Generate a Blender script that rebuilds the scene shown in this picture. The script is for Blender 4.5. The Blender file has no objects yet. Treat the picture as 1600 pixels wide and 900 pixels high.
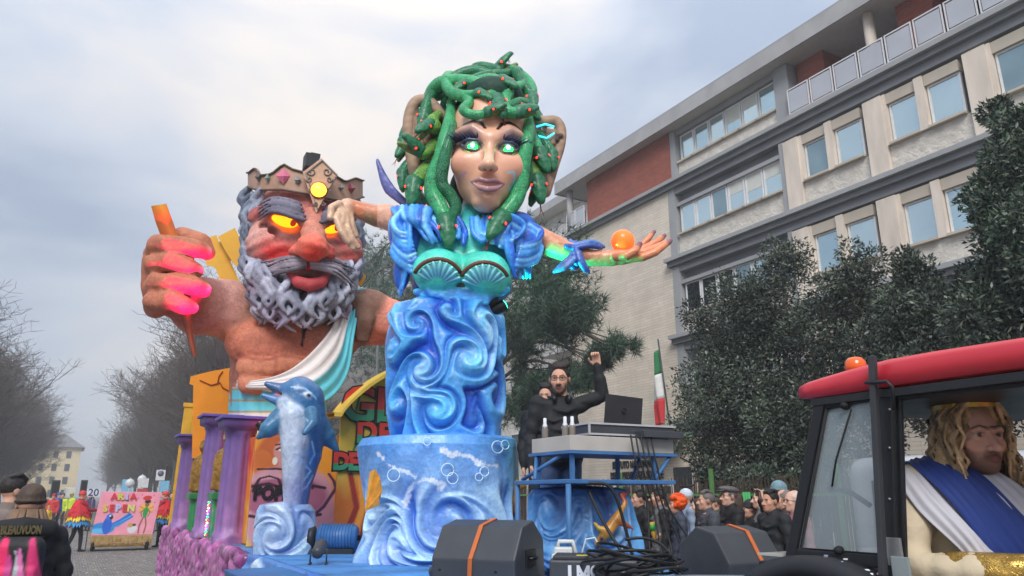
import bpy, bmesh, math, random
import numpy as np
from mathutils import Vector, Matrix
# ------------------------------------------------------------------ camera, world, sun, exposure
scene = bpy.context.scene
COL = scene.collection
FPX, PITCH, YAW, CAMZ = 1155.0, math.radians(15.72), math.radians(30.1), 1.6
cam_data = bpy.data.cameras.new('camera')
cam_data.sensor_width = 36.0
cam_data.lens = 36.0 * FPX / 1600.0
cam_data.clip_start = 0.05
cam_data.clip_end = 4000.0
cam = bpy.data.objects.new('camera', cam_data)
cam.location = (0, 0, CAMZ)
cam.rotation_euler = (math.pi / 2 + PITCH, 0, -YAW)
COL.objects.link(cam)
scene.camera = cam
SUN_EL, SUN_AZ = math.radians(42), math.radians(215)
world = bpy.data.worlds.new('World')
scene.world = world
world.use_nodes = True
wt = world.node_tree
for n in list(wt.nodes):
 wt.nodes.remove(n)
def wn(t, **kw):
 n = wt.nodes.new(t)
 for k, v in kw.items():
  setattr(n, k, v)
 return n
w_out = wn('ShaderNodeOutputWorld')
w_sky = wn('ShaderNodeTexSky', sky_type='NISHITA', sun_disc=False, sun_elevation=SUN_EL, sun_rotation=SUN_AZ)
w_b1 = wn('ShaderNodeBackground'); w_b1.inputs[1].default_value = 0.10
wt.links.new(w_sky.outputs[0], w_b1.inputs[0])
w_tc = wn('ShaderNodeTexCoord')
w_map = wn('ShaderNodeMapping'); w_map.inputs['Scale'].default_value = (1.0, 1.0, 2.3)
w_map.inputs['Location'].default_value = (1.62, 0.35, 0.25)
wt.links.new(w_tc.outputs['Generated'], w_map.inputs[0])
w_n1 = wn('ShaderNodeTexNoise'); w_n1.inputs['Scale'].default_value = 1.9; w_n1.inputs['Detail'].default_value = 7
w_n1.inputs['Roughness'].default_value = 0.5; w_n1.inputs['Distortion'].default_value = 0.35
wt.links.new(w_map.outputs[0], w_n1.inputs['Vector'])
w_r1 = wn('ShaderNodeValToRGB')
e = w_r1.color_ramp.elements
e[0].position = 0.36; e[0].color = (0.235, 0.275, 0.35, 1)
e[1].position = 0.66; e[1].color = (0.52, 0.482, 0.45, 1)
m_ = w_r1.color_ramp.elements.new(0.50); m_.color = (0.345, 0.375, 0.43, 1)
wt.links.new(w_n1.outputs['Fac'], w_r1.inputs[0])
w_sep = wn('ShaderNodeSeparateXYZ'); wt.links.new(w_tc.outputs['Generated'], w_sep.inputs[0])
w_lum = wn('ShaderNodeMapRange'); w_lum.inputs['From Min'].default_value = 0.0; w_lum.inputs['From Max'].default_value = 1.0
w_lum.inputs['To Min'].default_value = 0.84; w_lum.inputs['To Max'].default_value = 1.9
w_pw = wn('ShaderNodeMath', operation='POWER'); w_pw.inputs[1].default_value = 1.8
w_mx = wn('ShaderNodeMath', operation='MAXIMUM'); w_mx.inputs[1].default_value = 0.0
wt.links.new(w_sep.outputs['Z'], w_mx.inputs[0]); wt.links.new(w_mx.outputs[0], w_pw.inputs[0]); wt.links.new(w_pw.outputs[0], w_lum.inputs['Value'])
w_b2 = wn('ShaderNodeBackground')
wt.links.new(w_r1.outputs[0], w_b2.inputs[0]); wt.links.new(w_lum.outputs[0], w_b2.inputs[1])
w_mix = wn('ShaderNodeMixShader'); w_mix.inputs[0].default_value = 0.93
wt.links.new(w_b1.outputs[0], w_mix.inputs[1]); wt.links.new(w_b2.outputs[0], w_mix.inputs[2])
wt.links.new(w_mix.outputs[0], w_out.inputs[0])
sun_d = bpy.data.lights.new('sun', 'SUN')
sun_d.energy = 1.5; sun_d.angle = math.radians(28); sun_d.color = (1.0, 0.965, 0.92)
sun = bpy.data.objects.new('sun', sun_d)
COL.objects.link(sun)
sdir = Vector((math.sin(SUN_AZ) * math.cos(SUN_EL), math.cos(SUN_AZ) * math.cos(SUN_EL), math.sin(SUN_EL)))
sun.rotation_euler = (-sdir).to_track_quat('-Z', 'Y').to_euler()
sun.location = sdir * 60
vs = scene.view_settings
vs.view_transform = 'Standard'; vs.look = 'None'; vs.gamma = 1.0; vs.use_curve_mapping = False
vs.exposure = 0.92
scene.cycles.max_bounces = 6
scene.cycles.transparent_max_bounces = 12
scene.cycles.use_denoising = True
scene.cycles.volume_bounces = 0
scene.cycles.caustics_reflective = False
scene.cycles.caustics_refractive = False
# ------------------------------------------------------------------ pixel helpers (a pixel is only a direction)
_R = Vector((math.cos(YAW), -math.sin(YAW), 0)); _F = Vector((math.sin(YAW), math.cos(YAW), 0)); _U = Vector((0, 0, 1))
CAMP = Vector((0, 0, CAMZ))
def ray(px, py):
 u, v = px - 800.0, 450.0 - py
 return _R * u + _F * (FPX * math.cos(PITCH) - v * math.sin(PITCH)) + _U * (FPX * math.sin(PITCH) + v * math.cos(PITCH))
def onx(px, py, x):
 d = ray(px, py); return CAMP + d * (x / d.x)
def ony(px, py, y):
 d = ray(px, py); return CAMP + d * (y / d.y)
def onz(px, py, z):
 d = ray(px, py); return CAMP + d * ((z - CAMZ) / d.z)
def atd(px, py, dist):
 d = ray(px, py); return CAMP + d * (dist / math.hypot(d.x, d.y))
class Frame:
 def __init__(s, x, y, z=0.0, az=None):
  s.az = math.atan2(x, y) if az is None else az
  s.o = Vector((x, y, z))
  s.X = Vector((math.cos(s.az), -math.sin(s.az), 0)); s.Y = Vector((math.sin(s.az), math.cos(s.az), 0))
  s.dist = math.hypot(x, y); s.k = s.dist / 1085.0
  c = CAMP - s.o
  s.c = Vector((c.dot(s.X), c.dot(s.Y), c.z))
 def p(s, px, py, dy=0.0):
  d = ray(px, py); l = Vector((d.dot(s.X), d.dot(s.Y), d.z))
  return s.c + l * ((dy - s.c.y) / l.y)
 def q(s, a):
  return s.p(a[0], a[1], (a[2] if len(a) > 2 else 0.0) * s.k)
 def w(s, v):
  v = Vector(v); return s.o + s.X * v.x + s.Y * v.y + Vector((0, 0, v.z))
# ------------------------------------------------------------------ materials
def lin(c):
 if isinstance(c, str):
  c = c.lstrip('#'); c = tuple(int(c[i:i + 2], 16) for i in (0, 2, 4))
 if max(c) > 1.0:
  c = tuple(v / 255.0 for v in c)
  c = tuple(v / 12.92 if v <= 0.04045 else ((v + 0.055) / 1.055) ** 2.4 for v in c)
 return np.array(c[:3], dtype=np.float32)
MATS = {}
def mat(name, color=None, rough=0.6, metal=0.0, spec=0.5, var=0.12, vscale=6.0, bump=0.0, bscale=30.0, emit=None, estr=0.0,
  coat=0.0, attr=None, alpha=None, trans=0.0, ior=1.45, sheen=0.0, spot=None, detail=4.0, bump2=0.0, bscale2=6.0, flat=False, stretch=None, subs=0.0, mottle=0.0):
 if name in MATS:
  return MATS[name]
 m = bpy.data.materials.new(name); m.use_nodes = True
 nt = m.node_tree; b = nt.nodes['Principled BSDF']
 tc = nt.nodes.new('ShaderNodeTexCoord')
 vec = tc.outputs['Object']
 if stretch:
  mp = nt.nodes.new('ShaderNodeMapping'); mp.inputs['Scale'].default_value = stretch
  nt.links.new(vec, mp.inputs[0]); vec = mp.outputs[0]
 if attr:
  at = nt.nodes.new('ShaderNodeAttribute'); at.attribute_name = attr; base = at.outputs['Color']
 else:
  rgb = nt.nodes.new('ShaderNodeRGB'); rgb.outputs[0].default_value = (*[float(v) for v in lin(color)], 1); base = rgb.outputs[0]
 if var > 0:
  nz = nt.nodes.new('ShaderNodeTexNoise'); nz.inputs['Scale'].default_value = vscale; nz.inputs['Detail'].default_value = detail
  nt.links.new(vec, nz.inputs['Vector'])
  mr = nt.nodes.new('ShaderNodeMapRange'); mr.inputs['From Min'].default_value = 0.25; mr.inputs['From Max'].default_value = 0.75
  mr.inputs['To Min'].default_value = 1 - var; mr.inputs['To Max'].default_value = 1 + var
  nt.links.new(nz.outputs['Fac'], mr.inputs['Value'])
  mx = nt.nodes.new('ShaderNodeVectorMath'); mx.operation = 'MULTIPLY'
  nt.links.new(base, mx.inputs[0]); nt.links.new(mr.outputs[0], mx.inputs[1]); base = mx.outputs[0]
  rr = nt.nodes.new('ShaderNodeMapRange'); rr.inputs['To Min'].default_value = max(0.02, rough - 0.08); rr.inputs['To Max'].default_value = min(1, rough + 0.1)
  nt.links.new(nz.outputs['Fac'], rr.inputs['Value']); nt.links.new(rr.outputs[0], b.inputs['Roughness'])
 if mottle:
  n4 = nt.nodes.new('ShaderNodeTexNoise'); n4.inputs['Scale'].default_value = 9.0; n4.inputs['Detail'].default_value = 6; n4.inputs['Distortion'].default_value = 2.4; n4.inputs['Roughness'].default_value = 0.65
  nt.links.new(vec, n4.inputs['Vector']); rp = nt.nodes.new('ShaderNodeValToRGB'); ee = rp.color_ramp.elements
  ee[0].position = 0.30; ee[0].color = (1 - mottle, 1 - mottle * 1.1, 1 - mottle * 0.8, 1); ee[1].position = 0.72; ee[1].color = (1 + mottle * 0.9, 1 + mottle * 0.9, 1 + mottle, 1)
  nt.links.new(n4.outputs['Fac'], rp.inputs[0]); m4 = nt.nodes.new('ShaderNodeVectorMath'); m4.operation = 'MULTIPLY'
  nt.links.new(base, m4.inputs[0]); nt.links.new(rp.outputs[0], m4.inputs[1]); base = m4.outputs[0]
 b.inputs['Roughness'].default_value = rough
 nt.links.new(base, b.inputs['Base Color'])
 b.inputs['Metallic'].default_value = metal
 b.inputs['Specular IOR Level'].default_value = spec
 b.inputs['Coat Weight'].default_value = coat
 b.inputs['Coat Roughness'].default_value = 0.15
 b.inputs['Sheen Weight'].default_value = sheen
 b.inputs['IOR'].default_value = ior
 if subs:
  b.inputs['Subsurface Weight'].default_value = subs; b.inputs['Subsurface Radius'].default_value = (0.02, 0.008, 0.004)
 if trans:
  b.inputs['Transmission Weight'].default_value = trans
 if alpha is not None:
  b.inputs['Alpha'].default_value = alpha
 if emit is not None:
  b.inputs['Emission Color'].default_value = (*[float(v) for v in lin(emit)], 1); b.inputs['Emission Strength'].default_value = estr
 nrm = None
 if bump2 > 0:
  n2 = nt.nodes.new('ShaderNodeTexNoise'); n2.inputs['Scale'].default_value = bscale2; n2.inputs['Detail'].default_value = 3
  nt.links.new(vec, n2.inputs['Vector'])
  b2 = nt.nodes.new('ShaderNodeBump'); b2.inputs['Strength'].default_value = bump2; b2.inputs['Distance'].default_value = 0.05
  nt.links.new(n2.outputs['Fac'], b2.inputs['Height']); nrm = b2.outputs[0]
 if bump > 0:
  n3 = nt.nodes.new('ShaderNodeTexNoise'); n3.inputs['Scale'].default_value = bscale; n3.inputs['Detail'].default_value = 5
  nt.links.new(vec, n3.inputs['Vector'])
  b3 = nt.nodes.new('ShaderNodeBump'); b3.inputs['Strength'].default_value = bump; b3.inputs['Distance'].default_value = 0.02
  nt.links.new(n3.outputs['Fac'], b3.inputs['Height'])
  if nrm is not None:
   nt.links.new(nrm, b3.inputs['Normal'])
  nrm = b3.outputs[0]
 if nrm is not None:
  nt.links.new(nrm, b.inputs['Normal'])
 MATS[name] = m
 return m
def scaly(name, c1, c2, scale=28.0, rough=0.4):
 if name in MATS:
  return MATS[name]
 m = mat(name, c1, rough=rough, var=0.5, vscale=13)
 nt = m.node_tree; b = nt.nodes['Principled BSDF']
 tc = nt.nodes.new('ShaderNodeTexCoord')
 vo = nt.nodes.new('ShaderNodeTexVoronoi'); vo.feature = 'DISTANCE_TO_EDGE'; vo.inputs['Scale'].default_value = scale
 nt.links.new(tc.outputs['Object'], vo.inputs['Vector'])
 rp = nt.nodes.new('ShaderNodeMapRange'); rp.inputs['From Max'].default_value = 0.10; rp.inputs['To Min'].default_value = 1.0; rp.inputs['To Max'].default_value = 0.0
 nt.links.new(vo.outputs['Distance'], rp.inputs['Value'])
 nz = nt.nodes.new('ShaderNodeTexNoise'); nz.inputs['Scale'].default_value = 4.0
 nt.links.new(tc.outputs['Object'], nz.inputs['Vector'])
 mu = nt.nodes.new('ShaderNodeMath'); mu.operation = 'MULTIPLY'
 nt.links.new(rp.outputs[0], mu.inputs[0]); nt.links.new(nz.outputs['Fac'], mu.inputs[1])
 old = b.inputs['Base Color'].links[0].from_socket
 mx = nt.nodes.new('ShaderNodeMix'); mx.data_type = 'RGBA'
 nt.links.new(mu.outputs[0], mx.inputs[0]); nt.links.new(old, mx.inputs[6])
 mx.inputs[7].default_value = (*[float(v) for v in lin(c2)], 1)
 nt.links.new(mx.outputs[2], b.inputs['Base Color'])
 bp = nt.nodes.new('ShaderNodeBump'); bp.inputs['Strength'].default_value = 0.4; bp.inputs['Distance'].default_value = 0.02
 nt.links.new(rp.outputs[0], bp.inputs['Height']); bp.invert = True
 nt.links.new(bp.outputs[0], b.inputs['Normal'])
 return m
# ------------------------------------------------------------------ objects
def tag(o, label=None, cat=None, group=None, kind=None):
 if label: o['label'] = label
 if cat: o['category'] = cat
 if group: o['group'] = group
 if kind: o['kind'] = kind
 return o
def thing(name, label, cat, loc=(0, 0, 0), rz=0.0, group=None):
 o = bpy.data.objects.new(name, None); COL.objects.link(o)
 o.location = loc; o.rotation_euler = (0, 0, rz); o.empty_display_size = 0.2; o['kind'] = 'thing'
 return tag(o, label, cat, group)
def frame_thing(name, label, cat, fr, group=None):
 return thing(name, label, cat, fr.o, -fr.az, group)
def link(name, me, m=None, parent=None, loc=None, rot=None, scale=None):
 o = bpy.data.objects.new(name, me); COL.objects.link(o)
 if m is not None and len(me.materials) == 0:
  for mm in (m if isinstance(m, (list, tuple)) else [m]):
   me.materials.append(mm)
 if parent is not None: o.parent = parent
 if loc is not None: o.location = loc
 if rot is not None: o.rotation_euler = rot
 if scale is not None: o.scale = scale if hasattr(scale, '__len__') else (scale,) * 3
 return o
def copy_tree(o, parent=None):
 c = o.copy(); COL.objects.link(c); c.parent = parent
 for ch in o.children: copy_tree(ch, c)
 return c
def npmesh(name, verts, faces, smooth=True, cols=None):
 me = bpy.data.meshes.new(name)
 v = np.asarray(verts, dtype=np.float32).reshape(-1, 3)
 if isinstance(faces, np.ndarray):
  n, k = faces.shape
  me.vertices.add(len(v)); me.vertices.foreach_set('co', v.ravel())
  me.loops.add(n * k); me.loops.foreach_set('vertex_index', faces.astype(np.int32).ravel())
  me.polygons.add(n)
  me.polygons.foreach_set('loop_start', np.arange(0, n * k, k, dtype=np.int32))
  me.update(calc_edges=True)
 else:
  me.from_pydata([tuple(map(float, p)) for p in v], [], [tuple(int(i) for i in f) for f in faces]); me.update()
 if smooth and len(me.polygons):
  me.polygons.foreach_set('use_smooth', np.ones(len(me.polygons), dtype=bool))
 if cols is not None:
  a = me.attributes.new('Col', 'FLOAT_COLOR', 'POINT')
  c4 = np.ones((len(v), 4), dtype=np.float32); c4[:, :3] = cols
  a.data.foreach_set('color', c4.ravel())
 return me
class MB:
 def __init__(s): s.v = []; s.f = []; s.sm = []
 def add(s, vs, fs, smooth=False):
  b = len(s.v); s.v += [tuple(p) for p in vs]; s.f += [[i + b for i in f] for f in fs]; s.sm += [smooth] * len(fs); return s
 def box(s, c, h, rot=None, bev=0.0):
  c = Vector(c); M = rot if rot is not None else Matrix.Identity(3)
  if bev <= 0:
   vs = [c + M @ Vector((sx * h[0], sy * h[1], sz * h[2])) for sz in (-1, 1) for sy in (-1, 1) for sx in (-1, 1)]
   return s.add(vs, [(0, 2, 3, 1), (4, 5, 7, 6), (0, 1, 5, 4), (2, 6, 7, 3), (0, 4, 6, 2), (1, 3, 7, 5)])
  bm = bmesh.new(); bmesh.ops.create_cube(bm, size=2.0)
  for v in bm.verts: v.co = Vector((v.co.x * h[0], v.co.y * h[1], v.co.z * h[2]))
  bmesh.ops.bevel(bm, geom=bm.edges[:], offset=bev, segments=2, profile=0.6, affect='EDGES')
  bm.verts.index_update()
  vs = [c + M @ v.co for v in bm.verts]; fs = [[v.index for v in f.verts] for f in bm.faces]; bm.free()
  return s.add(vs, fs)
 def lohi(s, lo, hi, bev=0.0):
  lo, hi = Vector(lo), Vector(hi); return s.box((lo + hi) / 2, (hi - lo) / 2, None, bev)
 def bar(s, a, b, w, h=None, up=(0, 0, 1), bev=0.0):
  a, b = Vector(a), Vector(b); d = (b - a); L = d.length; d = d / L; h = w if h is None else h
  up = Vector(up)
  if abs(d.dot(up)) > 0.98: up = Vector((1, 0, 0))
  x = d.cross(up).normalized(); z = x.cross(d)
  return s.box((a + b) / 2, (w / 2, L / 2, h / 2), Matrix((x, d, z)).transposed(), bev)
 def tube(s, pts, r, n=8, cap=True, smooth=True):
  pts = [Vector(p) for p in pts]; rs = r if hasattr(r, '__len__') else [r] * len(pts)
  vs = []; t0 = None; up = None
  for i, p in enumerate(pts):
   t = (pts[min(i + 1, len(pts) - 1)] - pts[max(i - 1, 0)]).normalized()
   if up is None:
    up = Vector((0, 0, 1)) if abs(t.z) < 0.9 else Vector((1, 0, 0))
    up = (up - t * up.dot(t)).normalized()
   else:
    up = (up - t * up.dot(t))
    up = up.normalized() if up.length > 1e-6 else t.orthogonal().normalized()
   x = t.cross(up)
   for k in range(n):
    a = 2 * math.pi * k / n
    vs.append(p + (x * math.cos(a) + up * math.sin(a)) * rs[i])
  fs = [(i * n + k, i * n + (k + 1) % n, (i + 1) * n + (k + 1) % n, (i + 1) * n + k) for i in range(len(pts) - 1) for k in range(n)]
  if cap:
   fs += [tuple(range(n - 1, -1, -1)), tuple((len(pts) - 1) * n + k for k in range(n))]
  return s.add(vs, fs, smooth)
 def lathe(s, prof, c=(0, 0, 0), n=16, smooth=True, sx=1.0, sy=1.0, M=None):
  c = Vector(c); vs = []
  for r, z in prof:
   for k in range(n):
    a = 2 * math.pi * k / n; v = Vector((r * math.cos(a) * sx, r * math.sin(a) * sy, z))
    vs.append(c + (M @ v if M is not None else v))
  L = len(prof)
  fs = [(i * n + k, i * n + (k + 1) % n, (i + 1) * n + (k + 1) % n, (i + 1) * n + k) for i in range(L - 1) for k in range(n)]
  fs += [tuple(range(n - 1, -1, -1)), tuple((L - 1) * n + k for k in range(n))]
  return s.add(vs, fs, smooth)
 def prism(s, poly, y0, y1, f=None):
  n = len(poly); f = f or (lambda x, y, z: Vector((x, y, z)))
  vs = [f(p[0], y0, p[1]) for p in poly] + [f(p[0], y1, p[1]) for p in poly]
  return s.add(vs, [tuple(range(n)), tuple(range(2 * n - 1, n - 1, -1))] + [(i, i + n, (i + 1) % n + n, (i + 1) % n) for i in range(n)])
 def ball(s, c, r, n=12, m=8):
  r = r if hasattr(r, '__len__') else (r, r, r); c = Vector(c)
  prof = [(math.sin(math.pi * i / m), -math.cos(math.pi * i / m)) for i in range(m + 1)]
  prof[0] = (0.02, -1); prof[-1] = (0.02, 1)
  return s.lathe(prof, c, n, True, M=Matrix.Diagonal(r))
 def mesh(s, name='mesh'):
  me = npmesh(name, s.v, s.f, smooth=False)
  if any(s.sm): me.polygons.foreach_set('use_smooth', np.array(s.sm, dtype=bool))
  return me
 def build(s, name, m, parent=None, loc=None, rot=None):
  return link(name, s.mesh(name), m, parent, loc, rot)
def fix_normals(me):
 bm = bmesh.new(); bm.from_mesh(me); bmesh.ops.recalc_face_normals(bm, faces=bm.faces); bm.to_mesh(me); bm.free(); return me
def spline(pts, n=8):
 P = [Vector(p) for p in pts]
 if len(P) < 3:
  return [P[0].lerp(P[-1], i / n) for i in range(n + 1)]
 out = []
 for i in range(len(P) - 1):
  p0, p1, p2, p3 = P[max(i - 1, 0)], P[i], P[i + 1], P[min(i + 2, len(P) - 1)]
  for j in range(n):
   t = j / n
   out.append(0.5 * ((2 * p1) + (p2 - p0) * t + (2 * p0 - 5 * p1 + 4 * p2 - p3) * t * t + (3 * p1 - p0 - 3 * p2 + p3) * t ** 3))
 out.append(P[-1]); return out
def text_mesh(txt, size, depth=0.004, bold=0.0, align='CENTER'):
 cu = bpy.data.curves.new('lettering', 'FONT'); cu.body = txt; cu.size = size; cu.extrude = depth; cu.offset = bold
 cu.align_x = align; cu.align_y = 'CENTER'; cu.resolution_u = 3
 o = bpy.data.objects.new('lettering', cu); COL.objects.link(o)
 dg = bpy.context.evaluated_depsgraph_get(); dg.update()
 me = bpy.data.meshes.new_from_object(o.evaluated_get(dg))
 bpy.data.objects.remove(o); bpy.data.curves.remove(cu)
 return me
# ------------------------------------------------------------------ sculpting: smooth unions on a grid, meshed by surface nets
class Field:
 def __init__(s, lo, hi, res):
  s.lo = np.array(lo, dtype=np.float32) - 3 * res; s.res = res
  s.n = np.maximum(4, np.ceil((np.array(hi) + 3 * res - s.lo) / res).astype(int) + 1)
  s.ax = [s.lo[i] + res * np.arange(s.n[i], dtype=np.float32) for i in range(3)]
  s.d = np.full(s.n, 1.0, dtype=np.float32); s.c = np.zeros((*s.n, 3), dtype=np.float32)
 def _sl(s, lo, hi, m):
  a = np.clip(np.floor((np.array(lo) - m - s.lo) / s.res).astype(int), 0, s.n - 1)
  b = np.clip(np.ceil((np.array(hi) + m - s.lo) / s.res).astype(int) + 1, 1, s.n)
  if np.any(b - a < 1): return None
  return tuple(slice(a[i], b[i]) for i in range(3))
 def _g(s, sl):
  return s.ax[0][sl[0]][:, None, None], s.ax[1][sl[1]][None, :, None], s.ax[2][sl[2]][None, None, :]
 def put(s, sl, d2, col, k):
  d1 = s.d[sl]
  if k <= 0: k = 1e-5
  h = np.clip(0.5 + 0.5 * (d1 - d2) / k, 0, 1)
  s.d[sl] = d1 * (1 - h) + d2 * h - k * h * (1 - h)
  if col is not None:
   hh = np.clip((h - 0.5) * 2.2 + 0.5, 0, 1)[..., None]
   s.c[sl] = s.c[sl] * (1 - hh) + lin(col) * hh
 def cut(s, sl, d2, k, col=None):
  d1 = s.d[sl]; nd = -d2
  if k <= 0: k = 1e-5
  h = np.clip(0.5 + 0.5 * (nd - d1) / k, 0, 1)
  s.d[sl] = d1 * (1 - h) + nd * h + k * h * (1 - h)
  if col is not None:
   hh = np.clip((h - 0.35) * 2.5, 0, 1)[..., None]
   s.c[sl] = s.c[sl] * (1 - hh) + lin(col) * hh
 def cone(s, a, b, ra, rb, col, k=0.0, sub=False):
  a = np.array(a, dtype=np.float32); b = np.array(b, dtype=np.float32); R = max(ra, rb)
  sl = s._sl(np.minimum(a, b) - R, np.maximum(a, b) + R, k + 3 * s.res)
  if sl is None: return s
  x, y, z = s._g(sl); ba = b - a; L2 = float(ba @ ba) + 1e-9
  px, py, pz = x - a[0], y - a[1], z - a[2]
  t = np.clip((px * ba[0] + py * ba[1] + pz * ba[2]) / L2, 0, 1)
  d = np.sqrt((px - t * ba[0]) ** 2 + (py - t * ba[1]) ** 2 + (pz - t * ba[2]) ** 2) - (ra + (rb - ra) * t)
  (s.cut(sl, d, k, col) if sub else s.put(sl, d, col, k)); return s
 def tube(s, pts, rs, col, k=0.0, sub=False):
  pts = [np.array(p, dtype=np.float32) for p in pts]
  rs = rs if hasattr(rs, '__len__') else [rs] * len(pts)
  R = max(rs); lo = np.min(pts, axis=0) - R; hi = np.max(pts, axis=0) + R
  sl = s._sl(lo, hi, k + 3 * s.res)
  if sl is None: return s
  x, y, z = s._g(sl); D = None
  for i in range(len(pts) - 1):
   a, ba = pts[i], pts[i + 1] - pts[i]; L2 = float(ba @ ba) + 1e-9
   px, py, pz = x - a[0], y - a[1], z - a[2]
   t = np.clip((px * ba[0] + py * ba[1] + pz * ba[2]) / L2, 0, 1)
   d = np.sqrt((px - t * ba[0]) ** 2 + (py - t * ba[1]) ** 2 + (pz - t * ba[2]) ** 2) - (rs[i] + (rs[i + 1] - rs[i]) * t)
   D = d if D is None else np.minimum(D, d)
  (s.cut(sl, D, k, col) if sub else s.put(sl, D, col, k)); return s
 def ell(s, c, r, col, k=0.0, rot=None, sub=False):
  c = np.array(c, dtype=np.float32); r = np.array(r if hasattr(r, '__len__') else (r, r, r), dtype=np.float32); R = float(r.max())
  ext = r if rot is None else np.array([R, R, R])
  sl = s._sl(c - ext, c + ext, k + 3 * s.res)
  if sl is None: return s
  x, y, z = s._g(sl); x, y, z = x - c[0], y - c[1], z - c[2]
  if rot is not None:
   M = np.array(rot.transposed(), dtype=np.float32)
   x, y, z = (M[0, 0] * x + M[0, 1] * y + M[0, 2] * z, M[1, 0] * x + M[1, 1] * y + M[1, 2] * z, M[2, 0] * x + M[2, 1] * y + M[2, 2] * z)
  k0 = np.sqrt((x / r[0]) ** 2 + (y / r[1]) ** 2 + (z / r[2]) ** 2)
  k1 = np.sqrt((x / r[0] ** 2) ** 2 + (y / r[1] ** 2) ** 2 + (z / r[2] ** 2) ** 2) + 1e-6
  d = np.where(k0 < 0.05, -float(r.min()), k0 * (k0 - 1) / k1).astype(np.float32)
  (s.cut(sl, d, k, col) if sub else s.put(sl, d, col, k)); return s
 def box(s, c, h, rnd, col, k=0.0, rot=None, sub=False):
  c = np.array(c, dtype=np.float32); h = np.array(h, dtype=np.float32); R = float(np.linalg.norm(h))
  ext = h if rot is None else np.array([R, R, R])
  sl = s._sl(c - ext, c + ext, k + 3 * s.res)
  if sl is None: return s
  x, y, z = s._g(sl); x, y, z = x - c[0], y - c[1], z - c[2]
  if rot is not None:
   M = np.array(rot.transposed(), dtype=np.float32)
   x, y, z = (M[0, 0] * x + M[0, 1] * y + M[0, 2] * z, M[1, 0] * x + M[1, 1] * y + M[1, 2] * z, M[2, 0] * x + M[2, 1] * y + M[2, 2] * z)
  qx, qy, qz = np.abs(x) - h[0] + rnd, np.abs(y) - h[1] + rnd, np.abs(z) - h[2] + rnd
  d = np.sqrt(np.maximum(qx, 0) ** 2 + np.maximum(qy, 0) ** 2 + np.maximum(qz, 0) ** 2) + np.minimum(np.maximum(qx, np.maximum(qy, qz)), 0) - rnd
  (s.cut(sl, d, k, col) if sub else s.put(sl, d, col, k)); return s
 def half(s, p, n, k=0.0):
  p = np.array(p); n = np.array(n, dtype=np.float32); n = n / np.linalg.norm(n)
  sl = (slice(None),) * 3; x, y, z = s._g(sl)
  d = -((x - p[0]) * n[0] + (y - p[1]) * n[1] + (z - p[2]) * n[2]); s.cut(sl, d.astype(np.float32), k); return s
 def disp(s, fn):
  x, y, z = s._g((slice(None),) * 3); s.d = s.d + fn(x, y, z).astype(np.float32); return s
 def net(s):
  d = s.d.copy()
  for i in range(3):
   ix = [slice(None)] * 3; ix[i] = 0; d[tuple(ix)] = 1; ix[i] = -1; d[tuple(ix)] = 1
  ins = d < 0; n = s.n
  cor = [(i, j, k) for i in (0, 1) for j in (0, 1) for k in (0, 1)]
  cnt = sum(ins[i:n[0] - 1 + i, j:n[1] - 1 + j, k:n[2] - 1 + k].astype(np.int8) for i, j, k in cor)
  act = (cnt > 0) & (cnt < 8); idx = np.argwhere(act)
  if len(idx) == 0: return np.zeros((0, 3)), np.zeros((0, 4), int), np.zeros((0, 3))
  vid = np.full(act.shape, -1, dtype=np.int64); vid[act] = np.arange(len(idx))
  val = {c: d[idx[:, 0] + c[0], idx[:, 1] + c[1], idx[:, 2] + c[2]] for c in cor}
  acc = np.zeros((len(idx), 3), dtype=np.float32); num = np.zeros(len(idx), dtype=np.float32)
  for c in cor:
   for a in range(3):
    if c[a] == 0:
     c2 = list(c); c2[a] = 1; c2 = tuple(c2); va, vb = val[c], val[c2]
     m = (va < 0) != (vb < 0); t = np.where(m, va / np.where(m, va - vb, 1), 0)
     p = np.zeros((len(idx), 3), dtype=np.float32) + np.array(c, dtype=np.float32); p[:, a] = t
     acc += p * m[:, None]; num += m
  V = s.lo + (idx + acc / num[:, None]) * s.res
  w = sum(1 / (np.abs(val[c]) + 0.2 * s.res) for c in cor)
  C = sum(s.c[idx[:, 0] + c[0], idx[:, 1] + c[1], idx[:, 2] + c[2]] * (1 / (np.abs(val[c]) + 0.2 * s.res))[:, None] for c in cor) / w[:, None]
  Fs = []
  for a in range(3):
   b, c = (a + 1) % 3, (a + 2) % 3
   sa = [slice(None)] * 3; sb = [slice(None)] * 3; sa[a] = slice(0, -1); sb[a] = slice(1, None)
   ia, ib = ins[tuple(sa)], ins[tuple(sb)]
   e = np.argwhere(ia != ib); e = e[(e[:, b] > 0) & (e[:, c] > 0) & (e[:, b] < n[b] - 1) & (e[:, c] < n[c] - 1)]
   if len(e) == 0: continue
   flip = ia[e[:, 0], e[:, 1], e[:, 2]]
   q = []
   for ob, oc in ((-1, -1), (0, -1), (0, 0), (-1, 0)):
    g = e.copy(); g[:, b] += ob; g[:, c] += oc; q.append(vid[g[:, 0], g[:, 1], g[:, 2]])
   Q = np.stack(q, axis=1); Q[~flip] = Q[~flip][:, ::-1]; Fs.append(Q)
  return V, np.concatenate(Fs), C
 def mesh(s, name, paint=None):
  V, Fa, C = s.net()
  if paint is not None: C = paint(V, C)
  return npmesh(name, V, Fa, True, np.clip(C, 0, 1))
def field_for(lo, hi, res): return Field(lo, hi, res)
def merge_nets(name, nets):
 vs, fs, cs, b = [], [], [], 0
 for V, Fa, C in nets:
  vs.append(V); fs.append(Fa + b); cs.append(C); b += len(V)
 return npmesh(name, np.concatenate(vs), np.concatenate(fs), True, np.clip(np.concatenate(cs), 0, 1))
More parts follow.
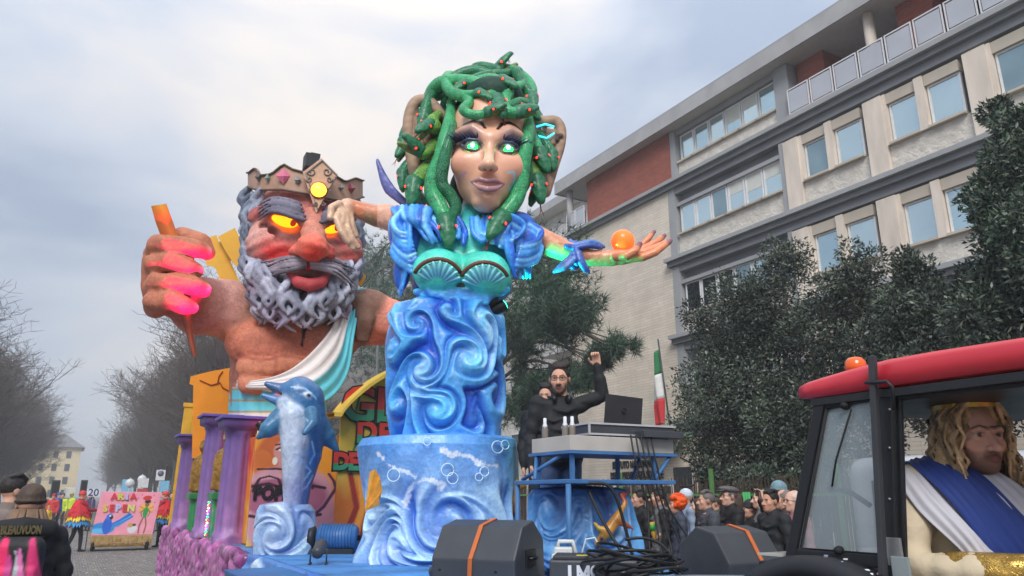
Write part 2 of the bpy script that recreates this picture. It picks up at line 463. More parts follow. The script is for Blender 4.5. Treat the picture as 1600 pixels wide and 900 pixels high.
def airbrush(V, C, p, r, col, a=1.0, hard=1.0):
 d = np.linalg.norm(V - np.array(p, dtype=np.float32), axis=1) / r
 w = (np.clip(1 - d, 0, 1) ** (1.0 / hard) * a)[:, None]; C[:] = C * (1 - w) + lin(col) * w
def brush(V, C, pts, r, col, a=1.0, ymax=None, soft=0.35, jit=0.0):
 D = np.full(len(V), 9.0); P = [np.array((p[0], p[2])) for p in pts]; rs = r if hasattr(r, '__len__') else [r] * len(P)
 X = V[:, [0, 2]]
 for i in range(len(P) - 1):
  ba = P[i + 1] - P[i]; t = np.clip(((X - P[i]) @ ba) / (ba @ ba + 1e-9), 0, 1)
  D = np.minimum(D, np.linalg.norm(X - P[i] - t[:, None] * ba, axis=1) / (rs[i] + (rs[i + 1] - rs[i]) * t))
 if jit: D = D + jit * (0.5 + vnoise(V[:, 0] * 26, V[:, 1] * 26, V[:, 2] * 26, 31) * 0.6 + vnoise(V[:, 0] * 60, V[:, 1] * 60, V[:, 2] * 60, 32) * 0.4)
 w = np.clip((1 - D) / soft, 0, 1) * a
 if ymax is not None: w = w * (V[:, 1] < ymax)
 w = w[:, None]; C[:] = C * (1 - w) + lin(col) * w
def rotz(a): return Matrix.Rotation(a, 3, 'Z')
def rotx(a): return Matrix.Rotation(a, 3, 'X')
def roty(a): return Matrix.Rotation(a, 3, 'Y')
def vnoise(x, y, z, seed=0):
 r = np.random.RandomState(int(seed * 10) % 99991); o = 0
 for i in range(5):
  kx, ky, kz = r.normal(size=3); ph = r.rand() * 6.28; f = 1.0 + 0.55 * i
  o = o + np.sin((kx * x + ky * y + kz * z) * f + ph) / (1 + 0.5 * i)
 return o / 2.2
rng = random.Random(7)
# ================================================================== SETTING
def stone_mat(name, c, mortar, scale, bw, bh, rough=0.85, bump=0.4, var=0.25, plane='yz', msize=0.02):
 m = mat(name, c, rough=rough, var=0.12, vscale=1.3)
 nt = m.node_tree; b = nt.nodes['Principled BSDF']
 tc = nt.nodes.new('ShaderNodeTexCoord'); sp = nt.nodes.new('ShaderNodeSeparateXYZ'); cb = nt.nodes.new('ShaderNodeCombineXYZ')
 nt.links.new(tc.outputs['Object'], sp.inputs[0])
 a, d = {'yz': ('Y', 'Z'), 'xz': ('X', 'Z'), 'xy': ('X', 'Y')}[plane]
 nt.links.new(sp.outputs[a], cb.inputs[0]); nt.links.new(sp.outputs[d], cb.inputs[1])
 br = nt.nodes.new('ShaderNodeTexBrick'); br.inputs['Scale'].default_value = scale
 br.inputs['Brick Width'].default_value = bw; br.inputs['Row Height'].default_value = bh; br.inputs['Mortar Size'].default_value = msize
 br.inputs['Mortar Smooth'].default_value = 0.4; br.inputs['Bias'].default_value = -0.1
 l = lin(c)
 br.inputs['Color1'].default_value = (*[float(v * (1 - var)) for v in l], 1); br.inputs['Color2'].default_value = (*[float(min(1, v * (1 + var))) for v in l], 1)
 br.inputs['Mortar'].default_value = (*[float(v) for v in lin(mortar)], 1)
 nt.links.new(cb.outputs[0], br.inputs['Vector'])
 old = [n for n in nt.nodes if n.type == 'RGB'][0]
 for lk in list(old.outputs[0].links):
  nt.links.new(br.outputs['Color'], lk.to_socket)
 bp = nt.nodes.new('ShaderNodeBump'); bp.inputs['Strength'].default_value = bump; bp.inputs['Distance'].default_value = 0.02; bp.invert = True
 nt.links.new(br.outputs['Fac'], bp.inputs['Height']); nt.links.new(bp.outputs[0], b.inputs['Normal'])
 return m
M_ground = mat('ground paving', (118, 114, 110), rough=0.9, var=0.2, vscale=0.6, bump=0.3, bscale=25)
M_sett = stone_mat('porphyry setts', (133, 128, 124), (84, 80, 78), 1.0, 0.12, 0.12, 0.8, 0.9, 0.28, 'xy', 0.014)
M_pave = mat('pavement slabs', (140, 136, 132), rough=0.88, var=0.18, vscale=2, bump=0.3, bscale=40)
M_kerb = mat('kerb stone', (150, 148, 144), rough=0.8, var=0.15, vscale=4, bump=0.3)
def sheet(name, x0, x1, y0, y1, z, m):
 me = npmesh(name, [(x0, y0, z), (x1, y0, z), (x1, y1, z), (x0, y1, z)], [[0, 1, 2, 3]], smooth=False)
 return tag(link(name, me, m), kind='structure')
sheet('ground', -900, 900, -900, 900, 0.0, M_ground)
sheet('road', -6.5, 8.6, -30, 400, 0.004, M_sett)
pv = MB().lohi((8.75, -30, -0.1), (9.2, 300, 0.12)).build('pavement', M_pave); tag(pv, kind='structure')
for i in range(48):
 y0 = -6 + i * 1.0
 MB().lohi((8.6, y0 + 0.006, -0.1), (8.745, y0 + 0.994, 0.125), 0.012).build('kerb_stone', M_kerb, pv)
pv2 = MB().lohi((-12, -30, -0.1), (-6.7, 300, 0.12)).build('pavement', M_pave); tag(pv2, kind='structure')
gd = MB().lohi((9.22, -30, -0.1), (18.6, 60, 0.10)).build('garden_soil', mat('soil', (70, 60, 48), rough=1, var=0.3, bump=0.6)); tag(gd, kind='structure')
cv, cf, cc = [], [], []
for i in range(9000):
 x = rng.uniform(-3.5, 8.2); y = rng.uniform(9, 40); a = rng.uniform(0, 3.14); r = rng.uniform(0.008, 0.02); z = 0.008
 b = len(cv)
 for k in range(4):
  cv.append((x + r * math.cos(a + k * 1.571), y + r * math.sin(a + k * 1.571), z + rng.uniform(0, 0.008)))
 cf.append([b, b + 1, b + 2, b + 3])
 c = lin(rng.choice([(240, 240, 238), (240, 240, 238), (225, 228, 235), (220, 150, 160), (235, 215, 120), (140, 180, 220)])); cc += [c] * 4
tag(link('confetti', npmesh('confetti', cv, np.array(cf), False, np.array(cc)), mat('confetti paper', attr='Col', rough=0.8, var=0)),
 'pale paper confetti trodden over the cobbled road', 'confetti', kind='stuff')
# ------------------------------------------------------------------ institute building on the right
M_trav = stone_mat('travertine facing', (220, 208, 192), (188, 176, 162), 1.0, 0.75, 0.11, 0.8, 0.35, 0.06, 'yz', 0.008)
M_grey = mat('grey render', (158, 160, 162), rough=0.85, var=0.1, vscale=1.2, bump=0.15)
M_greyd = mat('dark grey render', (130, 132, 137), rough=0.85, var=0.12, vscale=1.5, bump=0.15)
M_redbrick = stone_mat('red brick facing', (158, 82, 66), (140, 100, 88), 1.0, 0.26, 0.075, 0.85, 0.5, 0.16, 'yz', 0.012)
M_rough = mat('pebbledash', (206, 200, 190), rough=0.95, var=0.16, vscale=3, bump=1.0, bscale=14, bump2=0.8, bscale2=5)
M_pil = mat('travertine pilaster', (218, 206, 192), rough=0.7, var=0.16, vscale=3, stretch=(1, 1, 0.25), bump=0.2)
M_lint = mat('beige lintel', (190, 180, 165), rough=0.8, var=0.1, vscale=2)
M_white = mat('white window frame', (225, 226, 228), rough=0.45, var=0.05)
M_glass = mat('sky glass', (214, 232, 232), rough=0.10, metal=0.85, var=0.06, vscale=0.8)
M_glass2 = mat('bluish sky glass', (190, 214, 220), rough=0.06, metal=0.8, var=0.10, vscale=1.5); M_glass3 = mat('dimmer sky glass', (150, 172, 176), rough=0.12, metal=0.7, var=0.14, vscale=1.2); M_blind = mat('pale roller blind', (206, 208, 200), rough=0.8, var=0.06)
M_gdark = mat('dark open window', (34, 38, 42), rough=0.12, metal=0.3, var=0.2, vscale=2)
M_frost = mat('frosted balcony panel', (178, 182, 190), rough=0.3, var=0.08, vscale=1.5)
M_rail = mat('white balcony rail', (215, 216, 220), rough=0.4, var=0.05)
M_conc = mat('concrete slab edge', (168, 168, 168), rough=0.85, var=0.15, vscale=1.5, bump=0.2)
M_soff = mat('white soffit', (205, 204, 200), rough=0.8, var=0.06)
XB = 19.0
B = thing('office_building', 'long four storey institute building with grey cornices, pale stone and red brick top', 'building', (0, 0, 0))
def part(name, lo, hi, m, par=None, bev=0.0):
 return MB().lohi(lo, hi, bev).build(name, m, par or B)
part('wall', (XB + 0.30, -8, 0), (XB + 12, 27.2, 13.3), M_greyd)
part('stone_wall', (XB, 20.42, 0), (XB + 0.296, 27.3, 13.25), M_trav)
part('grey_strip', (XB - 0.04, 20.05, 5.5), (XB + 0.292, 20.416, 13.25), M_grey)
part('end_wall', (XB + 0.01, 27.21, 0), (XB + 11.9, 27.29, 13.2), M_trav)
for zc in (4.13, 7.26, 10.27, 13.42):
 yl = 27.35 if zc > 13 else 20.6
 part('cornice', (XB - 0.30, -8, zc - 0.02), (XB + 0.27, yl, zc + 0.12), M_grey)
 part('cornice_band', (XB - 0.16, -8, zc - 0.20), (XB + 0.268, yl - 0.03, zc - 0.022), M_greyd)
 part('frieze', (XB - 0.02, -8, zc - 0.46), (XB + 0.266, 20.04, zc - 0.202), M_greyd)
def window(y0, y1, z0, z1, m=M_glass, x=XB + 0.10, fr=0.055, mull=0, sill=True):
 f = MB()
 f.lohi((x, y0, z0), (x + 0.08, y1, z0 + fr)).lohi((x, y0, z1 - fr), (x + 0.08, y1, z1))
 f.lohi((x, y0, z0 + fr), (x + 0.08, y0 + fr, z1 - fr)).lohi((x, y1 - fr, z0 + fr), (x + 0.08, y1, z1 - fr))
 o = f.build('window', M_white, B)
 if m is M_glass: m = rng.choice([M_glass, M_glass, M_glass2, M_glass3])
 MB().lohi((x + 0.03, y0 + fr, z0 + fr), (x + 0.05, y1 - fr, z1 - fr)).build('pane', m, o)
 if m in (M_glass2, M_glass) and rng.random() < 0.3: MB().lohi((x + 0.022, y0 + fr, z1 - fr - (z1 - z0) * rng.choice([0.2, 0.35, 0.5])), (x + 0.028, y1 - fr, z1 - fr)).build('blind', M_blind, o)
 if sill: MB().lohi((x - 0.20, y0 - 0.04, z0 - 0.07), (x + 0.07, y1 + 0.04, z0 - 0.003)).build('sill', M_lint, o)
 return o
for fl, z0 in ((1, 5.05), (2, 8.19), (3, 11.31)):
 z1 = z0 + 1.13; zt = z0 + 1.60
 n = 6; w = (19.95 - 15.05) / n
 part('spandrel', (XB + 0.06, 15.0, z0 - 0.92), (XB + 0.294, 20.04, z0 - 0.08), M_rough)
 part('window_band', (XB + 0.02, 15.0, z1 + 0.003), (XB + 0.262, 20.03, z1 + 0.14), M_grey)
 for i in range(n):
  window(19.95 - (i + 1) * w + 0.02, 19.95 - i * w - 0.02, z0, z1, M_gdark if (fl == 2 and i < 3) else M_glass, x=XB + 0.12)
 part('pier', (XB - 0.03, 14.83, z0 - 0.95), (XB + 0.29, 15.0, zt), M_grey)
 for bay in range(7):
  yb = 14.2 - bay * 2.945
  part('pilaster', (XB - 0.07, yb + 0.02, z0 - 0.92), (XB + 0.288, yb + 0.60, zt - 0.05), M_pil)
  part('pilaster_edge', (XB - 0.02, yb - 0.10 + 0.015, z0 - 0.05), (XB + 0.286, yb + 0.018, zt - 0.05), M_pil)
  part('mullion', (XB - 0.05, yb - 1.22, z0 - 0.05), (XB + 0.284, yb - 0.98, zt - 0.05), M_pil)
  part('spandrel', (XB + 0.05, yb - 2.32, z0 - 0.92), (XB + 0.294, yb + 0.014, z0 - 0.075), M_rough)
  for a, b_ in ((yb - 0.97, yb - 0.09), (yb - 2.18, yb - 1.23)):
   part('lintel', (XB + 0.02, a, z1 + 0.10), (XB + 0.282, b_, zt - 0.05), M_lint)
   window(a + 0.02, b_ - 0.02, z0, z1 + 0.09)
part('ground_wall', (XB + 0.02, -8, 0), (XB + 0.29, 20.4, 3.6), M_trav)
for i in range(3):
 window(25.9 - i * 2.4, 26.9 - i * 2.4, 0.9, 2.0, M_gdark, x=XB - 0.06, sill=True)
cz = part('canopy', (XB - 1.7, 19.9, 3.62), (XB - 0.02, 22.1, 3.78), mat('green canopy', (120, 150, 128), rough=0.4, var=0.1))
part('canopy_edge', (XB - 1.72, 19.9, 3.05), (XB - 1.70, 22.1, 3.60), mat('ribbed canopy edge', (104, 116, 108), rough=0.6, var=0.2, vscale=20, stretch=(1, 8, 0.2)))
part('entrance', (XB - 0.05, 20.1, 0.1), (XB - 0.004, 21.0, 2.6), M_gdark)
M_letter = mat('black metal letters', (28, 26, 26), rough=0.5, var=0)
for txt, zz, yy in (('ISTITUTO NAZIONALE', 2.78, 24.6), ('DELLA PREVIDENZA SOCIALE', 2.36, 24.75)):
 me = text_mesh(txt, 0.40, 0.02, 0.008, 'LEFT')
 o = link('lettering', me, M_letter, B); o.scale = (0.62 if 'IST' in txt else 0.60, 1, 1)
 o.rotation_euler = (math.pi / 2, 0, -math.pi / 2); o.location = (XB - 0.03, yy, zz)
part('brick_panel', (XB - 0.10, 20.12, 13.55), (XB + 0.4, 25.7, 15.62), M_redbrick)
part('top_wall', (XB + 0.41, 14.4, 13.43), (XB + 11.8, 25.6, 15.6), M_greyd)
part('grey_strip', (XB - 0.06, 19.82, 13.55), (XB + 0.4, 20.115, 15.62), M_grey)
part('window_band', (XB + 0.02, 14.9, 15.40), (XB + 0.4, 19.80, 15.62), M_grey)
part('spandrel', (XB + 0.05, 14.9, 13.55), (XB + 0.4, 19.80, 14.16), M_rough)
for i in range(6):
 w = (19.75 - 14.98) / 6
 window(19.75 - (i + 1) * w + 0.02, 19.75 - i * w - 0.02, 14.24, 15.36, x=XB + 0.14)
part('pier', (XB - 0.06, 14.32, 13.55), (XB + 0.8, 14.9, 15.62), M_grey)
rf = part('roof', (XB - 0.55, -8, 15.64), (XB + 12.2, 27.6, 15.80), M_soff)
MB().lohi((XB - 0.60, -8, 15.60), (XB - 0.551, 27.65, 16.16)).build('fascia', M_conc, rf)
MB().lohi((XB - 0.55, 27.6, 15.60), (XB + 12.2, 27.65, 16.16)).build('fascia', M_conc, rf)
MB().lohi((XB - 0.60, -8, 16.162), (XB + 12.2, 27.66, 16.22)).build('roof_edge', M_grey, rf)
MB().tube([(XB - 0.15, 27.0, 13.5), (XB - 0.15, 27.0, 15.63)], 0.15, 14).build('column', M_conc, B)
def railing(y0, y1, npan, x=XB - 0.22, zb=13.55):
 w = (y1 - y0) / npan
 for i in range(npan):
  a, b_ = y0 + i * w + 0.03, y0 + (i + 1) * w - 0.03
  r = MB()
  for zz in (zb + 0.06, zb + 0.93):
   r.lohi((x - 0.02, a, zz - 0.02), (x + 0.02, b_, zz + 0.02))
  r.lohi((x - 0.019, a, zb), (x + 0.019, a + 0.035, zb + 0.909)).lohi((x - 0.019, b_ - 0.035, zb), (x + 0.019, b_, zb + 0.909))
  o = r.build('railing', M_rail, B)
  MB().lohi((x - 0.008, a + 0.06, zb + 0.12), (x + 0.008, b_ - 0.06, zb + 0.87)).build('railing_panel', M_frost, o)
railing(25.75, 27.25, 2)
railing(14.3 - 24 * 0.87, 14.3, 24)
part('loggia_wall', (XB + 1.9, -8, 13.43), (XB + 2.1, 14.3, 15.63), M_soff)
part('loggia_floor', (XB - 0.29, -8, 13.545), (XB + 1.9, 14.31, 13.58), M_conc)
for yb in (13.2, 9.6, 6.0, 2.4):
 part('brick_pier', (XB + 0.35, yb, 13.6), (XB + 1.89, yb + 1.05, 15.62), M_redbrick)
 for k in range(2):
  window(yb - 2.2 + k * 1.0, yb - 1.3 + k * 1.0, 14.5, 15.45, M_gdark, x=XB + 1.80, sill=False)
for yb in (11.3, 5.4, -0.5):
 MB().tube([(XB - 0.02, yb, 13.58), (XB - 0.02, yb, 15.63)], 0.16, 14).build('column', M_pil, B)
Fg = thing('flag', 'green white and red tricolour flag hanging limp on a slanting pole', 'flag', (18.2, 21.3, 0))
a = onx(1047, 668, 18.2); b_ = onx(1028, 530, 18.2)
MB().tube([a - Vector((18.2, 21.3, 0)), b_ - Vector((18.2, 21.3, 0))], 0.03, 8).build('pole', mat('pole grey', (70, 72, 74), rough=0.4), Fg)
for nm, c, t0, t1 in (('green_band', (40, 120, 72), 0, 1), ('white_band', (222, 222, 220), 1, 2), ('red_band', (196, 48, 52), 2, 3)):
 vs_, fs_ = [], []
 nx, nz = 7, 7
 for j in range(nz + 1):
  tt = (t0 + (t1 - t0) * j / nz) / 3
  for i in range(nx + 1):
   s_ = i / nx
   base = b_.lerp(a, 0.06 + 0.60 * tt * 0.3) - Vector((18.2, 21.3, 0))
   wdt = (0.16 + 0.24 * min(1, tt * 2)) * (0.9 if tt < 0.75 else 0.9 - (tt - 0.75) * 0.8)
   vs_.append(base + Vector((-0.05 + 0.10 * math.sin(s_ * 7 + tt * 3), (s_ - 0.15) * wdt * 1.5, -0.1 - tt * 2.25 - 0.30 * s_ * (1 - tt))))
 for j in range(nz):
  for i in range(nx):
   q = j * (nx + 1) + i; fs_.append([q, q + 1, q + nx + 2, q + nx + 1])
 o = link(nm, npmesh(nm, vs_, fs_), mat('flag ' + nm, c, rough=0.8, var=0.08), Fg)
 so = o.modifiers.new('thickness', 'SOLIDIFY'); so.thickness = 0.01
# ------------------------------------------------------------------ apartment block beyond it
M_tile = stone_mat('white facing tiles', (214, 211, 206), (176, 174, 170), 1.0, 0.55, 0.55, 0.6, 0.3, 0.04, 'yz', 0.02)
M_shut = mat('brown shutters', (140, 118, 110), rough=0.7, var=0.15, vscale=3, stretch=(1, 1, 12))
A2 = thing('apartment_building', 'white tiled apartment block standing behind the dark pine', 'building')
B_keep = B; B = A2
XA = 22.5
part('wall', (XA, 29, 0), (XA + 11, 62, 17.4), M_tile)
rf = part('roof', (XA - 0.9, 28.6, 17.41), (XA + 11.5, 62.4, 17.75), M_soff)
MB().lohi((XA - 0.92, 28.5, 17.38), (XA - 0.905, 62.5, 17.85)).build('roof_edge', M_conc, rf)
for k in range(6):
 MB().tube([(XA + 1, 31 + k * 4, 17.7), (XA + 1, 31 + k * 4, 18.2 + 0.3 * (k % 2))], 0.10, 8).build('vent_pipe', M_grey, rf)
for fl in range(6):
 z0 = 0.9 + fl * 2.9
 for k in range(9):
  yy = 30.6 + k * 3.4
  if k % 2 == 0:
   window(yy, yy + 1.5, z0, z0 + 1.35, M_shut if (fl + k) % 3 else M_glass, x=XA - 0.05)
  else:
   window(yy, yy + 1.2, z0, z0 + 1.35, M_glass if (fl + k) % 3 else M_shut, x=XA - 0.05)
 if fl >= 1:
  for k in range(3):
   yy = 29.6 + k * 11
   part('balcony', (XA - 1.2, yy, z0 - 0.75), (XA - 0.003, yy + 4.2, z0 - 0.60), M_soff)
   r = MB()
   for zz in (z0 - 0.58, z0 + 0.35): r.lohi((XA - 1.2, yy, zz), (XA - 1.16, yy + 4.2, zz + 0.04))
   for i in range(29): r.lohi((XA - 1.19, yy + i * 0.149, z0 - 0.538), (XA - 1.17, yy + i * 0.149 + 0.02, z0 + 0.349))
   tag(r.build('balcony_bars', M_rail, A2), kind='stuff')
B = B_keep
# ------------------------------------------------------------------ far buildings along the avenue
M_far = mat('weathered grey facade', (150, 148, 146), rough=0.9, var=0.1, vscale=0.4)
M_farw = mat('far dark window', (72, 76, 82), rough=0.3, var=0.1)
G = thing('grey_block', 'grey old building with rows of tall windows behind the bearded statue', 'building')
MB().lohi((14, 60, 0), (26, 125, 19.6)).build('wall', M_far, G)
rf = MB().lohi((13.5, 59.6, 19.61), (26.4, 125.4, 20.1)).build('roof', M_conc, G)
MB().lohi((13.7, 59.8, 17.4), (13.99, 125.2, 17.7)).build('cornice', M_conc, G)
for fl in range(5):
 for k in range(22):
  y0 = 62 + k * 2.9; z0 = 2.2 + fl * 3.5
  o = MB().lohi((13.93, y0, z0), (13.98, y0 + 1.15, z0 + 1.9)).build('window', M_farw, G)
  MB().lohi((13.86, y0 - 0.12, z0 - 0.2), (13.985, y0 + 1.27, z0 - 0.02)).build('sill', M_conc, o)
Cb = thing('cream_building', 'cream building with pitched roof closing the far end of the avenue', 'building')
MB().lohi((-10.5, 205, 0), (1.5, 222, 12.6)).build('wall', mat('cream render', (214, 198, 160), rough=0.9, var=0.08, vscale=0.5), Cb)
MB().lohi((-18, 206, 0), (-10.51, 222, 12.0)).build('side_wing', mat('pale grey render', (190, 194, 196), rough=0.9, var=0.08, vscale=0.5), Cb)
rf = MB().add([(-19, 204, 12.61), (2.2, 204, 12.61), (2.2, 223, 12.61), (-19, 223, 12.61), (-15, 213, 16.0), (-2, 213, 16.0)],
              [(0, 1, 5, 4), (2, 3, 4, 5), (1, 2, 5), (3, 0, 4), (3, 2, 1, 0)]).build('roof', mat('grey roof tiles', (112, 110, 112), rough=0.9, var=0.2), Cb)
for fl in range(4):
 for k in range(7):
  x0 = -17 + k * 2.6; z0 = 1.4 + fl * 2.9
  yy = 204.9 if x0 > -10.6 else 205.9
  MB().lohi((x0, yy, z0), (x0 + 1.0, yy + 0.09, z0 + 1.6)).build('window', M_farw, Cb)
# ------------------------------------------------------------------ trees
M_bark = mat('grey bark', (92, 84, 78), rough=0.95, var=0.3, vscale=8, bump=0.6, bscale=30)
M_twig = mat('bare twigs', (92, 82, 76), rough=0.95, var=0.2, vscale=1.5)
def prisms(segs, n=3):
 A = np.array([s[0] for s in segs], dtype=np.float32); Bv = np.array([s[1] for s in segs], dtype=np.float32)
 ra = np.array([s[2] for s in segs], dtype=np.float32)[:, None]; rb = np.array([s[3] for s in segs], dtype=np.float32)[:, None]
 D = Bv - A; D /= (np.linalg.norm(D, axis=1, keepdims=True) + 1e-9)
 up = np.where(np.abs(D[:, 2:3]) < 0.9, np.array([[0, 0, 1.0]]), np.array([[1.0, 0, 0]]))
 X = np.cross(D, up); X /= np.linalg.norm(X, axis=1, keepdims=True); Y = np.cross(X, D)
 vs = []
 for P, r in ((A, ra), (Bv, rb)):
  for k in range(n):
   a = 2 * math.pi * k / n; vs.append(P + (X * math.cos(a) + Y * math.sin(a)) * r)
 V = np.stack(vs, axis=1).reshape(-1, 3); b = np.arange(len(segs))[:, None] * 2 * n
 F_ = np.concatenate([b + np.array([[k, (k + 1) % n, n + (k + 1) % n, n + k]]) for k in range(n)])
 return V, F_
def bare_tree(seed, H=14.0, spread=0.5):
 r = random.Random(seed); trunk, crown = [], []
 def rec(p, d, L, rad, lev):
  n = 4 if lev < 3 else 2
  for i in range(n):
   nd = (d + Vector((r.gauss(0, 1), r.gauss(0, 1), r.gauss(0, 0.6))) * (0.05 + 0.05 * lev) + Vector((0, 0, 0.06))).normalized()
   q = p + nd * (L / n); r2 = rad * (1 - 0.38 / n * (1 if lev else 0.7))
   (trunk if lev == 0 else crown).append((p, q, rad, r2)); p, d, rad = q, nd, r2
   if lev < 5 and (lev > 0 or i >= 1):
    for _ in range(r.choice((1, 2)) if lev else 2):
     ax = Vector((r.gauss(0, 1), r.gauss(0, 1), r.gauss(0, 0.35) + 0.25))
     sd = (d * 0.75 + ax.normalized() * (0.75 + 0.1 * lev) * (1 + spread * 0.3)).normalized()
     rec(q, sd, L * r.uniform(0.52, 0.72), rad * 0.58, lev + 1)
  if lev < 5:
   rec(p, d, L * 0.66, rad * 0.9, lev + 1)
 rec(Vector((0, 0, 0)), Vector((0, 0, 1)), H * 0.44, 0.20, 0)
 return trunk, [(a, b, max(x, 0.012), max(y, 0.010)) for a, b, x, y in crown]
protos = []
for sd in (3, 11, 29):
 t, c = bare_tree(sd)
 protos.append((npmesh('trunk', *prisms(t, 9)), npmesh('crown', *prisms(c, 3), smooth=False)))
 protos[-1][0].materials.append(M_bark); protos[-1][1].materials.append(M_twig)
def plant_bare(x, y, s, k, label, group):
 t = thing('bare_tree', label, 'tree', (x, y, 0), rng.uniform(0, 6.28), group)
 link('trunk', protos[k % 3][0], None, t); link('crown', protos[k % 3][1], None, t)
 t.scale = (s, s, s * rng.uniform(0.95, 1.1))
tl = ['tallest leafless tree of the row nearest the pink board', 'leafless street tree in the front row behind the pink board', 'leafless tree in the second row behind the front trees', 'leafless tree in the dense row by the grey block']
for i in range(13):
 y = 50 + i * 8.6
 plant_bare(9.6 + rng.uniform(-0.6, 0.6), y, 1.04 + rng.uniform(-0.1, 0.12), i, tl[0] if i == 0 else tl[1], 'leafless trees right of the avenue')
 plant_bare(12.6 + rng.uniform(-0.8, 0.8), y + 4, 0.98, i + 1, tl[2], 'leafless trees in the second row')
 if i > 3: plant_bare(-4 + 2.6 * i + rng.uniform(-0.8, 0.8), 176 + rng.uniform(0, 14), 0.75, i + 1, 'far leafless tree closing the avenue', 'far leafless trees')
 plant_bare(16 + rng.uniform(-1, 1), y + 18, 0.9, i + 2, tl[3], 'leafless trees by the grey block')
for i in range(12):
 y = 62 + i * 9.0
 plant_bare(-8.0 + rng.uniform(-0.5, 0.5), y, 1.0 + rng.uniform(-0.1, 0.12), i + 2, 'leafless street tree in the front row beyond the backpacker', 'leafless trees left of the avenue')
 plant_bare(-11.4 + rng.uniform(-0.8, 0.8), y + 3, 0.97, i, 'leafless tree in the second row beyond the backpacker', 'leafless trees in the left second row')
 plant_bare(-15.5 + rng.uniform(-0.8, 0.8), y + 14, 0.95, i + 1, 'leafless tree at the outer left edge of the avenue', 'leafless trees in the left third row')
def leaves(n, centres, radii, ln, wd, seed, cols, shell=0.55, droop=0.2):
 r = np.random.RandomState(seed); centres = np.array(centres); radii = np.array(radii)
 vol = radii.prod(axis=1) ** (2 / 3); pick = r.choice(len(centres), n, p=vol / vol.sum())
 u = r.normal(size=(n, 3)); u /= np.linalg.norm(u, axis=1, keepdims=True)
 rad = (shell + (1 - shell) * r.rand(n)) ** 0.8 * (1 + 0.12 * r.normal(size=n)); P = centres[pick] + u * radii[pick] * rad[:, None]
 d = u * 0.8 + r.normal(size=(n, 3)) * 0.7 + np.array([0, 0, 0.25 - droop]); d /= np.linalg.norm(d, axis=1, keepdims=True)
 s = np.cross(d, r.normal(size=(n, 3))); s /= np.linalg.norm(s, axis=1, keepdims=True); nn = np.cross(d, s)
 L = (ln * (0.6 + 0.8 * r.rand(n)))[:, None]; W = (wd * (0.7 + 0.6 * r.rand(n)))[:, None]
 V = np.stack([P, P + d * L * 0.5 + s * W * 0.5 + nn * W * 0.15, P + d * L - nn * L * 0.12, P + d * L * 0.5 - s * W * 0.5 + nn * W * 0.15], axis=1).reshape(-1, 3)
 F_ = np.arange(n * 4).reshape(n, 4)
 cl = np.array([lin(c) for c in cols]); tone = (0.5 + 1.0 * r.rand(len(centres)))[pick]
 C = cl[r.randint(0, len(cl), n)] * tone[:, None] * (0.8 + 0.4 * r.rand(n))[:, None]
 return V, F_, np.repeat(C, 4, axis=0)
M_leaf = mat('evergreen leaves', attr='Col', rough=0.42, var=0.15, vscale=2, spec=0.6)
def evergreen(name, label, base, blobs, n, seed, ln=0.085, wd=0.034, cols=((60, 72, 62), (72, 86, 74), (46, 58, 50), (96, 106, 88)), group=None):
 base = Vector(base); t = thing(name, label, 'tree', base, 0, group); r = random.Random(seed)
 segs = []; top = sum((Vector(b[0]) for b in blobs), Vector()) / len(blobs) - base
 fork = Vector((top.x * 0.3, top.y * 0.3, max(0.6, top.z * 0.45)))
 pts = spline([Vector((0, 0, -0.05)), fork * 0.5 + Vector((0.05, 0, 0)), fork], 4)
 m = MB(); m.tube(pts, [0.17 - 0.05 * i / len(pts) for i in range(len(pts))], 9); m.build('trunk', M_bark, t)
 lm = MB()
 cs, rs = [], []
 for c, R in blobs:
  c = Vector(c) - base; R = R if hasattr(R, '__len__') else (R, R, R)
  mid = fork.lerp(c, 0.5) + Vector((r.uniform(-.2, .2), r.uniform(-.2, .2), -0.1))
  lm.tube(spline([fork - Vector((0, 0, 0.1)), mid, c], 4), [0.09 - 0.007 * i for i in range(9)], 6)
  for _ in range(9):
   u = Vector((r.gauss(0, 1), r.gauss(0, 1), r.gauss(0, 1))).normalized()
   cc = c + Vector((u.x * R[0], u.y * R[1], u.z * R[2])) * r.uniform(0.45, 0.95)
   cs.append(cc); q = r.uniform(0.28, 0.5); rs.append((R[0] * q, R[1] * q, R[2] * q))
   lm.tube([c, c.lerp(cc, 0.5) + Vector((0, 0, 0.06)), cc], [0.035, 0.02, 0.01], 5)
   for _ in range(2):
    tip = cc + Vector((r.gauss(0, 1), r.gauss(0, 1), r.gauss(0, 1))).normalized() * R[0] * q * 1.1
    lm.tube([cc, tip], [0.012, 0.004], 4)
  cs.append(c); rs.append([v * 0.62 for v in R])
 lm.build('limbs', M_bark, t)
 V, F_, C = leaves(n, cs, rs, ln, wd, seed, cols)
 link('crown', npmesh('crown', V, F_, False, C), M_leaf, t)
 return t
def blob(px, py, x, rpx, sx=1.0, sz=1.0):
 p = onx(px, py, x); k = (p - CAMP).length / FPX
 return (p, (rpx * k * sx, rpx * k * sx, rpx * k * sz))
evergreen('holm_oak', 'broad dark evergreen oak behind the fence beside the flag', (11.6, 9.9, 0.1),
          [blob(1195, 600, 11.6, 105, 1, 1.1), blob(1130, 620, 11.6, 75), blob(1120, 530, 11.9, 62), blob(1200, 480, 11.9, 85), blob(1290, 510, 11.6, 85), blob(1300, 620, 11.4, 95),
           blob(1150, 700, 11.5, 85), blob(1260, 710, 11.5, 90), blob(1225, 415, 12.2, 42), blob(1330, 440, 11.9, 55), blob(1385, 560, 11.5, 70)], 78000, 5)
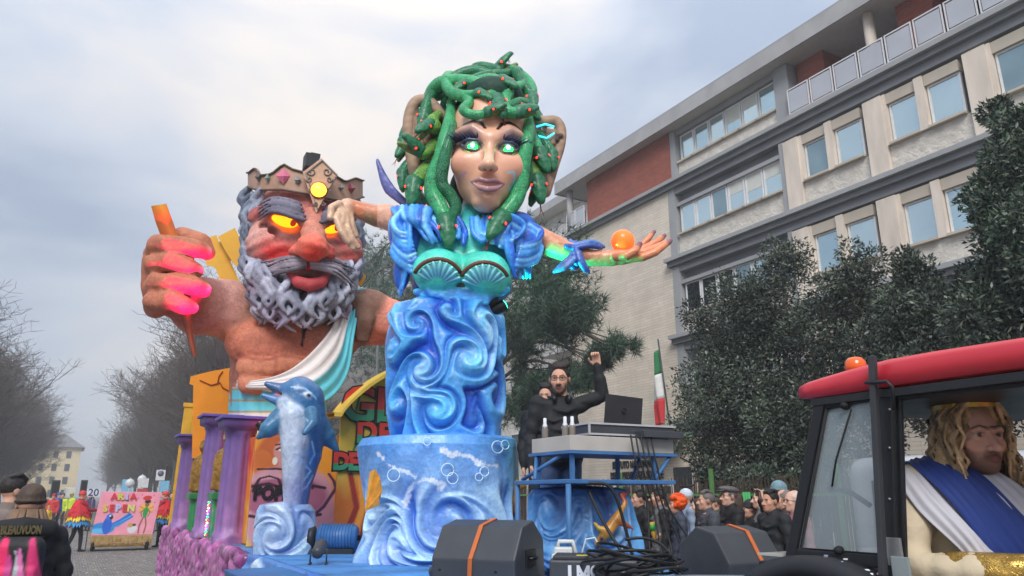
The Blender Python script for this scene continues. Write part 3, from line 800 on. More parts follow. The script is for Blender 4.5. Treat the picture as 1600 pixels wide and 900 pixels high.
evergreen('holm_oak', 'taller evergreen oak rising above the red tractor roof', (10.6, 4.9, 0.1),
          [blob(1590, 390, 10.6, 80, 1, 1.2), blob(1620, 260, 10.7, 75, 1, 1.1), blob(1550, 470, 10.4, 70), blob(1575, 185, 10.8, 32), blob(1650, 430, 10.5, 90), blob(1530, 300, 10.5, 24), blob(1600, 520, 10.4, 70)], 56000, 6)
evergreen('holm_oak', 'evergreen oak behind the tractor between two other oaks', (11.8, 6.6, 0.1),
          [blob(1450, 490, 11.8, 70), blob(1400, 530, 11.8, 60), blob(1500, 530, 11.8, 75), blob(1440, 590, 11.6, 80), blob(1540, 620, 11.6, 90), blob(1420, 430, 12.0, 34)], 46000, 8)
evergreen('evergreen_shrub', 'dark shrubby hedge plant behind the crowd by the fence', (10.6, 7.9, 0.1),
          [blob(1200, 760, 10.6, 50), blob(1280, 760, 10.6, 50), blob(1130, 765, 10.6, 40)], 14000, 9)
M_needle = mat('pine needles', attr='Col', rough=0.6, var=0.15, vscale=1.0)
def pine(name, label, base, branches, seed, tuft=0.20, per=26, blades=12, cols=((66, 92, 74), (80, 106, 84), (52, 76, 62)), group=None, trunk_top=None, wd=0.012):
 base = Vector(base); t = thing(name, label, 'tree', base, 0, group); r = np.random.RandomState(seed)
 m = MB(); tt = Vector(trunk_top) - base
 m.tube(spline([Vector((0, 0, -0.05)), tt * 0.4 + Vector((0.15, 0, 0)), tt * 0.75 + Vector((-0.1, 0.1, 0)), tt], 5), [0.26 - 0.012 * i for i in range(16)], 9)
 m.build('trunk', M_bark, t)
 lm = MB(); P, A = [], []
 for s_, e_, R in branches:
  s_, e_ = Vector(s_) - base, Vector(e_) - base
  mid = s_.lerp(e_, 0.55) + Vector((0, 0, 0.15 * (e_ - s_).length))
  sp = spline([s_, mid, e_], 5); lm.tube(sp, [0.08 - 0.006 * i for i in range(len(sp))], 6)
  for k in range(7):
   tip = np.array(e_) + r.normal(size=3) * R * 0.75 * np.array([1, 1, 0.6]); lm.tube([sp[7], Vector(tip)], [0.025, 0.008], 4)
   c = r.normal(size=(per, 3)) * R * 0.34 + tip; P.append(c); A.append(c - np.array(sp[6]))
  c = r.normal(size=(per * 3, 3)) * R * 0.5 * np.array([1, 1, 0.62]) + np.array(e_); P.append(c); A.append(c - np.array(sp[6]))
 lm.build('limbs', M_bark, t)
 P = np.concatenate(P); A = np.concatenate(A); A /= np.linalg.norm(A, axis=1, keepdims=True)
 n = len(P); P = np.repeat(P, blades, axis=0); A = np.repeat(A, blades, axis=0)
 d = A * 0.7 + r.normal(size=A.shape) * 0.75 + np.array([0, 0, 0.25]); d /= np.linalg.norm(d, axis=1, keepdims=True)
 s = np.cross(d, r.normal(size=A.shape)); s /= np.linalg.norm(s, axis=1, keepdims=True)
 L = (tuft * (0.7 + 0.6 * r.rand(len(P))))[:, None]
 V = np.stack([P - s * wd, P + s * wd, P + d * L], axis=1).reshape(-1, 3); F_ = np.arange(len(P) * 3).reshape(-1, 3)
 cl = np.array([lin(c) for c in cols]); C = np.repeat(np.repeat(cl[r.randint(0, 3, n)] * (0.7 + 0.6 * r.rand(n))[:, None], blades, axis=0), 3, axis=0)
 link('crown', npmesh('crown', V, F_, False, C), M_needle, t)
def pine_from(px_list, x, trunk_px, top_py):
 out = []
 for px, py, R in px_list:
  e_ = onx(px, py, x); k = (e_ - CAMP).length / FPX
  tr = onx(trunk_px, min(py + 45, 720), x); out.append((tr, e_ + Vector((rng.uniform(-1, 1) * R * k * 0.5, 0, 0)), R * k))
 return out
pb = onx(742, 760, 12.5); pt = onx(742, 380, 12.5)
pine('pine_tree', 'dark green pine behind the snake haired statue, boughs reaching over the DJ', (pb.x, pb.y, 0.1),
     pine_from([(880, 470, 42), (850, 440, 48), (905, 485, 26), (830, 500, 48), (800, 430, 50), (870, 520, 30), (780, 490, 50), (815, 545, 30), (840, 400, 42), (790, 380, 40),
    (700, 420, 55), (650, 470, 50), (620, 430, 50), (730, 370, 45), (600, 520, 50), (660, 540, 45), (860, 590, 22), (825, 600, 26), (905, 590, 22), (955, 540, 15), (930, 565, 14),
    (800, 640, 30), (840, 640, 24), (560, 470, 45), (570, 420, 35)], 12.5, 742, 380), 4, trunk_top=pt, tuft=0.30, per=30)
pb = onx(640, 760, 17.5); pt = onx(640, 380, 17.5)
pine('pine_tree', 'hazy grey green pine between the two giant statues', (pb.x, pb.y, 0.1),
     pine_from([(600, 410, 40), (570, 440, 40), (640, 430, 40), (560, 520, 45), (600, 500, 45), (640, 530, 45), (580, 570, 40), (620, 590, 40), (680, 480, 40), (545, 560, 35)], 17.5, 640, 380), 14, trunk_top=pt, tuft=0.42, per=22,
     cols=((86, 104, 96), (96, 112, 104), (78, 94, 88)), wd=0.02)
Fn = thing('fence', 'dark reed fence with green post behind the watching crowd', 'fence', (9.6, 8, 0.1))
r = MB()
for i in range(620):
 y = -6 + i * 0.024; h = 1.75 + rng.uniform(-0.12, 0.1); x = rng.uniform(-0.02, 0.02)
 r.bar((x, y, 0.0), (x + rng.uniform(-0.02, 0.02), y + rng.uniform(-0.02, 0.02), h), rng.uniform(0.010, 0.017))
tag(r.build('reeds', mat('brown reeds', (74, 62, 52), rough=0.9, var=0.4, vscale=9), Fn), kind='stuff')
M_gpost = mat('green fence paint', (86, 132, 74), rough=0.5, var=0.12)
for i in range(6):
 MB().lohi((-0.09, -5.9 + i * 2.5, 0), (-0.03, -5.84 + i * 2.5, 1.95), 0.006).build('post', M_gpost, Fn)
for z in (0.4, 1.5):
 MB().lohi((-0.06, -6, z), (-0.03, 9, z + 0.04)).build('rail', M_gpost, Fn)
gs = thing('green_sign', 'small bright green notice of three strips on the reed fence', 'sign', onx(1167, 780, 9.47))
for i in range(3):
 MB().lohi((-0.008, -0.075 + i * 0.055, -0.06), (0.004, -0.035 + i * 0.055, 0.11)).build('strip', mat('green notice', (96, 214, 130), rough=0.5, var=0.05), gs)
La = Frame(*onx(591, 600, 11.0).xy)
L = frame_thing('street_lamp', 'grey cast street lamp post with scrolled brackets between the statues', 'lamp', La)
MB().tube([La.p(591, 770) * Vector((1, 1, 0)) if False else Vector((La.p(591, 700).x, 0, 0)), La.p(592, 440)], [0.085, 0.06], 10).build('post', mat('cast grey', (96, 100, 102), rough=0.6), L)
m = MB();
for sg in (-1, 1):
 pts = [La.p(592 + sg * t, 440 - 40 * math.sin(t / 48 * 3.1), 0) for t in range(0, 49, 6)]
 m.tube(pts, 0.02, 6)
 for k in (16, 34):
  m.tube([La.p(592 + sg * (k + 6 * math.cos(a) * (1 - a / 12)), 415 + 6 * math.sin(a) * (1 - a / 12), 0) for a in np.linspace(0, 7, 14)], 0.012, 5)
m.build('bracket', MATS['cast grey'], L)
MB().lathe([(0.02, 0), (0.12, 0.05), (0.16, 0.12), (0.10, 0.2), (0.16, 0.28), (0.12, 0.5), (0.04, 0.62), (0.02, 0.75)], La.p(592, 450), 12).build('finial', MATS['cast grey'], L)
for sg in (-1, 1):
 MB().lathe([(0.03, 0.12), (0.11, 0.02), (0.17, -0.10), (0.13, -0.16), (0.02, -0.22)], La.p(592 + sg * 48, 445), 12).build('lamp_shade', M_soff, L)
# ================================================================== BEARDED GIANT
M_paint = mat('matt sculpture paint', attr='Col', rough=0.6, var=0.14, vscale=3.5, bump=0.5, bscale=16, bump2=0.7, bscale2=3.5, spec=0.35, mottle=0.26)
M_gloss = mat('glossy sculpture paint', attr='Col', rough=0.36, var=0.14, vscale=5.0, bump=0.4, bscale=18, bump2=0.5, bscale2=5.0, coat=0.2, mottle=0.22)
def lamp(name, loc, energy, color, radius=0.08, target=None, spot=None, blend=0.6):
 d = bpy.data.lights.new(name, 'SPOT' if spot else 'POINT'); d.energy = energy; d.color = [float(v) for v in color]; d.shadow_soft_size = radius
 o = bpy.data.objects.new(name, d); COL.objects.link(o); o.location = loc
 if spot:
  d.spot_size = math.radians(spot); d.spot_blend = blend
  o.rotation_euler = (Vector(target) - Vector(loc)).to_track_quat('-Z', 'Y').to_euler()
 return o
ZF = Frame(2.95, 12.3)
Z = frame_thing('bearded_giant_statue', 'giant bearded king figure in crown and white toga, glowing amber eyes', 'statue', ZF)
q = ZF.q; zk = ZF.k
FLESH = (196, 126, 98)
def px_bounds(fr, pts, pad):
 xs, ys_, ds = [p[0] for p in pts], [p[1] for p in pts], [p[2] if len(p) > 2 else 0 for p in pts]
 a = np.array([fr.q((x, y, d)) for x in (min(xs), max(xs)) for y in (min(ys_), max(ys_)) for d in (min(ds), max(ds))]); return a.min(axis=0) - pad, a.max(axis=0) + pad
lo, hi = px_bounds(ZF, [(225, 365, -130), (665, 700, 75), (225, 700, 0), (665, 365, 0)], 0.0)
f = Field(lo, hi, 0.036)
R_ = lambda *a: tuple(v * zk for v in a)
f.ell(q((455, 525, 5)), R_(92, 58, 66), FLESH)
f.ell(q((436, 600, 5)), R_(62, 54, 85), FLESH, 0.28)
f.cone(q((434, 600, 5)), q((432, 680, 5)), 58 * zk, 58 * zk, FLESH, 0.2)
f.ell(q((408, 540, -40)), R_(48, 22, 30), (205, 128, 98), 0.12)
f.ell(q((500, 535, -42)), R_(44, 22, 32), (205, 128, 98), 0.12)
for yy, w in ((575, 27), (602, 26)):
 f.box(q((404, yy, -56)), R_(w, 14, 13.5), 0.12, (214, 140, 104), 0.03)
 f.box(q((458, yy - 2, -56)), R_(w, 14, 13.5), 0.12, (214, 140, 104), 0.03)
f.cone(q((385, 495, 5)), q((352, 484, -14)), 42 * zk, 38 * zk, (120, 98, 70), 0.2)
f.cone(q((356, 484, -14)), q((312, 478, -42)), 40 * zk, 37 * zk, (222, 165, 148), 0.12)
f.cone(q((312, 478, -42)), q((268, 456, -78)), 36 * zk, 31 * zk, (178, 104, 76), 0.12)
f.ell(q((320, 462, -50)), R_(24, 26, 20), (226, 165, 150), 0.1)
f.cone(q((540, 500, 8)), q((572, 494, 4)), 42 * zk, 40 * zk, (132, 96, 78), 0.25)
f.cone(q((578, 500, 4)), q((655, 508, -4)), 37 * zk, 30 * zk, (224, 142, 118), 0.06)
for i in range(9):
 a = i / 8.0
 f.tube([q((548 + 34 * a, 466 + 4 * i % 7, -34 + 6 * a)), q((556 + 26 * a, 500, -38)), q((560 + 16 * a, 530, -28))], 3.2 * zk, (116, 84, 68), 0.04)
 f.tube([q((372 + 22 * a, 462, -34)), q((376 + 22 * a, 500, -40)), q((380 + 14 * a, 528, -34))], 3.0 * zk, (112, 92, 62), 0.04)
PINKF = (184, 118, 88)
f.ell(q((258, 425, -86)), R_(28, 24, 46), (176, 108, 80), 0.15)
for j, (y0, ln) in enumerate(((391, 318), (419, 306), (450, 316), (478, 300))):
 f.tube([q((243, y0 + 3, -82)), q((243, y0 - 8, -112)), q((268, y0 - 9, -126)), q((ln - 14, y0 - 2, -124)), q((ln, y0 + 3, -114))], [13 * zk, 13 * zk, 13 * zk, 12 * zk, 9.5 * zk], PINKF, 0.015)
 f.ell(q((ln + 3, y0 + 1, -118)), R_(7, 4, 6), (226, 170, 150), 0.02)
f.tube([q((262, 392, -76)), q((285, 374, -92)), q((312, 380, -98)), q((322, 396, -98))], [16 * zk, 15 * zk, 13 * zk, 10 * zk], PINKF, 0.05)
f.disp(lambda x, y, z: 0.016 * vnoise(x * 4, y * 4, z * 4, 3) + 0.012 * np.sin(9 * (x + z) + 4 * vnoise(x * 1.6, y * 1.6, z * 1.6, 8)))
def pz_body(V, C):
 for p, r, c, a in (((404, 560, -60), 60, (150, 78, 62), 0.35), ((470, 560, -62), 60, (150, 78, 62), 0.35), ((455, 500, -60), 60, (196, 110, 84), 0.4),
                       ((300, 505, -60), 40, (176, 84, 66), 0.6), ((330, 520, -30), 36, (230, 130, 40), 0.7), ((395, 470, -30), 30, (120, 90, 70), 0.3),
                       ((280, 470, -100), 50, (170, 70, 56), 0.4), ((620, 540, -20), 40, (190, 90, 80), 0.5)):
  airbrush(V, C, q(p), r * zk, c, a)
 for x in (404, 458):
  for y in (588, 560): brush(V, C, [q((x - 28, y, -60)), q((x + 28, y + 3, -60))], 3.2 * zk, (150, 80, 62), 0.4, 0.0)
 brush(V, C, [q((431, 552, -60)), q((431, 620, -60))], 3.0 * zk, (150, 80, 62), 0.4, 0.0)
 brush(V, C, [q((372, 552, -60)), q((408, 566, -60)), q((440, 556, -60)), q((476, 564, -60)), q((520, 545, -60))], 3.2 * zk, (150, 80, 62), 0.5, 0.0)
 brush(V, C, [q((478, 500, -60)), q((472, 540, -60))], 2.6 * zk, (24, 20, 20), 1.0, -0.2)
 return C
link('body', f.mesh('body', pz_body), M_paint, Z)
lo, hi = px_bounds(ZF, [(372, 255, -140), (580, 480, 95)], 0.0)
f = Field(lo, hi, 0.026)
HF = (206, 138, 120)
f.ell(q((474, 372, 0)), R_(80, 84, 90), HF)
f.ell(q((478, 420, -20)), R_(62, 66, 60), HF, 0.3)
f.ell(q((430, 384, -54)), R_(38, 26, 26), (206, 150, 138), 0.3)
f.tube([q((462, 378, -98)), q((452, 396, -92)), q((430, 414, -84))], R_(3, 3.5, 3), (120, 40, 44), 0.05, sub=True)
f.tube([q((516, 380, -96)), q((524, 396, -86)), q((532, 412, -76))], R_(3, 3.5, 3), (110, 40, 44), 0.05, sub=True)
f.ell(q((537, 394, -42)), R_(26, 26, 26), (196, 120, 110), 0.28)
f.ell(q((446, 345, -86)), R_(27, 15, 13), None, 0.10, roty(0.2), sub=True)
f.ell(q((518, 355, -84)), R_(22, 15, 12), None, 0.10, roty(-0.1), sub=True)
f.tube([q((398, 338, -50)), q((430, 322, -80)), q((462, 332, -96)), q((480, 348, -98))], R_(9, 11, 11, 8), (170, 96, 92), 0.16)
f.tube([q((496, 350, -98)), q((515, 340, -92)), q((545, 338, -64))], R_(8, 10, 8), (160, 74, 80), 0.16)
f.cone(q((489, 338, -92)), q((489, 378, -112)), 13 * zk, 18 * zk, (206, 134, 112), 0.12)
f.ell(q((488, 388, -122)), R_(21, 20, 17), (228, 118, 94), 0.10)
f.ell(q((467, 393, -106)), R_(13, 13, 11), (222, 110, 92), 0.06); f.ell(q((510, 395, -104)), R_(12, 13, 11), (200, 84, 76), 0.06)
f.ell(q((470, 401, -112)), R_(5, 6, 3), (60, 20, 20), 0.02, sub=True); f.ell(q((505, 402, -110)), R_(5, 6, 3), (60, 20, 20), 0.02, sub=True)
for k in range(4):
 f.tube([q((408 + 4 * k, 352 + 5 * k, -66)), q((440, 362 + 4.5 * k, -86)), q((470, 358 + 4 * k, -92))], 3.0 * zk, (150, 84, 78), 0.06, sub=True)
 f.tube([q((502, 368 + 3 * k, -92)), q((520, 370 + 4 * k, -84)), q((545, 362 + 5 * k, -64))], 2.8 * zk, (140, 70, 70), 0.06, sub=True)
f.disp(lambda x, y, z: 0.010 * np.sin(z * 34 + 3 * np.sin(x * 5) + 2 * vnoise(x * 3, y * 3, z * 3, 5)) + 0.010 * vnoise(x * 6, y * 6, z * 6, 2))
f.ell(q((482, 429, -98)), R_(28, 22, 10), (70, 14, 16), 0.04, sub=True)
f.tube([q((450, 420, -86)), q((470, 414, -98)), q((482, 417, -100)), q((496, 414, -98)), q((514, 421, -86))], R_(4, 6.5, 6, 6.5, 4), (176, 44, 48), 0.02)
f.tube([q((451, 428, -88)), q((466, 441, -100)), q((484, 446, -103)), q((502, 441, -99)), q((514, 428, -87))], R_(4, 8, 9, 8, 4), (190, 74, 78), 0.02)
def pz_head(V, C):
 for p, r, c, a in (((424, 398, -80), 34, (236, 30, 28), 1.0), ((446, 396, -88), 26, (206, 12, 18), 1.0), ((490, 396, -132), 22, (236, 40, 30), 1.0), ((540, 404, -60), 26, (206, 50, 50), 0.8),
                       ((500, 330, -80), 34, (150, 36, 56), 0.7), ((530, 330, -70), 34, (128, 40, 60), 0.7), ((450, 312, -74), 30, (150, 66, 72), 0.6), ((478, 345, -98), 16, (110, 60, 62), 0.5),
                       ((530, 378, -72), 26, (150, 70, 70), 0.5), ((400, 370, -60), 30, (226, 176, 160), 0.6), ((438, 366, -84), 20, (220, 170, 156), 0.5)):
  airbrush(V, C, q(p), r * zk, c, a)
 return C
HD = link('head', f.mesh('head', pz_head), M_paint, Z)
M_amber = mat('lit amber eye', (255, 160, 20), rough=0.3, var=0.25, vscale=14, emit=(255, 148, 12), estr=1.5)
for c, r, rot in (((445, 345, -79), (18, 8, 8.5), 0.22), ((515, 356, -79), (15, 8, 8), -0.05)):
 e_ = MB().ball((0, 0, 0), R_(*r), 18, 10).build('eye', M_amber, HD, q(c), (0, rot, 0))
 MB().ball(R_(r[0] * 0.66, -r[1] * 0.72, -r[2] * 0.15), R_(4.2, 3.2, 5.5), 10, 8).build('pupil', mat('dark amber pupil', (120, 40, 10), rough=0.2, emit=(200, 60, 8), estr=0.35), e_)
def strands(fr, lst, res, bounds, name, par, base=None, m=M_paint, dark=(74, 78, 92), light=(184, 190, 204), tip=None, seed=0):
 r = random.Random(seed); lo, hi = px_bounds(fr, bounds, 0.0); f = Field(lo, hi, res); kk = fr.k
 if base: base(f)
 for pts, w in lst:
  n = len(pts); c = np.array(dark) + (np.array(light) - np.array(dark)) * r.uniform(0.35, 1.0)
  sp = spline([fr.q(p) for p in pts], 3); m_ = len(sp)
  f.tube(sp, [w * kk * (0.75 + 0.5 * math.sin(math.pi * min(1, (i + 1) / m_ * 0.9))) * (1 - 0.62 * (i / (m_ - 1)) ** 2) for i in range(m_)], tuple(c), 0.008)
 def pnt(V, C):
  nz = vnoise(V[:, 0] * 9, V[:, 1] * 9, V[:, 2] * 9, seed)[:, None]
  C = C * (1 + 0.22 * nz)
  if tip is not None:
   for p, rr, cc, a in tip: airbrush(V, C, fr.q(p), rr * kk, cc, a)
  return C
 return link(name, f.mesh(name, pnt), m, par)
r = random.Random(2); L_ = []
for row, (y0, n, ln, dd) in enumerate(((416, 19, 40, 4), (432, 20, 44, -2), (450, 19, 44, -5), (466, 17, 44, -2), (478, 13, 36, 6))):
 for i in range(n):
  a = -1.25 + 2.5 * (i + 0.5 * (row % 2)) / (n - 1) + r.uniform(-0.04, 0.04)
  R1 = 91 - 5 * row
  x = 468 + R1 * math.sin(a) * 1.0; d = -26 - (66 - 4 * row) * math.cos(a) + dd; y = y0 - 14 * abs(a) + (14 if abs(a) < 0.5 and row == 0 else 0)
  if row < 2 and abs(x - 482) < 36: continue
  sw = r.choice((-1, 1)) * r.uniform(7, 12); l2 = ln * r.uniform(0.85, 1.25)
  L_.append(([(x, y, d + 14), (x + sw * 0.6, y + l2 * 0.3, d - 8), (x - sw * 0.5, y + l2 * 0.68, d - 15), (x + sw * 0.9 - a * 4, y + l2, d - 12)], r.uniform(3.9, 5.2)))
for i in range(15):
 t = i / 14
 for s_ in (-1, 1):
  x = 472 + s_ * (83 - 4 * t); y = 372 + 60 * t
  if s_ > 0 and y < 385: continue
  L_.append(([(x, y, -20 - 22 * t), (x - 4 * s_ + 5, y + 14, -38 - 18 * t), (x + 3 * s_, y + 28, -36 - 18 * t), (x - 3 * s_, y + 40, -30 - 20 * t)], 4.6))
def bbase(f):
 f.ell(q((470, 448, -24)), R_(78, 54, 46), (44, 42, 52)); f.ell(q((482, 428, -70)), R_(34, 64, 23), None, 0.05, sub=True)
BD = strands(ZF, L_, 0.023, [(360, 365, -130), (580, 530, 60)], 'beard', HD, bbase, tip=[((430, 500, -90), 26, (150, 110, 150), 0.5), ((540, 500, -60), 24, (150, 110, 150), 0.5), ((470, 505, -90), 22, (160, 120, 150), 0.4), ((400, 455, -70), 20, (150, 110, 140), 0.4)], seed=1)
L_ = []
for s_, x0, x1, y1 in ((-1, 478, 398, 424), (1, 486, 552, 428)):
 for j in range(7):
  t = j / 6 * 2.1
  L_.append(([(x0, 402 + 8 * t, -112 + 4 * t), (x0 + (x1 - x0) * 0.35, 401 + 11 * t + r.uniform(-2, 2), -108), (x0 + (x1 - x0) * 0.7, 408 + 12 * t + r.uniform(-3, 3), -92), (x1 + s_ * 3 * t + r.uniform(-6, 6), y1 - 14 + 24 * t, -66)], 2.0))
strands(ZF, L_, 0.014, [(385, 390, -130), (565, 450, 0)], 'moustache', HD, seed=3, dark=(60, 54, 64), light=(182, 176, 184))
L_ = []
for j in range(5):
 L_.append(([(478 - 2 * j, 344 - 6 * j, -112 + 3 * j), (455, 332 - 6 * j + 6, -114 + 3 * j), (425, 324 - 5 * j + 6, -100 + 3 * j), (402, 340 - 6 * j + 6, -70)], 3.2))
 L_.append(([(500 + 2 * j, 348 - 5 * j, -112 + 3 * j), (520, 338 - 5 * j + 4, -108 + 3 * j), (548, 338 - 5 * j + 4, -78)], 3.0))
strands(ZF, L_, 0.026, [(390, 300, -130), (565, 360, 0)], 'eyebrows', HD, seed=4, dark=(70, 68, 80), light=(128, 124, 140))
L_ = []; r = random.Random(5)
for i in range(90):
 a = r.uniform(0.78, 1.9); y = r.uniform(290, 405); s_ = -1 if i % 3 else 1
 x = 472 + s_ * 88 * math.sin(a); d = -80 * math.cos(a) - 6
 if s_ > 0 and d < -30: continue
 sw = r.uniform(4, 9) * r.choice((-1, 1))
 L_.append(([(x + 6 * -s_, y, d), (x + sw, y + 16, d - 5 * s_), (x - sw, y + 34, d), (x + sw * 0.7, y + 52, d - 4)], r.uniform(3.8, 5.0)))
for i in range(0):
 x = 405 + i * 9; L_.append(([(x, 296, -66 - 5 * i * 0.8), (x + 7, 305, -72 - 4 * i), (x + 12, 300, -76 - 3 * i), (x + 16, 310, -74 - 3 * i)], 5))
strands(ZF, L_, 0.024, [(370, 280, -110), (580, 465, 110)], 'hair', HD, lambda f: f.ell(q((474, 345, 30)), R_(80, 70, 78), (50, 56, 68)), seed=6, dark=(70, 82, 98), light=(160, 172, 188))
M_gold = mat('dull bronze crown', (176, 140, 118), rough=0.5, var=0.2, vscale=5, bump=0.3, bscale=12)
def polyat(pl, x):
 for (x0, y0), (x1, y1) in zip(pl, pl[1:]):
  if x <= x1: return y0 + (y1 - y0) * max(0, (x - x0)) / (x1 - x0)
 return pl[-1][1]
CT = [(388, 270), (398, 262), (406, 274), (424, 272), (443, 256), (456, 264), (478, 270), (520, 272), (540, 284), (556, 278), (566, 282)]
CBt = [(388, 292), (402, 297), (440, 296), (480, 303), (520, 312), (548, 316), (566, 308)]
vs_, fs_ = [], []; NA = 60
for i in range(NA + 1):
 a = math.radians(-125 + 250 * i / NA); x = 477 + 90 * math.sin(a); d = -92 * math.cos(a) + 4
 tp, bt = polyat(CT, x), polyat(CBt, x)
 if abs(a) > 1.75: bt = tp + 22
 for rr, yy in ((0, bt), (0, tp), (-5, tp), (-5, bt)):
  sc = (90 + rr) / 90; vs_.append(q((477 + (x - 477) * sc, yy, 4 + (d - 4) * sc)))
for i in range(NA):
 for k in range(4): fs_.append([i * 4 + k, i * 4 + (k + 1) % 4, i * 4 + 4 + (k + 1) % 4, i * 4 + 4 + k])
fs_ += [[3, 2, 1, 0], [NA * 4 + k for k in range(4)]]
CW = link('crown', fix_normals(npmesh('crown', vs_, fs_, False)), M_gold, Z)
m = MB()
for pl in (CT, CBt):
 pts = []
 for i in range(6, NA - 5):
  a = math.radians(-125 + 250 * i / NA); x = 477 + 91.5 * math.sin(a); pts.append(q((x, polyat(pl, x), -93.5 * math.cos(a) + 4)))
 m.tube(pts, 1.6 * zk, 5)
m.build('rim', mat('dark crown rim', (96, 78, 66), rough=0.6), CW)
dia = [(502, 247), (473, 269), (494, 333), (528, 273)]
def plate(poly, d0, d1, name, m, par):
 n = len(poly); vs = [q((x, y, d0)) for x, y in poly] + [q((x, y, d1)) for x, y in poly]
 return link(name, fix_normals(npmesh(name, vs, [list(range(n)), list(range(n, 2 * n))] + [[i, (i + 1) % n, (i + 1) % n + n, i + n] for i in range(n)], False)), m, par)
PL = plate(dia, -108, -96, 'front_plate', mat('front crown plate', (196, 156, 128), rough=0.5, var=0.2, vscale=6, bump=0.4, bscale=12), CW)
m = MB(); cx, cy = 500, 291
m.tube([q((502 + (x - 500) * 0.88, 284 + (y - 284) * 0.90, -109)) for x, y in dia + dia[:1]], 1.2 * zk, 5)
for sx in (-1, 1):
 for (x0, y0, s_) in ((12, 268, 7), (16, 280, 5), (6, 318, 4), (14, 296, 4)):
  m.tube([q((499 + sx * (x0 + s_ * math.cos(a) * (1 - a / 9)), y0 + s_ * math.sin(a) * (1 - a / 9), -109)) for a in np.linspace(0, 7, 14)], 0.95 * zk, 5)
m.build('scrollwork', mat('grey scrollwork', (120, 112, 108), rough=0.5), PL)
MB().ball(q((498, 297, -110)), R_(10.5, 7, 10.5), 20, 12).build('lit_jewel', mat('lit amber jewel', (255, 190, 60), rough=0.3, var=0.2, vscale=20, emit=(255, 168, 40), estr=2.6), PL)
m = MB(); m.tube([q((498 + 11.5 * math.cos(a), 297 + 11.5 * math.sin(a), -109)) for a in np.linspace(0, 6.283, 25)], 1.8 * zk, 6); m.build('jewel_ring', mat('red jewel ring', (176, 70, 52), rough=0.4), PL)
def diamond_gem(x, y, w, h, d, c, nm='jewel'):
 vs = [q((x - w, y, d)), q((x, y - h, d)), q((x + w, y, d)), q((x, y + h, d)), q((x, y, d - 5))]
 link(nm, fix_normals(npmesh(nm, vs, [[0, 1, 4], [1, 2, 4], [2, 3, 4], [3, 0, 4], [3, 2, 1, 0]], False)), mat('jewel %d' % c[0], c, rough=0.2, var=0.1, coat=0.5), CW)
for x, y, w, h, c in ((443, 275, 12, 12, (214, 110, 142)), (465, 281, 6, 6, (140, 150, 150)), (418, 278, 5, 7, (116, 140, 124)), (404, 276, 6, 9, (90, 84, 84)), (549, 294, 7, 9, (130, 60, 72)), (533, 293, 5, 6, (110, 116, 118))):
 a = math.asin(max(-1, min(1, (x - 477) / 92))); diamond_gem(x, y, w, h, -92 * math.cos(a) + 1, c)
m = MB(); m.box(q((486, 254, -40)), R_(10, 10, 11), rotz(0.2), 0.01); m.box(q((492, 244, -38)), R_(7, 5, 3), rotz(0.2)); m.build('lamp_box', mat('black lamp housing', (40, 42, 46), rough=0.5), CW)
WH, BL = (222, 216, 214), (104, 206, 222)
inner = spline([q(p) for p in ((364, 590, 10), (384, 596, -62), (436, 586, -84), (478, 560, -84), (515, 520, -72), (534, 482, -50), (548, 452, -8), (556, 446, 40))], 6)
outer = spline([q(p) for p in ((362, 606, 10), (386, 608, -70), (440, 612, -94), (502, 628, -82), (540, 590, -52), (552, 525, -46), (565, 462, -14), (576, 454, 40))], 6)
vs_, cs_ = [], []; NV = 18
for i, (a, b_) in enumerate(zip(inner, outer)):
 t = i / (len(inner) - 1)
 for j in range(NV + 1):
  v = j / NV; p = a.lerp(b_, v)
  fold = 0.028 * math.sin(v * 24 + t * 3) * min(1, t * 2.2 + 0.25) + 0.02 * math.sin(v * 9 + t * 8)
  p = p + Vector((0, -1, 0)) * (fold + 0.10 * math.sin(math.pi * v) * 0.6)
  vs_.append(p); cs_.append(lin(BL if (v > 0.52 and t > 0.42) else WH))
n = len(inner); fs_ = [[i * (NV + 1) + j, i * (NV + 1) + j + 1, (i + 1) * (NV + 1) + j + 1, (i + 1) * (NV + 1) + j] for i in range(n - 1) for j in range(NV)]
M_cloth = mat('painted toga cloth', attr='Col', rough=0.8, var=0.06, vscale=4, bump=0.25, bscale=14, bump2=0.4, bscale2=3)
o = link('sash', npmesh('sash', vs_, np.array(fs_), True, np.array(cs_)), M_cloth, Z)
so = o.modifiers.new('thickness', 'SOLIDIFY'); so.thickness = 0.03
vs_, cs_ = [], []; NA, NZ = 110, 44
for j in range(NZ + 1):
 t = j / NZ; py = 735 - 130 * t
 for i in range(NA):
  a = 2 * math.pi * i / NA
  fold = 1 + 0.016 * math.sin(a * 21 + t * 2) + 0.012 * math.sin(a * 9 + 3 * t) + 0.01 * math.sin(a * 34)
  rx, ry = (80 - 6 * t) * fold, (82 - 6 * t) * fold
  yy = py - (18 * max(0, math.sin(a)) if t > 0.9 else 0)
  vs_.append(q((434 + rx * math.sin(a), yy, 5 - ry * math.cos(a))))
  pyv = py
  c = WH
  if 609 < pyv < 624 or 627 < pyv < 641: c = BL
  elif 605 < pyv < 645: c = (170, 140, 90) if (pyv < 609.5 or pyv > 640.5 or 623.5 < pyv < 627.5) else BL
  cs_.append(lin(c))
fs_ = [[j * NA + i, j * NA + (i + 1) % NA, (j + 1) * NA + (i + 1) % NA, (j + 1) * NA + i] for j in range(NZ) for i in range(NA)]
o = link('skirt', npmesh('skirt', vs_, np.array(fs_), True, np.array(cs_)), M_cloth, Z)
M_staff = mat('painted bolt staff', attr='Col', rough=0.5, var=0.12, vscale=5)
pts = [(248, 320, 12), (256, 345, 13), (266, 372, 13), (280, 440, 10), (292, 500, 7), (304, 557, 3)]
vs_, cs_ = [], []
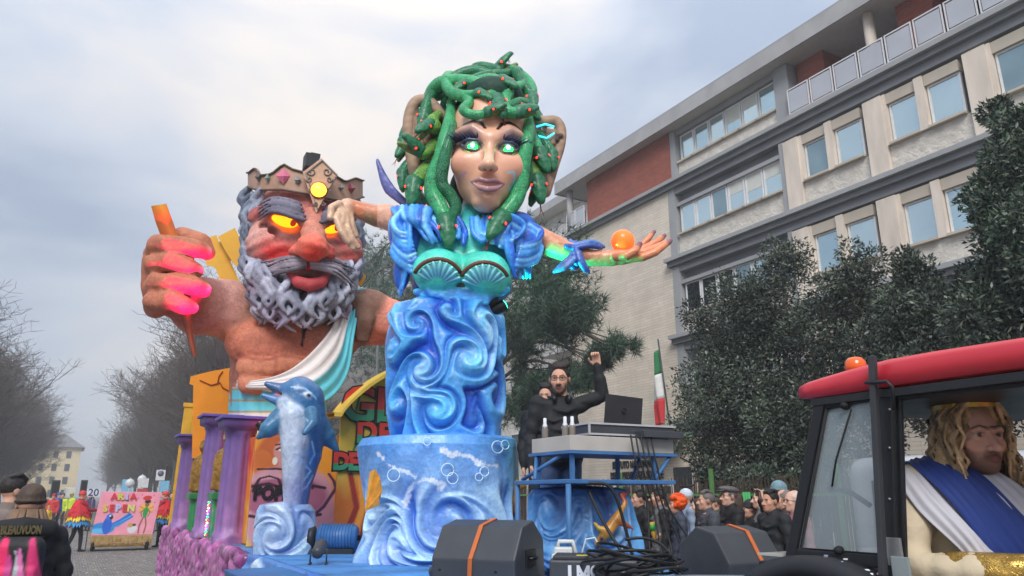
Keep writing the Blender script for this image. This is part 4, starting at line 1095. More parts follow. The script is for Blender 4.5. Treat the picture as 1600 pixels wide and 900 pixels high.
for x, y, w in pts:
 c = lin((206, 160, 40) if y < 340 else ((214, 110, 44) if y < 400 else (170, 84, 56)))
 for dx, dd in ((-w, -6), (w * 0.2, -11), (w, -4), (w, 8), (-w, 8)):
  vs_.append(q((x + dx, y - dx * 0.15, -112 + dd + 20 * (y - 400) / 160))); cs_.append(c * (0.55 if dx < 0 and dd < 0 else (1.15 if dd < -8 else 0.9)))
n = len(pts); fs_ = [[i * 5 + k, i * 5 + (k + 1) % 5, i * 5 + 5 + (k + 1) % 5, i * 5 + 5 + k] for i in range(n - 1) for k in range(5)] + [[4, 3, 2, 1, 0], [n * 5 - 5 + k for k in range(5)]]
me = npmesh('staff', vs_, fs_, False, np.array(cs_)); link('staff', fix_normals(me), M_staff, Z)
M_bolt = mat('golden bolt', (226, 170, 44), rough=0.5, var=0.12, vscale=3, bump=0.15)
plate([(317, 374), (338, 367), (342, 378), (362, 372), (372, 402), (360, 408), (374, 440), (350, 452), (336, 418), (322, 414)], 60, 76, 'bolt', M_bolt, Z)
plate([(340, 370), (367, 356), (384, 390), (380, 420), (366, 414), (352, 392)], 48, 59, 'bolt', M_bolt, Z)
plate([(546, 420), (556, 408), (572, 432), (566, 446), (548, 452)], 60, 74, 'bolt', M_bolt, Z)
hand_w = ZF.w(q((285, 430, -120)))
def spotlamp(name, label, fr_w, target, energy, color, spot=40, par=None):
 t = thing(name, label, 'lamp', fr_w)
 d = (Vector(target) - Vector(fr_w)).normalized(); M3 = d.to_track_quat('Z', 'Y').to_matrix()
 MB().lathe([(0.03, -0.10), (0.055, -0.08), (0.06, 0.06), (0.066, 0.075), (0.055, 0.08)], (0, 0, 0), 14, M=M3).build('housing', mat('black lamp can', (22, 22, 24), rough=0.4), t)
 MB().lathe([(0.02, 0.0), (0.05, 0.002), (0.048, 0.006), (0.01, 0.007)], M3 @ Vector((0, 0, 0.081)), 14, M=M3).build('lens', mat('lens ' + name + str(len(MATS)), (200, 200, 200), rough=0.2, emit=tuple(float(min(1, c)) for c in color), estr=3.0), t)
 l = lamp('lamp_light', (0, 0, 0), energy, color, 0.05, Vector(target) - Vector(fr_w), spot, 0.7)
 l.parent = t; l.location = M3 @ Vector((0, 0, 0.12)); l.rotation_euler = d.to_track_quat('-Z', 'Y').to_euler()
 return t
spotlamp('spot_lamp', 'small black spot lamp throwing pink light on the giant fist', Vector((2.02, 9.75, 2.42)), ZF.w(q((292, 432, -120))), 850, (1.0, 0.0, 0.36), 22)
o = COL.objects['spot_lamp']; MB().tube([(0, 0, 0), (0, 0, -0.095)], 0.02, 6).lohi((-0.07, -0.07, -0.098), (0.07, 0.07, -0.08)).build('stand', MATS['black lamp can'], o)
# ================================================================== SNAKE-HAIRED WOMAN
MF = Frame(3.06, 6.75)
Md = frame_thing('snake_haired_statue', 'giant woman figure with green snakes for hair, wings and glowing green eyes', 'statue', MF)
q = MF.q; mk = MF.k
R_ = lambda *a: tuple(v * mk for v in a)
SK = (232, 176, 146)
HC = (764, 245); TILT = math.radians(4.5)
def h(x, y, d=0.0):
 c, s_ = math.cos(TILT), math.sin(TILT)
 return q((HC[0] + x * c - y * s_, HC[1] + x * s_ + y * c, d))
lo, hi = px_bounds(MF, [(680, 120, -110), (848, 365, 80)], 0.0)
f = Field(lo, hi, 0.0105)
f.ell(h(0, -30, 0), R_(66, 74, 78), SK)
f.ell(h(0, 8, -18), R_(58, 60, 60), SK, 0.12)
f.ell(h(0, 44, -34), R_(43, 42, 38), SK, 0.16)
f.ell(h(1, 74, -54), R_(19, 18, 12), SK, 0.14)
f.ell(h(-34, 14, -56), R_(24, 18, 22), SK, 0.12); f.ell(h(34, 14, -56), R_(24, 18, 22), SK, 0.12)
f.cone(h(0, 60, 10), q((752, 350, 14)), 34 * mk, 36 * mk, (150, 200, 180), 0.06)
f.tube([h(0, -34, -76), h(0, -8, -84), h(0, 12, -96)], R_(7, 6.5, 8.5), SK, 0.08)
f.ell(h(0, 13, -99), R_(8.5, 9, 8), SK, 0.05); f.ell(h(-9, 17, -90), R_(6.5, 8, 6), SK, 0.04); f.ell(h(9, 17, -90), R_(6.5, 8, 6), SK, 0.04)
f.ell(h(-6, 23, -97), R_(4, 6, 2.6), (110, 60, 54), 0.012, sub=True); f.ell(h(6, 23, -97), R_(4, 6, 2.6), (110, 60, 54), 0.012, sub=True)
for sx in (-1, 1):
 f.ell(h(sx * 28, -17, -74), R_(18, 13, 10), None, 0.06, roty(sx * 0.12), sub=True)
 f.tube([h(sx * 8, -30, -78), h(sx * 28, -42, -74), h(sx * 50, -34, -54)], R_(6, 8, 6), SK, 0.10)
 f.ell(h(sx * 28, -17, -60), R_(18, 13, 11.5), (236, 236, 228), 0.012)
 f.tube([h(sx * 11, -13, -74), h(sx * 20, -24, -76), h(sx * 34, -25, -74), h(sx * 46, -17, -66)], R_(2, 3, 3, 2), (40, 50, 70), 0.015)
 f.tube([h(sx * 11, -13, -74), h(sx * 22, -8, -75), h(sx * 36, -9, -72), h(sx * 46, -16, -66)], R_(1.6, 2.2, 2.2, 1.6), (60, 60, 66), 0.012)
f.ell(h(2, 44, -84), R_(17, 10, 3.6), (70, 26, 36), 0.02, sub=True)
f.tube([h(-25, 40, -74), h(-11, 36, -86), h(0, 38, -89), h(11, 36, -86), h(27, 40, -74)], R_(1.8, 4.2, 3.6, 4.2, 1.8), (160, 116, 124), 0.018)
f.tube([h(-22, 43, -74), h(-10, 49, -86), h(2, 51, -89), h(13, 49, -86), h(25, 43, -74)], R_(1.8, 4.4, 5.2, 4.4, 1.8), (172, 124, 130), 0.018)
def pm(V, C):
 y0 = h(0, 0, -30).y
 for sx in (-1, 1):
  airbrush(V, C, h(sx * 32, -30, -74), 26 * mk, (70, 84, 116), 0.9)
  airbrush(V, C, h(sx * 50, -22, -60), 24 * mk, (52, 58, 84), 0.9)
  brush(V, C, [h(sx * 10, -40, -70), h(sx * 16, -50, -70), h(sx * 28, -56, -70), h(sx * 42, -54, -70), h(sx * 54, -44, -70)], R_(3.2, 4.0, 3.6, 2.8, 1.4), (34, 30, 34), 1.0, y0)
  brush(V, C, [h(sx * 40, -14, -60), h(sx * 52, -18, -60), h(sx * 62, -22, -50)], R_(3, 4, 1.5), (34, 34, 48), 0.9, y0)
  airbrush(V, C, h(sx * 46, 24, -60), 30 * mk, (196, 116, 92), 0.6)
  airbrush(V, C, h(sx * 58, 0, -40), 26 * mk, (176, 112, 90), 0.5)
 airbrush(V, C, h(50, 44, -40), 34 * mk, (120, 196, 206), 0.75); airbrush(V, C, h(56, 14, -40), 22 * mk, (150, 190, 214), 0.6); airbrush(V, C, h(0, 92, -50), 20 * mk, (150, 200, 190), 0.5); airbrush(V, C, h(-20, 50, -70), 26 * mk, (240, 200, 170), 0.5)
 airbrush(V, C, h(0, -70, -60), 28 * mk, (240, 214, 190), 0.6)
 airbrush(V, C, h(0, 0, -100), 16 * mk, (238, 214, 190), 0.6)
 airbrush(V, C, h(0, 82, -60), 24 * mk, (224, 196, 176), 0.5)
 brush(V, C, [h(30, 28, -60), h(40, 26, -60), h(43, 36, -60), h(38, 46, -60), h(35, 46, -60)], 1.6 * mk, (120, 210, 235), 0.9, y0)
 brush(V, C, [h(-46, 40, -60), h(-42, 34, -60), h(-34, 32, -60)], 1.8 * mk, (160, 140, 200), 0.6, y0)
 return C
HD = link('head', f.mesh('head', pm), mat('smooth face paint', attr='Col', rough=0.34, var=0.08, vscale=5, bump=0.15, bscale=20, coat=0.25), Md)
M_green = mat('lit green eye', (60, 255, 120), rough=0.2, var=0.0, emit=(30, 255, 90), estr=2.2)
for sx, (ex, ey) in ((-1, (-27, -16)), (1, (29, -17))):
 e_ = MB().ball(h(ex, ey, -67), R_(8.5, 5, 9), 18, 12).build('eye', M_green, HD)
 MB().ball(h(ex, ey, -72), R_(3, 2, 3), 10, 8).build('pupil', mat('hot white green bulb', (220, 255, 230), rough=0.2, var=0, emit=(190, 255, 205), estr=5.0), e_)
M_lash = mat('dark blue lashes', (36, 44, 84), rough=0.6, var=0.2)
for sx in (-1, 1):
 m = MB()
 for k in range(15):
  t = k / 14; b0 = h(sx * (20 + 32 * t), -26 + 8 * t * t, -76 + 16 * t); b1 = h(sx * (22 + 48 * t), -38 + 6 * t + (k % 2) * 3, -84 + 16 * t)
  m.tube([b0, b0.lerp(b1, 0.5) + Vector((0, -0.02, 0.0)), b1], R_(1.5, 1.1, 0.3), 5)
 m.build('eyelashes', M_lash, HD)
M_wing = mat('brown wing', attr='Col', rough=0.6, var=0.15, vscale=6, bump=0.3, bscale=20)
def wing(poly, feathers, d, flip):
 lo, hi = px_bounds(MF, [(p[0], p[1], d - 26) for p in poly] + [(p[0], p[1], d + 26) for p in poly], 0.03); f = Field(lo, hi, 0.014)
 f.tube([q((*p, d)) for p in spline2(poly, 4)], 9.5 * mk, (166, 138, 116), 0.02)
 for a, b_, w in feathers:
  f.tube([q((*a, d + 2)), q(((a[0] + b_[0]) / 2 + 2, (a[1] + b_[1]) / 2, d - 9)), q((*b_, d + 3))], R_(w, w, w * 0.5), (70, 52, 44) if int(a[0] + a[1] * 3) % 2 else (136, 110, 92), 0.003)
 def pw(V, C): return C * (1 + 0.25 * vnoise(V[:, 0] * 25, V[:, 1] * 25, V[:, 2] * 25, 4)[:, None])
 return link('wing', f.mesh('wing', pw), M_wing, Md)
def spline2(p, n): return [(v.x, v.y) for v in spline([Vector((a[0], a[1], 0)) for a in p], n)]
wing([(690, 182), (672, 160), (652, 158), (641, 176), (638, 205), (642, 240), (648, 275)], [((650 + 6 * i, 172 + 3 * i), (650 + 3 * i, 272 - 14 * i), 4.6) for i in range(7)] + [((660, 200), (652, 262), 6), ((672, 190), (664, 240), 6)], 8, 1)
wing([(832, 186), (850, 190), (868, 190), (876, 204), (874, 228), (866, 254), (852, 300)], [((836 + 7 * i, 200 + 1.5 * i), (842 + 4.5 * i, 290 - 12 * i), 4.6) for i in range(7)], 12, -1)
m = MB()
m.tube([q((838, 198, -2)), q((852, 194, -4)), q((866, 198, -2))], 1.8 * mk, 6); m.tube([q((840, 212, -2)), q((854, 216, -4)), q((866, 208, -2))], 1.8 * mk, 6)
m.build('light_strip', mat('cyan light strip', (90, 220, 235), rough=0.3, var=0, emit=(60, 215, 235), estr=0.7), Md)
M_snake = scaly('green snake paint', (44, 156, 100), (130, 214, 150), 34, 0.22)
M_snake2 = scaly('dark green snake paint', (26, 108, 74), (100, 186, 130), 38, 0.22)
M_snake3 = scaly('lime snake paint', (92, 150, 60), (190, 214, 120), 36, 0.24)
M_belly = mat('olive snake throat', (130, 150, 70), rough=0.5, var=0.2, vscale=8)
M_mouth = mat('dark red mouth', (92, 30, 40), rough=0.4, var=0.1)
M_led = mat('red LED eye', (255, 60, 30), rough=0.3, var=0, emit=(255, 42, 18), estr=3.0)
M_tongue = mat('red tongue', (140, 34, 40), rough=0.4, var=0.1)
def snake_head_mesh(gape):
 f = Field((-0.35, -0.42, -0.62), (1.12, 0.42, 0.42), 0.028)
 g = (30, 110, 74)
 f.ell((0.05, 0, 0.02), (0.34, 0.33, 0.22), g); f.tube([(0.1, 0, 0.05), (0.55, 0, 0.06), (0.92, 0, 0.02)], [0.27, 0.22, 0.15], g, 0.08)
 f.ell((0.45, 0, -0.08), (0.62, 0.30, 0.10), None, 0.02, sub=True)
 f.ell((0.42, 0, 0.10), (0.55, 0.27, 0.12), (44, 128, 84), 0.06)
 a = gape
 e = (0.86 * math.cos(a), 0, -0.06 - 0.86 * math.sin(a)); mid = (0.45 * math.cos(a), 0, -0.10 - 0.45 * math.sin(a))
 f.tube([(0.0, 0, -0.06), mid, e], [0.20, 0.16, 0.10], (112, 140, 66), 0.05)
 for sy in (-1, 1):
  f.ell((0.36, sy * 0.19, 0.17), (0.16, 0.09, 0.09), (24, 80, 60), 0.04)
  f.ell((0.86, sy * 0.07, 0.10), (0.04, 0.03, 0.03), (16, 50, 40), 0.01, sub=True)
  f.cone((0.70, sy * 0.08, -0.03), (0.66, sy * 0.08, -0.18), 0.03, 0.012, (230, 226, 205), 0.01)
 def pt(V, C):
  C *= (1 + 0.3 * vnoise(V[:, 0] * 16, V[:, 1] * 16, V[:, 2] * 16, 8)[:, None])
  airbrush(V, C, (0.40, 0, -0.12), 0.24, (110, 26, 36), 0.9); return C
 return f.mesh('head', pt)
M_sh = mat('snake head paint', attr='Col', rough=0.35, var=0.25, vscale=12, bump=0.4, bscale=18, coat=0.2)
SH = [snake_head_mesh(g) for g in (0.12, 0.42, 0.75)]
for me in SH: me.materials.append(M_sh)
eye_me = MB().ball((0, 0, 0), 0.05, 10, 8).mesh('eye'); eye_me.materials.append(M_led)
tm = MB(); tm.tube([(0.5, 0, -0.10), (0.95, 0, -0.16), (1.15, 0, -0.24)], [0.035, 0.028, 0.02], 6); tm.tube([(1.13, 0, -0.23), (1.35, 0.09, -0.34)], [0.02, 0.006], 5); tm.tube([(1.13, 0, -0.23), (1.35, -0.09, -0.34)], [0.02, 0.006], 5)
tongue_me = tm.mesh('tongue'); tongue_me.materials.append(M_tongue)
def snake(pts, w, hd, size=34, gape=1, tongue=False, alt=False, up=(0, -1, 0.4)):
 sp = spline([q(p) for p in pts], 7); n = len(sp)
 w *= 1.08; size *= 1.2
 m = MB(); m.tube(sp, [w * mk * (0.45 + 0.55 * min(1, i / (n * 0.35))) * (1 - 0.2 * max(0, (i - n * 0.8) / (n * 0.2))) for i in range(n)], 12)
 o = m.build('snake', M_snake2 if alt else (M_snake3 if int(pts[0][0]) % 5 == 0 and len(pts) < 5 else M_snake), Md)
 p = sp[-1]; d = (q(hd) - p).normalized(); up = Vector(up); y = up.cross(d).normalized(); z = d.cross(y)
 M4 = Matrix((d, y, z)).transposed().to_4x4(); s_ = size * mk
 hd_ = link('snake_head', SH[gape], None, o); hd_.matrix_local = Matrix.Translation(p - d * 0.05 * s_) @ M4 @ Matrix.Scale(s_, 4)
 for sy in (-1, 1):
  e_ = link('snake_eye', eye_me, None, hd_, (0.38, sy * 0.25, 0.19))
  if False: pass
 if tongue: link('tongue', tongue_me, None, hd_)
 return o
lo, hi = px_bounds(MF, [(680, 100, -60), (850, 330, 90)], 0.0); f = Field(lo, hi, 0.018)
f.ell(h(0, -34, 22), R_(74, 66, 86), (20, 60, 46)); f.ell(h(0, -86, -12), R_(52, 52, 36), (20, 60, 46), 0.1); f.ell(h(0, 50, 34), R_(60, 38, 50), (18, 46, 38), 0.1)
link('hair_cap', f.mesh('hair_cap'), M_paint, Md)
snake([(700, 150, 40), (672, 150, 20), (690, 130, 0), (730, 128, -20), (756, 138, -40), (775, 158, -62)], 11, (790, 190, -90), 40, 2, True, up=(-0.3, -0.6, 1))
snake([(800, 130, 30), (770, 118, 10), (735, 112, 20), (700, 128, 20), (672, 150, 10), (664, 176, 0)], 10, (655, 210, -10), 30, 0, alt=True)
snake([(690, 168, 30), (706, 140, 10), (740, 130, -12), (765, 124, -30), (784, 128, -44)], 9, (812, 140, -70), 34, 1, up=(0, -0.6, 1))
snake([(736, 130, 20), (740, 112, 20), (750, 106, 25), (766, 108, 22), (778, 112, 14)], 10, (797, 88, 6), 34, 1, alt=True, up=(-0.7, -0.5, 0.6))
snake([(800, 150, 20), (812, 120, 10), (806, 112, 0), (816, 130, -10), (830, 150, -20)], 9, (836, 170, -40), 30, 0, alt=True)
snake([(830, 160, 30), (824, 135, 0), (800, 140, -40), (788, 160, -66), (794, 175, -78), (810, 176, -74)], 9, (836, 170, -64), 32, 0, up=(0, -1, 0.6))
snake([(700, 160, 0), (715, 150, -30), (733, 158, -60), (724, 172, -74), (742, 180, -82), (762, 176, -84)], 7, (782, 168, -90), 26, 0, up=(0, -1, 0.7))
snake([(730, 140, 0), (760, 150, -40), (778, 160, -70), (792, 168, -70), (812, 160, -60), (826, 168, -40)], 8, (840, 184, -40), 24, 0, alt=True)
snake([(706, 150, 10), (704, 178, -26), (698, 210, -40), (690, 245, -44), (678, 275, -40), (676, 300, -36), (688, 325, -40), (697, 345, -46)], 12, (702, 388, -56), 40, 2, False)
snake([(712, 190, -30), (703, 215, -56), (694, 250, -56), (690, 285, -46), (704, 305, -40), (712, 325, -36), (704, 345, -36)], 9, (694, 370, -40), 26, 0, alt=True)
snake([(690, 175, 10), (676, 188, -20), (680, 200, -26), (672, 195, -30)], 10, (654, 205, -44), 30, 1, True)
snake([(700, 215, 0), (680, 225, -10), (665, 240, -26), (655, 236, -30)], 9, (640, 222, -44), 32, 1)
snake([(690, 240, 20), (668, 262, -10), (655, 278, -20), (648, 285, -22)], 11, (642, 322, -30), 38, 1, True)
snake([(672, 190, 20), (645, 215, 18), (634, 228, 14)], 9, (622, 242, 6), 26, 1, True, alt=True)
snake([(668, 240, 20), (640, 256, 16), (630, 270, 12)], 9, (628, 308, 4), 28, 1, alt=True)
snake([(670, 210, 30), (650, 180, 24), (634, 205, 20), (630, 220, 14)], 8, (628, 246, 8), 24, 0, alt=True)
snake([(720, 120, 30), (700, 118, 10), (700, 138, -20), (722, 150, -44), (748, 148, -56)], 9, (772, 158, -80), 30, 1, up=(0, -0.7, 1))
snake([(830, 140, 30), (812, 118, 20), (784, 116, 0), (752, 120, -14), (728, 132, -26)], 8, (704, 146, -40), 28, 0, alt=True, up=(0, -0.5, 1))
snake([(760, 110, 40), (786, 106, 24), (814, 118, 8), (830, 138, -8), (826, 156, -20)], 9, (818, 180, -40), 30, 1)
snake([(816, 160, -10), (826, 185, -40), (824, 215, -56), (818, 250, -58), (814, 285, -52), (806, 312, -50), (790, 332, -52), (784, 340, -54)], 11, (768, 366, -66), 40, 1, True)
snake([(828, 180, -20), (832, 210, -46), (822, 240, -52), (824, 275, -40), (812, 300, -30), (786, 318, -26), (764, 332, -30), (752, 345, -36)], 8, (762, 372, -48), 26, 0, alt=True)
snake([(826, 200, 0), (836, 225, -16), (842, 238, -20)], 10, (858, 275, -26), 34, 1)
snake([(820, 240, 0), (830, 265, -10), (838, 280, -14)], 12, (848, 326, -22), 38, 0, True)
snake([(836, 200, 20), (852, 225, 4), (862, 240, 0)], 9, (866, 280, -6), 28, 0, alt=True)
snake([(710, 170, 30), (690, 180, 30), (660, 250, 26), (650, 300, 20), (668, 318, 0)], 10, (690, 335, -20), 26, 0, alt=True)
snake([(740, 140, 30), (790, 132, 30), (830, 170, 26), (846, 210, 20), (838, 300, 6)], 10, (820, 340, -10), 26, 0, alt=True)
BLU, GRN = (44, 128, 222), (84, 226, 198)  # aqua chest colour brightened to imitate a cyan uplight
lo, hi = px_bounds(MF, [(600, 320, -90), (860, 490, 75), (600, 490, -90), (860, 320, -90)], 0.0); f = Field(lo, hi, 0.016)
f.ell(q((724, 395, 8)), R_(86, 48, 44), GRN); f.ell(q((722, 430, 4)), R_(76, 48, 46), GRN, 0.14)
f.ell(q((722, 450, 4)), R_(74, 46, 32), (52, 130, 214), 0.1)
f.ell(q((685, 424, -46)), R_(38, 30, 34), GRN, 0.06); f.ell(q((757, 428, -46)), R_(38, 30, 34), GRN, 0.06)
f.cone(q((752, 338, 10)), q((740, 380, 8)), 36 * mk, 50 * mk, (70, 190, 190), 0.12)
f.cone(q((648, 352, 8)), q((600, 338, 26)), 24 * mk, 20 * mk, SK, 0.08); f.cone(q((810, 362, 6)), q((846, 376, -2)), 24 * mk, 20 * mk, SK, 0.08)
for j in range(7):
 f.tube([q((650 + 6 * j, 456 + 3 * (j % 3), -38 - 5 * min(j, 3))), q((700, 460 + 3 * j - 6, -52)), q((760, 460 + 3 * j - 6, -50)), q((792 - 4 * j, 452 + 3 * (j % 3), -30))], 5.0 * mk, (40, 120, 220) if j % 2 else (84, 190, 236), 0.015)
def pt(V, C):
 for p, r, c, a in (((724, 370, -40), 60, (70, 210, 190), 0.8), ((690, 372, -30), 40, (50, 150, 220), 0.7), ((780, 380, -30), 46, (60, 190, 210), 0.8), ((722, 418, -70), 22, (40, 160, 120), 0.7),
                       ((652, 420, -20), 34, (190, 170, 60), 0.35), ((800, 440, -10), 34, (60, 200, 110), 0.6), ((640, 450, 0), 34, (40, 80, 170), 0.7), ((800, 470, 0), 34, (36, 80, 180), 0.8), ((740, 340, -20), 40, (60, 180, 180), 0.7)):
  airbrush(V, C, q(p), r * mk, c, a)
 return C * (1 + 0.12 * vnoise(V[:, 0] * 8, V[:, 1] * 8, V[:, 2] * 8, 5)[:, None])
TS = link('torso', f.mesh('torso', pt), M_gloss, Md)
MB().lathe([(0.40, 0), (0.36, 0.10), (0.42, 0.22), (0.30, 0.24)], q((722, 492, 6)), 24).build('waist_frame', mat('black inner frame', (26, 27, 32), rough=0.7), Md)
M_shell = mat('cyan shell', attr='Col', rough=0.35, var=0.1, vscale=10, coat=0.2)
def shell(cx, cy, r, rot, d):
 vs, cs, fs = [], [], []; NA, NR = 64, 10
 for j in range(NR + 1):
  t = 0.10 + 0.90 * j / NR
  for i in range(NA + 1):
   u = -1 + 2 * i / NA; a = u * 1.18; rib = math.cos(u * math.pi * 8.5)
   rr = r * t * (1 - 0.10 * abs(u)) * (1 + 0.035 * rib * (t > 0.85))
   x, z = rr * math.sin(a) * 1.06, -rr * math.cos(a)
   x, z = x * math.cos(rot) - z * math.sin(rot), x * math.sin(rot) + z * math.cos(rot)
   bul = -30 * math.sin(min(1, t) * 1.5) * (1 - 0.55 * u * u) + 10 - 2.4 * rib * t
   vs.append(q((cx + x, cy - 22 + z + r * 0.95, d + bul))); cs.append(lin((150, 240, 248)) * (0.85 + 0.2 * rib) if True else 0)  # shell colour kept extra bright, carrying the cyan uplight glow
 for j in range(NR):
  for i in range(NA):
   k = j * (NA + 1) + i; fs.append([k, k + 1, k + NA + 2, k + NA + 1])
 o = link('shell', npmesh('shell', vs, np.array(fs), True, np.clip(np.array(cs), 0, 1)), M_shell, Md)
 so = o.modifiers.new('thickness', 'SOLIDIFY'); so.thickness = 0.02
 m = MB(); m.tube([q((cx + (r * 1.02) * math.sin(a * 1.18) * 1.0 - math.sin(rot) * 0, cy - 22 + r * 0.95 - r * 0.93 * math.cos(a * 1.18) + (-6), d - 6 - 14 * (1 - a * a))) for a in np.linspace(-1, 1, 13)], R_(*([3.2] * 13)), 6)
 m.build('shell_edge', mat('brown strap', (108, 66, 50), rough=0.6), o)
shell(684, 432, 38, 0.10, -67); shell(757, 437, 38, -0.08, -67)
def pleats(lines, w, name, cols, d_amp=4, seed=0, par=None, res=0.016, base=()):
 pts = [p for l in lines for p in l]; lo, hi = px_bounds(MF, pts, (w + 3) * mk); f = Field(lo, hi, res); r = random.Random(seed)
 for c_, r_ in base: f.ell(q(c_), R_(*r_), cols[1], 0.03)
 for i, l in enumerate(lines):
  f.tube(spline([q(p) for p in l], 4), R_(*[w * (1 - 0.45 * (k / (4 * (len(l) - 1))) ** 3) for k in range(4 * (len(l) - 1) + 1)]), cols[i % len(cols)], 0.008)
 def pp(V, C): return C * (1 + 0.25 * vnoise(V[:, 0] * 9, V[:, 1] * 9, V[:, 2] * 9, seed)[:, None])
 return link(name, f.mesh(name, pp), M_gloss, par or Md)
CB = [(66, 156, 238), (36, 104, 206), (130, 206, 248), (52, 132, 224), (98, 182, 244)]
L_ = []; r = random.Random(9)
for i in range(15):
 t = i / 14
 L_.append([(640 - 24 * t, 326 + 4 * t, -30 + 40 * t), (640 - 30 * t, 352 + 8 * t, -44 + 40 * t), (640 - 26 * t + 4 * math.sin(i), 385 + 10 * t, -46 + 36 * t), (636 - 14 * t, 425 - 14 * abs(t - 0.5), -40 + 36 * t), (628 - 8 * t, 462 - 26 * abs(t - 0.4), -36 + 36 * t)])
for i in range(9):
 t = i / 8
 L_.append([(614 + 60 * t, 326 - 4 * math.sin(t * 3.1), 0 - 40 * math.sin(t * 2)), (622 + 46 * t, 338 + 10 * t, -30 - 24 * math.sin(t * 2)), (650 + 26 * t, 352 + 14 * t, -44), (664 + 12 * t, 372 + 8 * t, -48)])
for i in range(8):
 t = i / 7
 L_.append([(630 + 12 * i, 324 + 2 * i, -14 - 3 * i), (650 + 11 * i, 340 + 3 * i, -46), (668 + 8 * i, 362 + 2 * i + 6 * math.sin(i * 2), -54), (676 + 7 * i, 380 - 2 * i, -52)])
for i in range(9):
 L_.append([(628 - 2 * i, 330 + 8 * i, -30), (614 + 1 * i, 346 + 8 * i, -36), (622 + 3 * i, 362 + 8 * i, -44), (640 + 2 * i, 366 + 6 * i, -46)])
pleats(L_, 4.3, 'sleeve', CB, seed=1, res=0.013, base=(((634, 366, -12), (25, 24, 44)), ((656, 344, -14), (38, 30, 20)), ((628, 420, -18), (13, 16, 34))))
L_ = []
for i in range(15):
 t = i / 14
 L_.append([(786 + 44 * t, 338 + 22 * t, -40 + 34 * t), (790 + 56 * t, 362 + 12 * t, -54 + 40 * t), (792 + 52 * t + 5 * math.sin(i * 1.7), 390 + 4 * math.sin(i), -58 + 40 * t), (800 + 32 * t, 416 + 10 * math.sin(i * 1.3), -50 + 36 * t), (806 + 24 * t, 424 + 12 * math.sin(i * 2.1), -46 + 36 * t)])
for i in range(8):
 t = i / 7
 L_.append([(772 + 6 * i, 340 + 3 * i, -44), (796, 336 + 6 * i, -56 + 2 * i), (820 - 2 * i, 352 + 5 * i, -50 + 2 * i), (808 - 4 * i, 372 + 2 * i, -58)])
for i in range(8):
 L_.append([(800 - 9 * i, 334 + 1 * i, -30 - 2 * i), (796 - 8 * i, 350 + 2 * i, -54), (788 - 5 * i, 372 + 5 * math.sin(i * 2), -58), (790 - 5 * i, 388 - 2 * i, -56)])
for i in range(9):
 L_.append([(822 + 3 * i, 346 + 5 * i, -34), (846 - 1 * i, 360 + 6 * i, -34), (838 - 3 * i, 376 + 5 * i, -46), (814 - 1 * i, 382 + 4 * i, -52)])
pleats(L_, 4.3, 'sleeve', CB, seed=2, res=0.013, base=(((816, 384, -14), (34, 28, 36)), ((798, 350, -16), (38, 30, 20))))
lo, hi = px_bounds(MF, [(835, 345, -60), (1052, 440, 30)], 0.0); f = Field(lo, hi, 0.0095)
ARM = (216, 150, 112)
f.tube([q((835, 372, -4)), q((884, 392, -12)), q((925, 403, -20)), q((956, 404, -24))], R_(21, 17, 13, 11.5), ARM, 0.02)
f.tube([q((950, 403, -24)), q((972, 401, -26)), q((992, 397, -26))], R_(11, 13, 12), ARM, 0.03)
for pts, w in (([(984, 404, -36), (1004, 402, -44), (1024, 394, -46), (1046, 378, -42)], 6.4), ([(988, 398, -24), (1008, 394, -30), (1028, 386, -30), (1047, 376, -26)], 6.6),
               ([(990, 392, -12), (1008, 388, -14), (1026, 378, -14), (1038, 368, -10)], 6.0), ([(984, 390, -2), (1000, 386, 0), (1012, 374, 0), (1022, 362, 2)], 5.4), ([(962, 402, -40), (978, 400, -52), (992, 392, -54), (1000, 381, -52)], 7.0)):
 f.tube([q(p) for p in pts], R_(w, w, w * 0.92, w * 0.6), (222, 140, 96), 0.015)
def pa(V, C):
 for x, y, d in ((1047, 377, -26), (1046, 378, -42), (1038, 368, -10), (1022, 362, 2), (1000, 381, -54)): airbrush(V, C, q((x, y, d)), 9 * mk, (60, 60, 110), 0.9, 2.0)
 airbrush(V, C, q((905, 398, -30)), 24 * mk, (180, 96, 60), 0.5); return C
link('arm', f.mesh('arm', pa), M_gloss, Md)
L_ = []
for i in range(9):
 a = i / 9 * 6.283
 L_.append([(895 + 6 * math.cos(a), 397 + 17 * math.sin(a) * 0.9, -16 - 18 * math.cos(a)), (893 + 8 * math.sin(a * 2), 398 + 21 * math.sin(a), -17 - 22 * math.cos(a)), (905, 401 + 15 * math.sin(a), -18 - 16 * math.cos(a))])
L_ += [[(900, 396, -36), (882, 410, -40), (866, 425, -36)], [(902, 400, -38), (886, 416, -42), (870, 424, -38)], [(905, 395, -40), (912, 412, -44), (920, 426, -40)], [(900, 392, -38), (906, 408, -44), (914, 424, -42)], [(900, 384, -30), (925, 378, -30), (944, 386, -26)], [(898, 388, -34), (922, 384, -36), (940, 388, -30)]]
pleats(L_, 4.6, 'cuff', [(60, 100, 176), (84, 128, 196), (48, 80, 156)], seed=3, res=0.012)
lo, hi = px_bounds(MF, [(515, 290, -40), (625, 410, 80), (515, 290, 80), (625, 410, -40)], 0.0); f = Field(lo, hi, 0.0105)
f.tube([q((625, 342, 20)), q((590, 338, 30)), q((560, 328, 34)), q((545, 322, 32))], R_(20, 17.5, 14, 12), (206, 136, 100), 0.02)
f.ell(q((540, 326, 24)), R_(13, 10, 16), (224, 182, 150), 0.04)
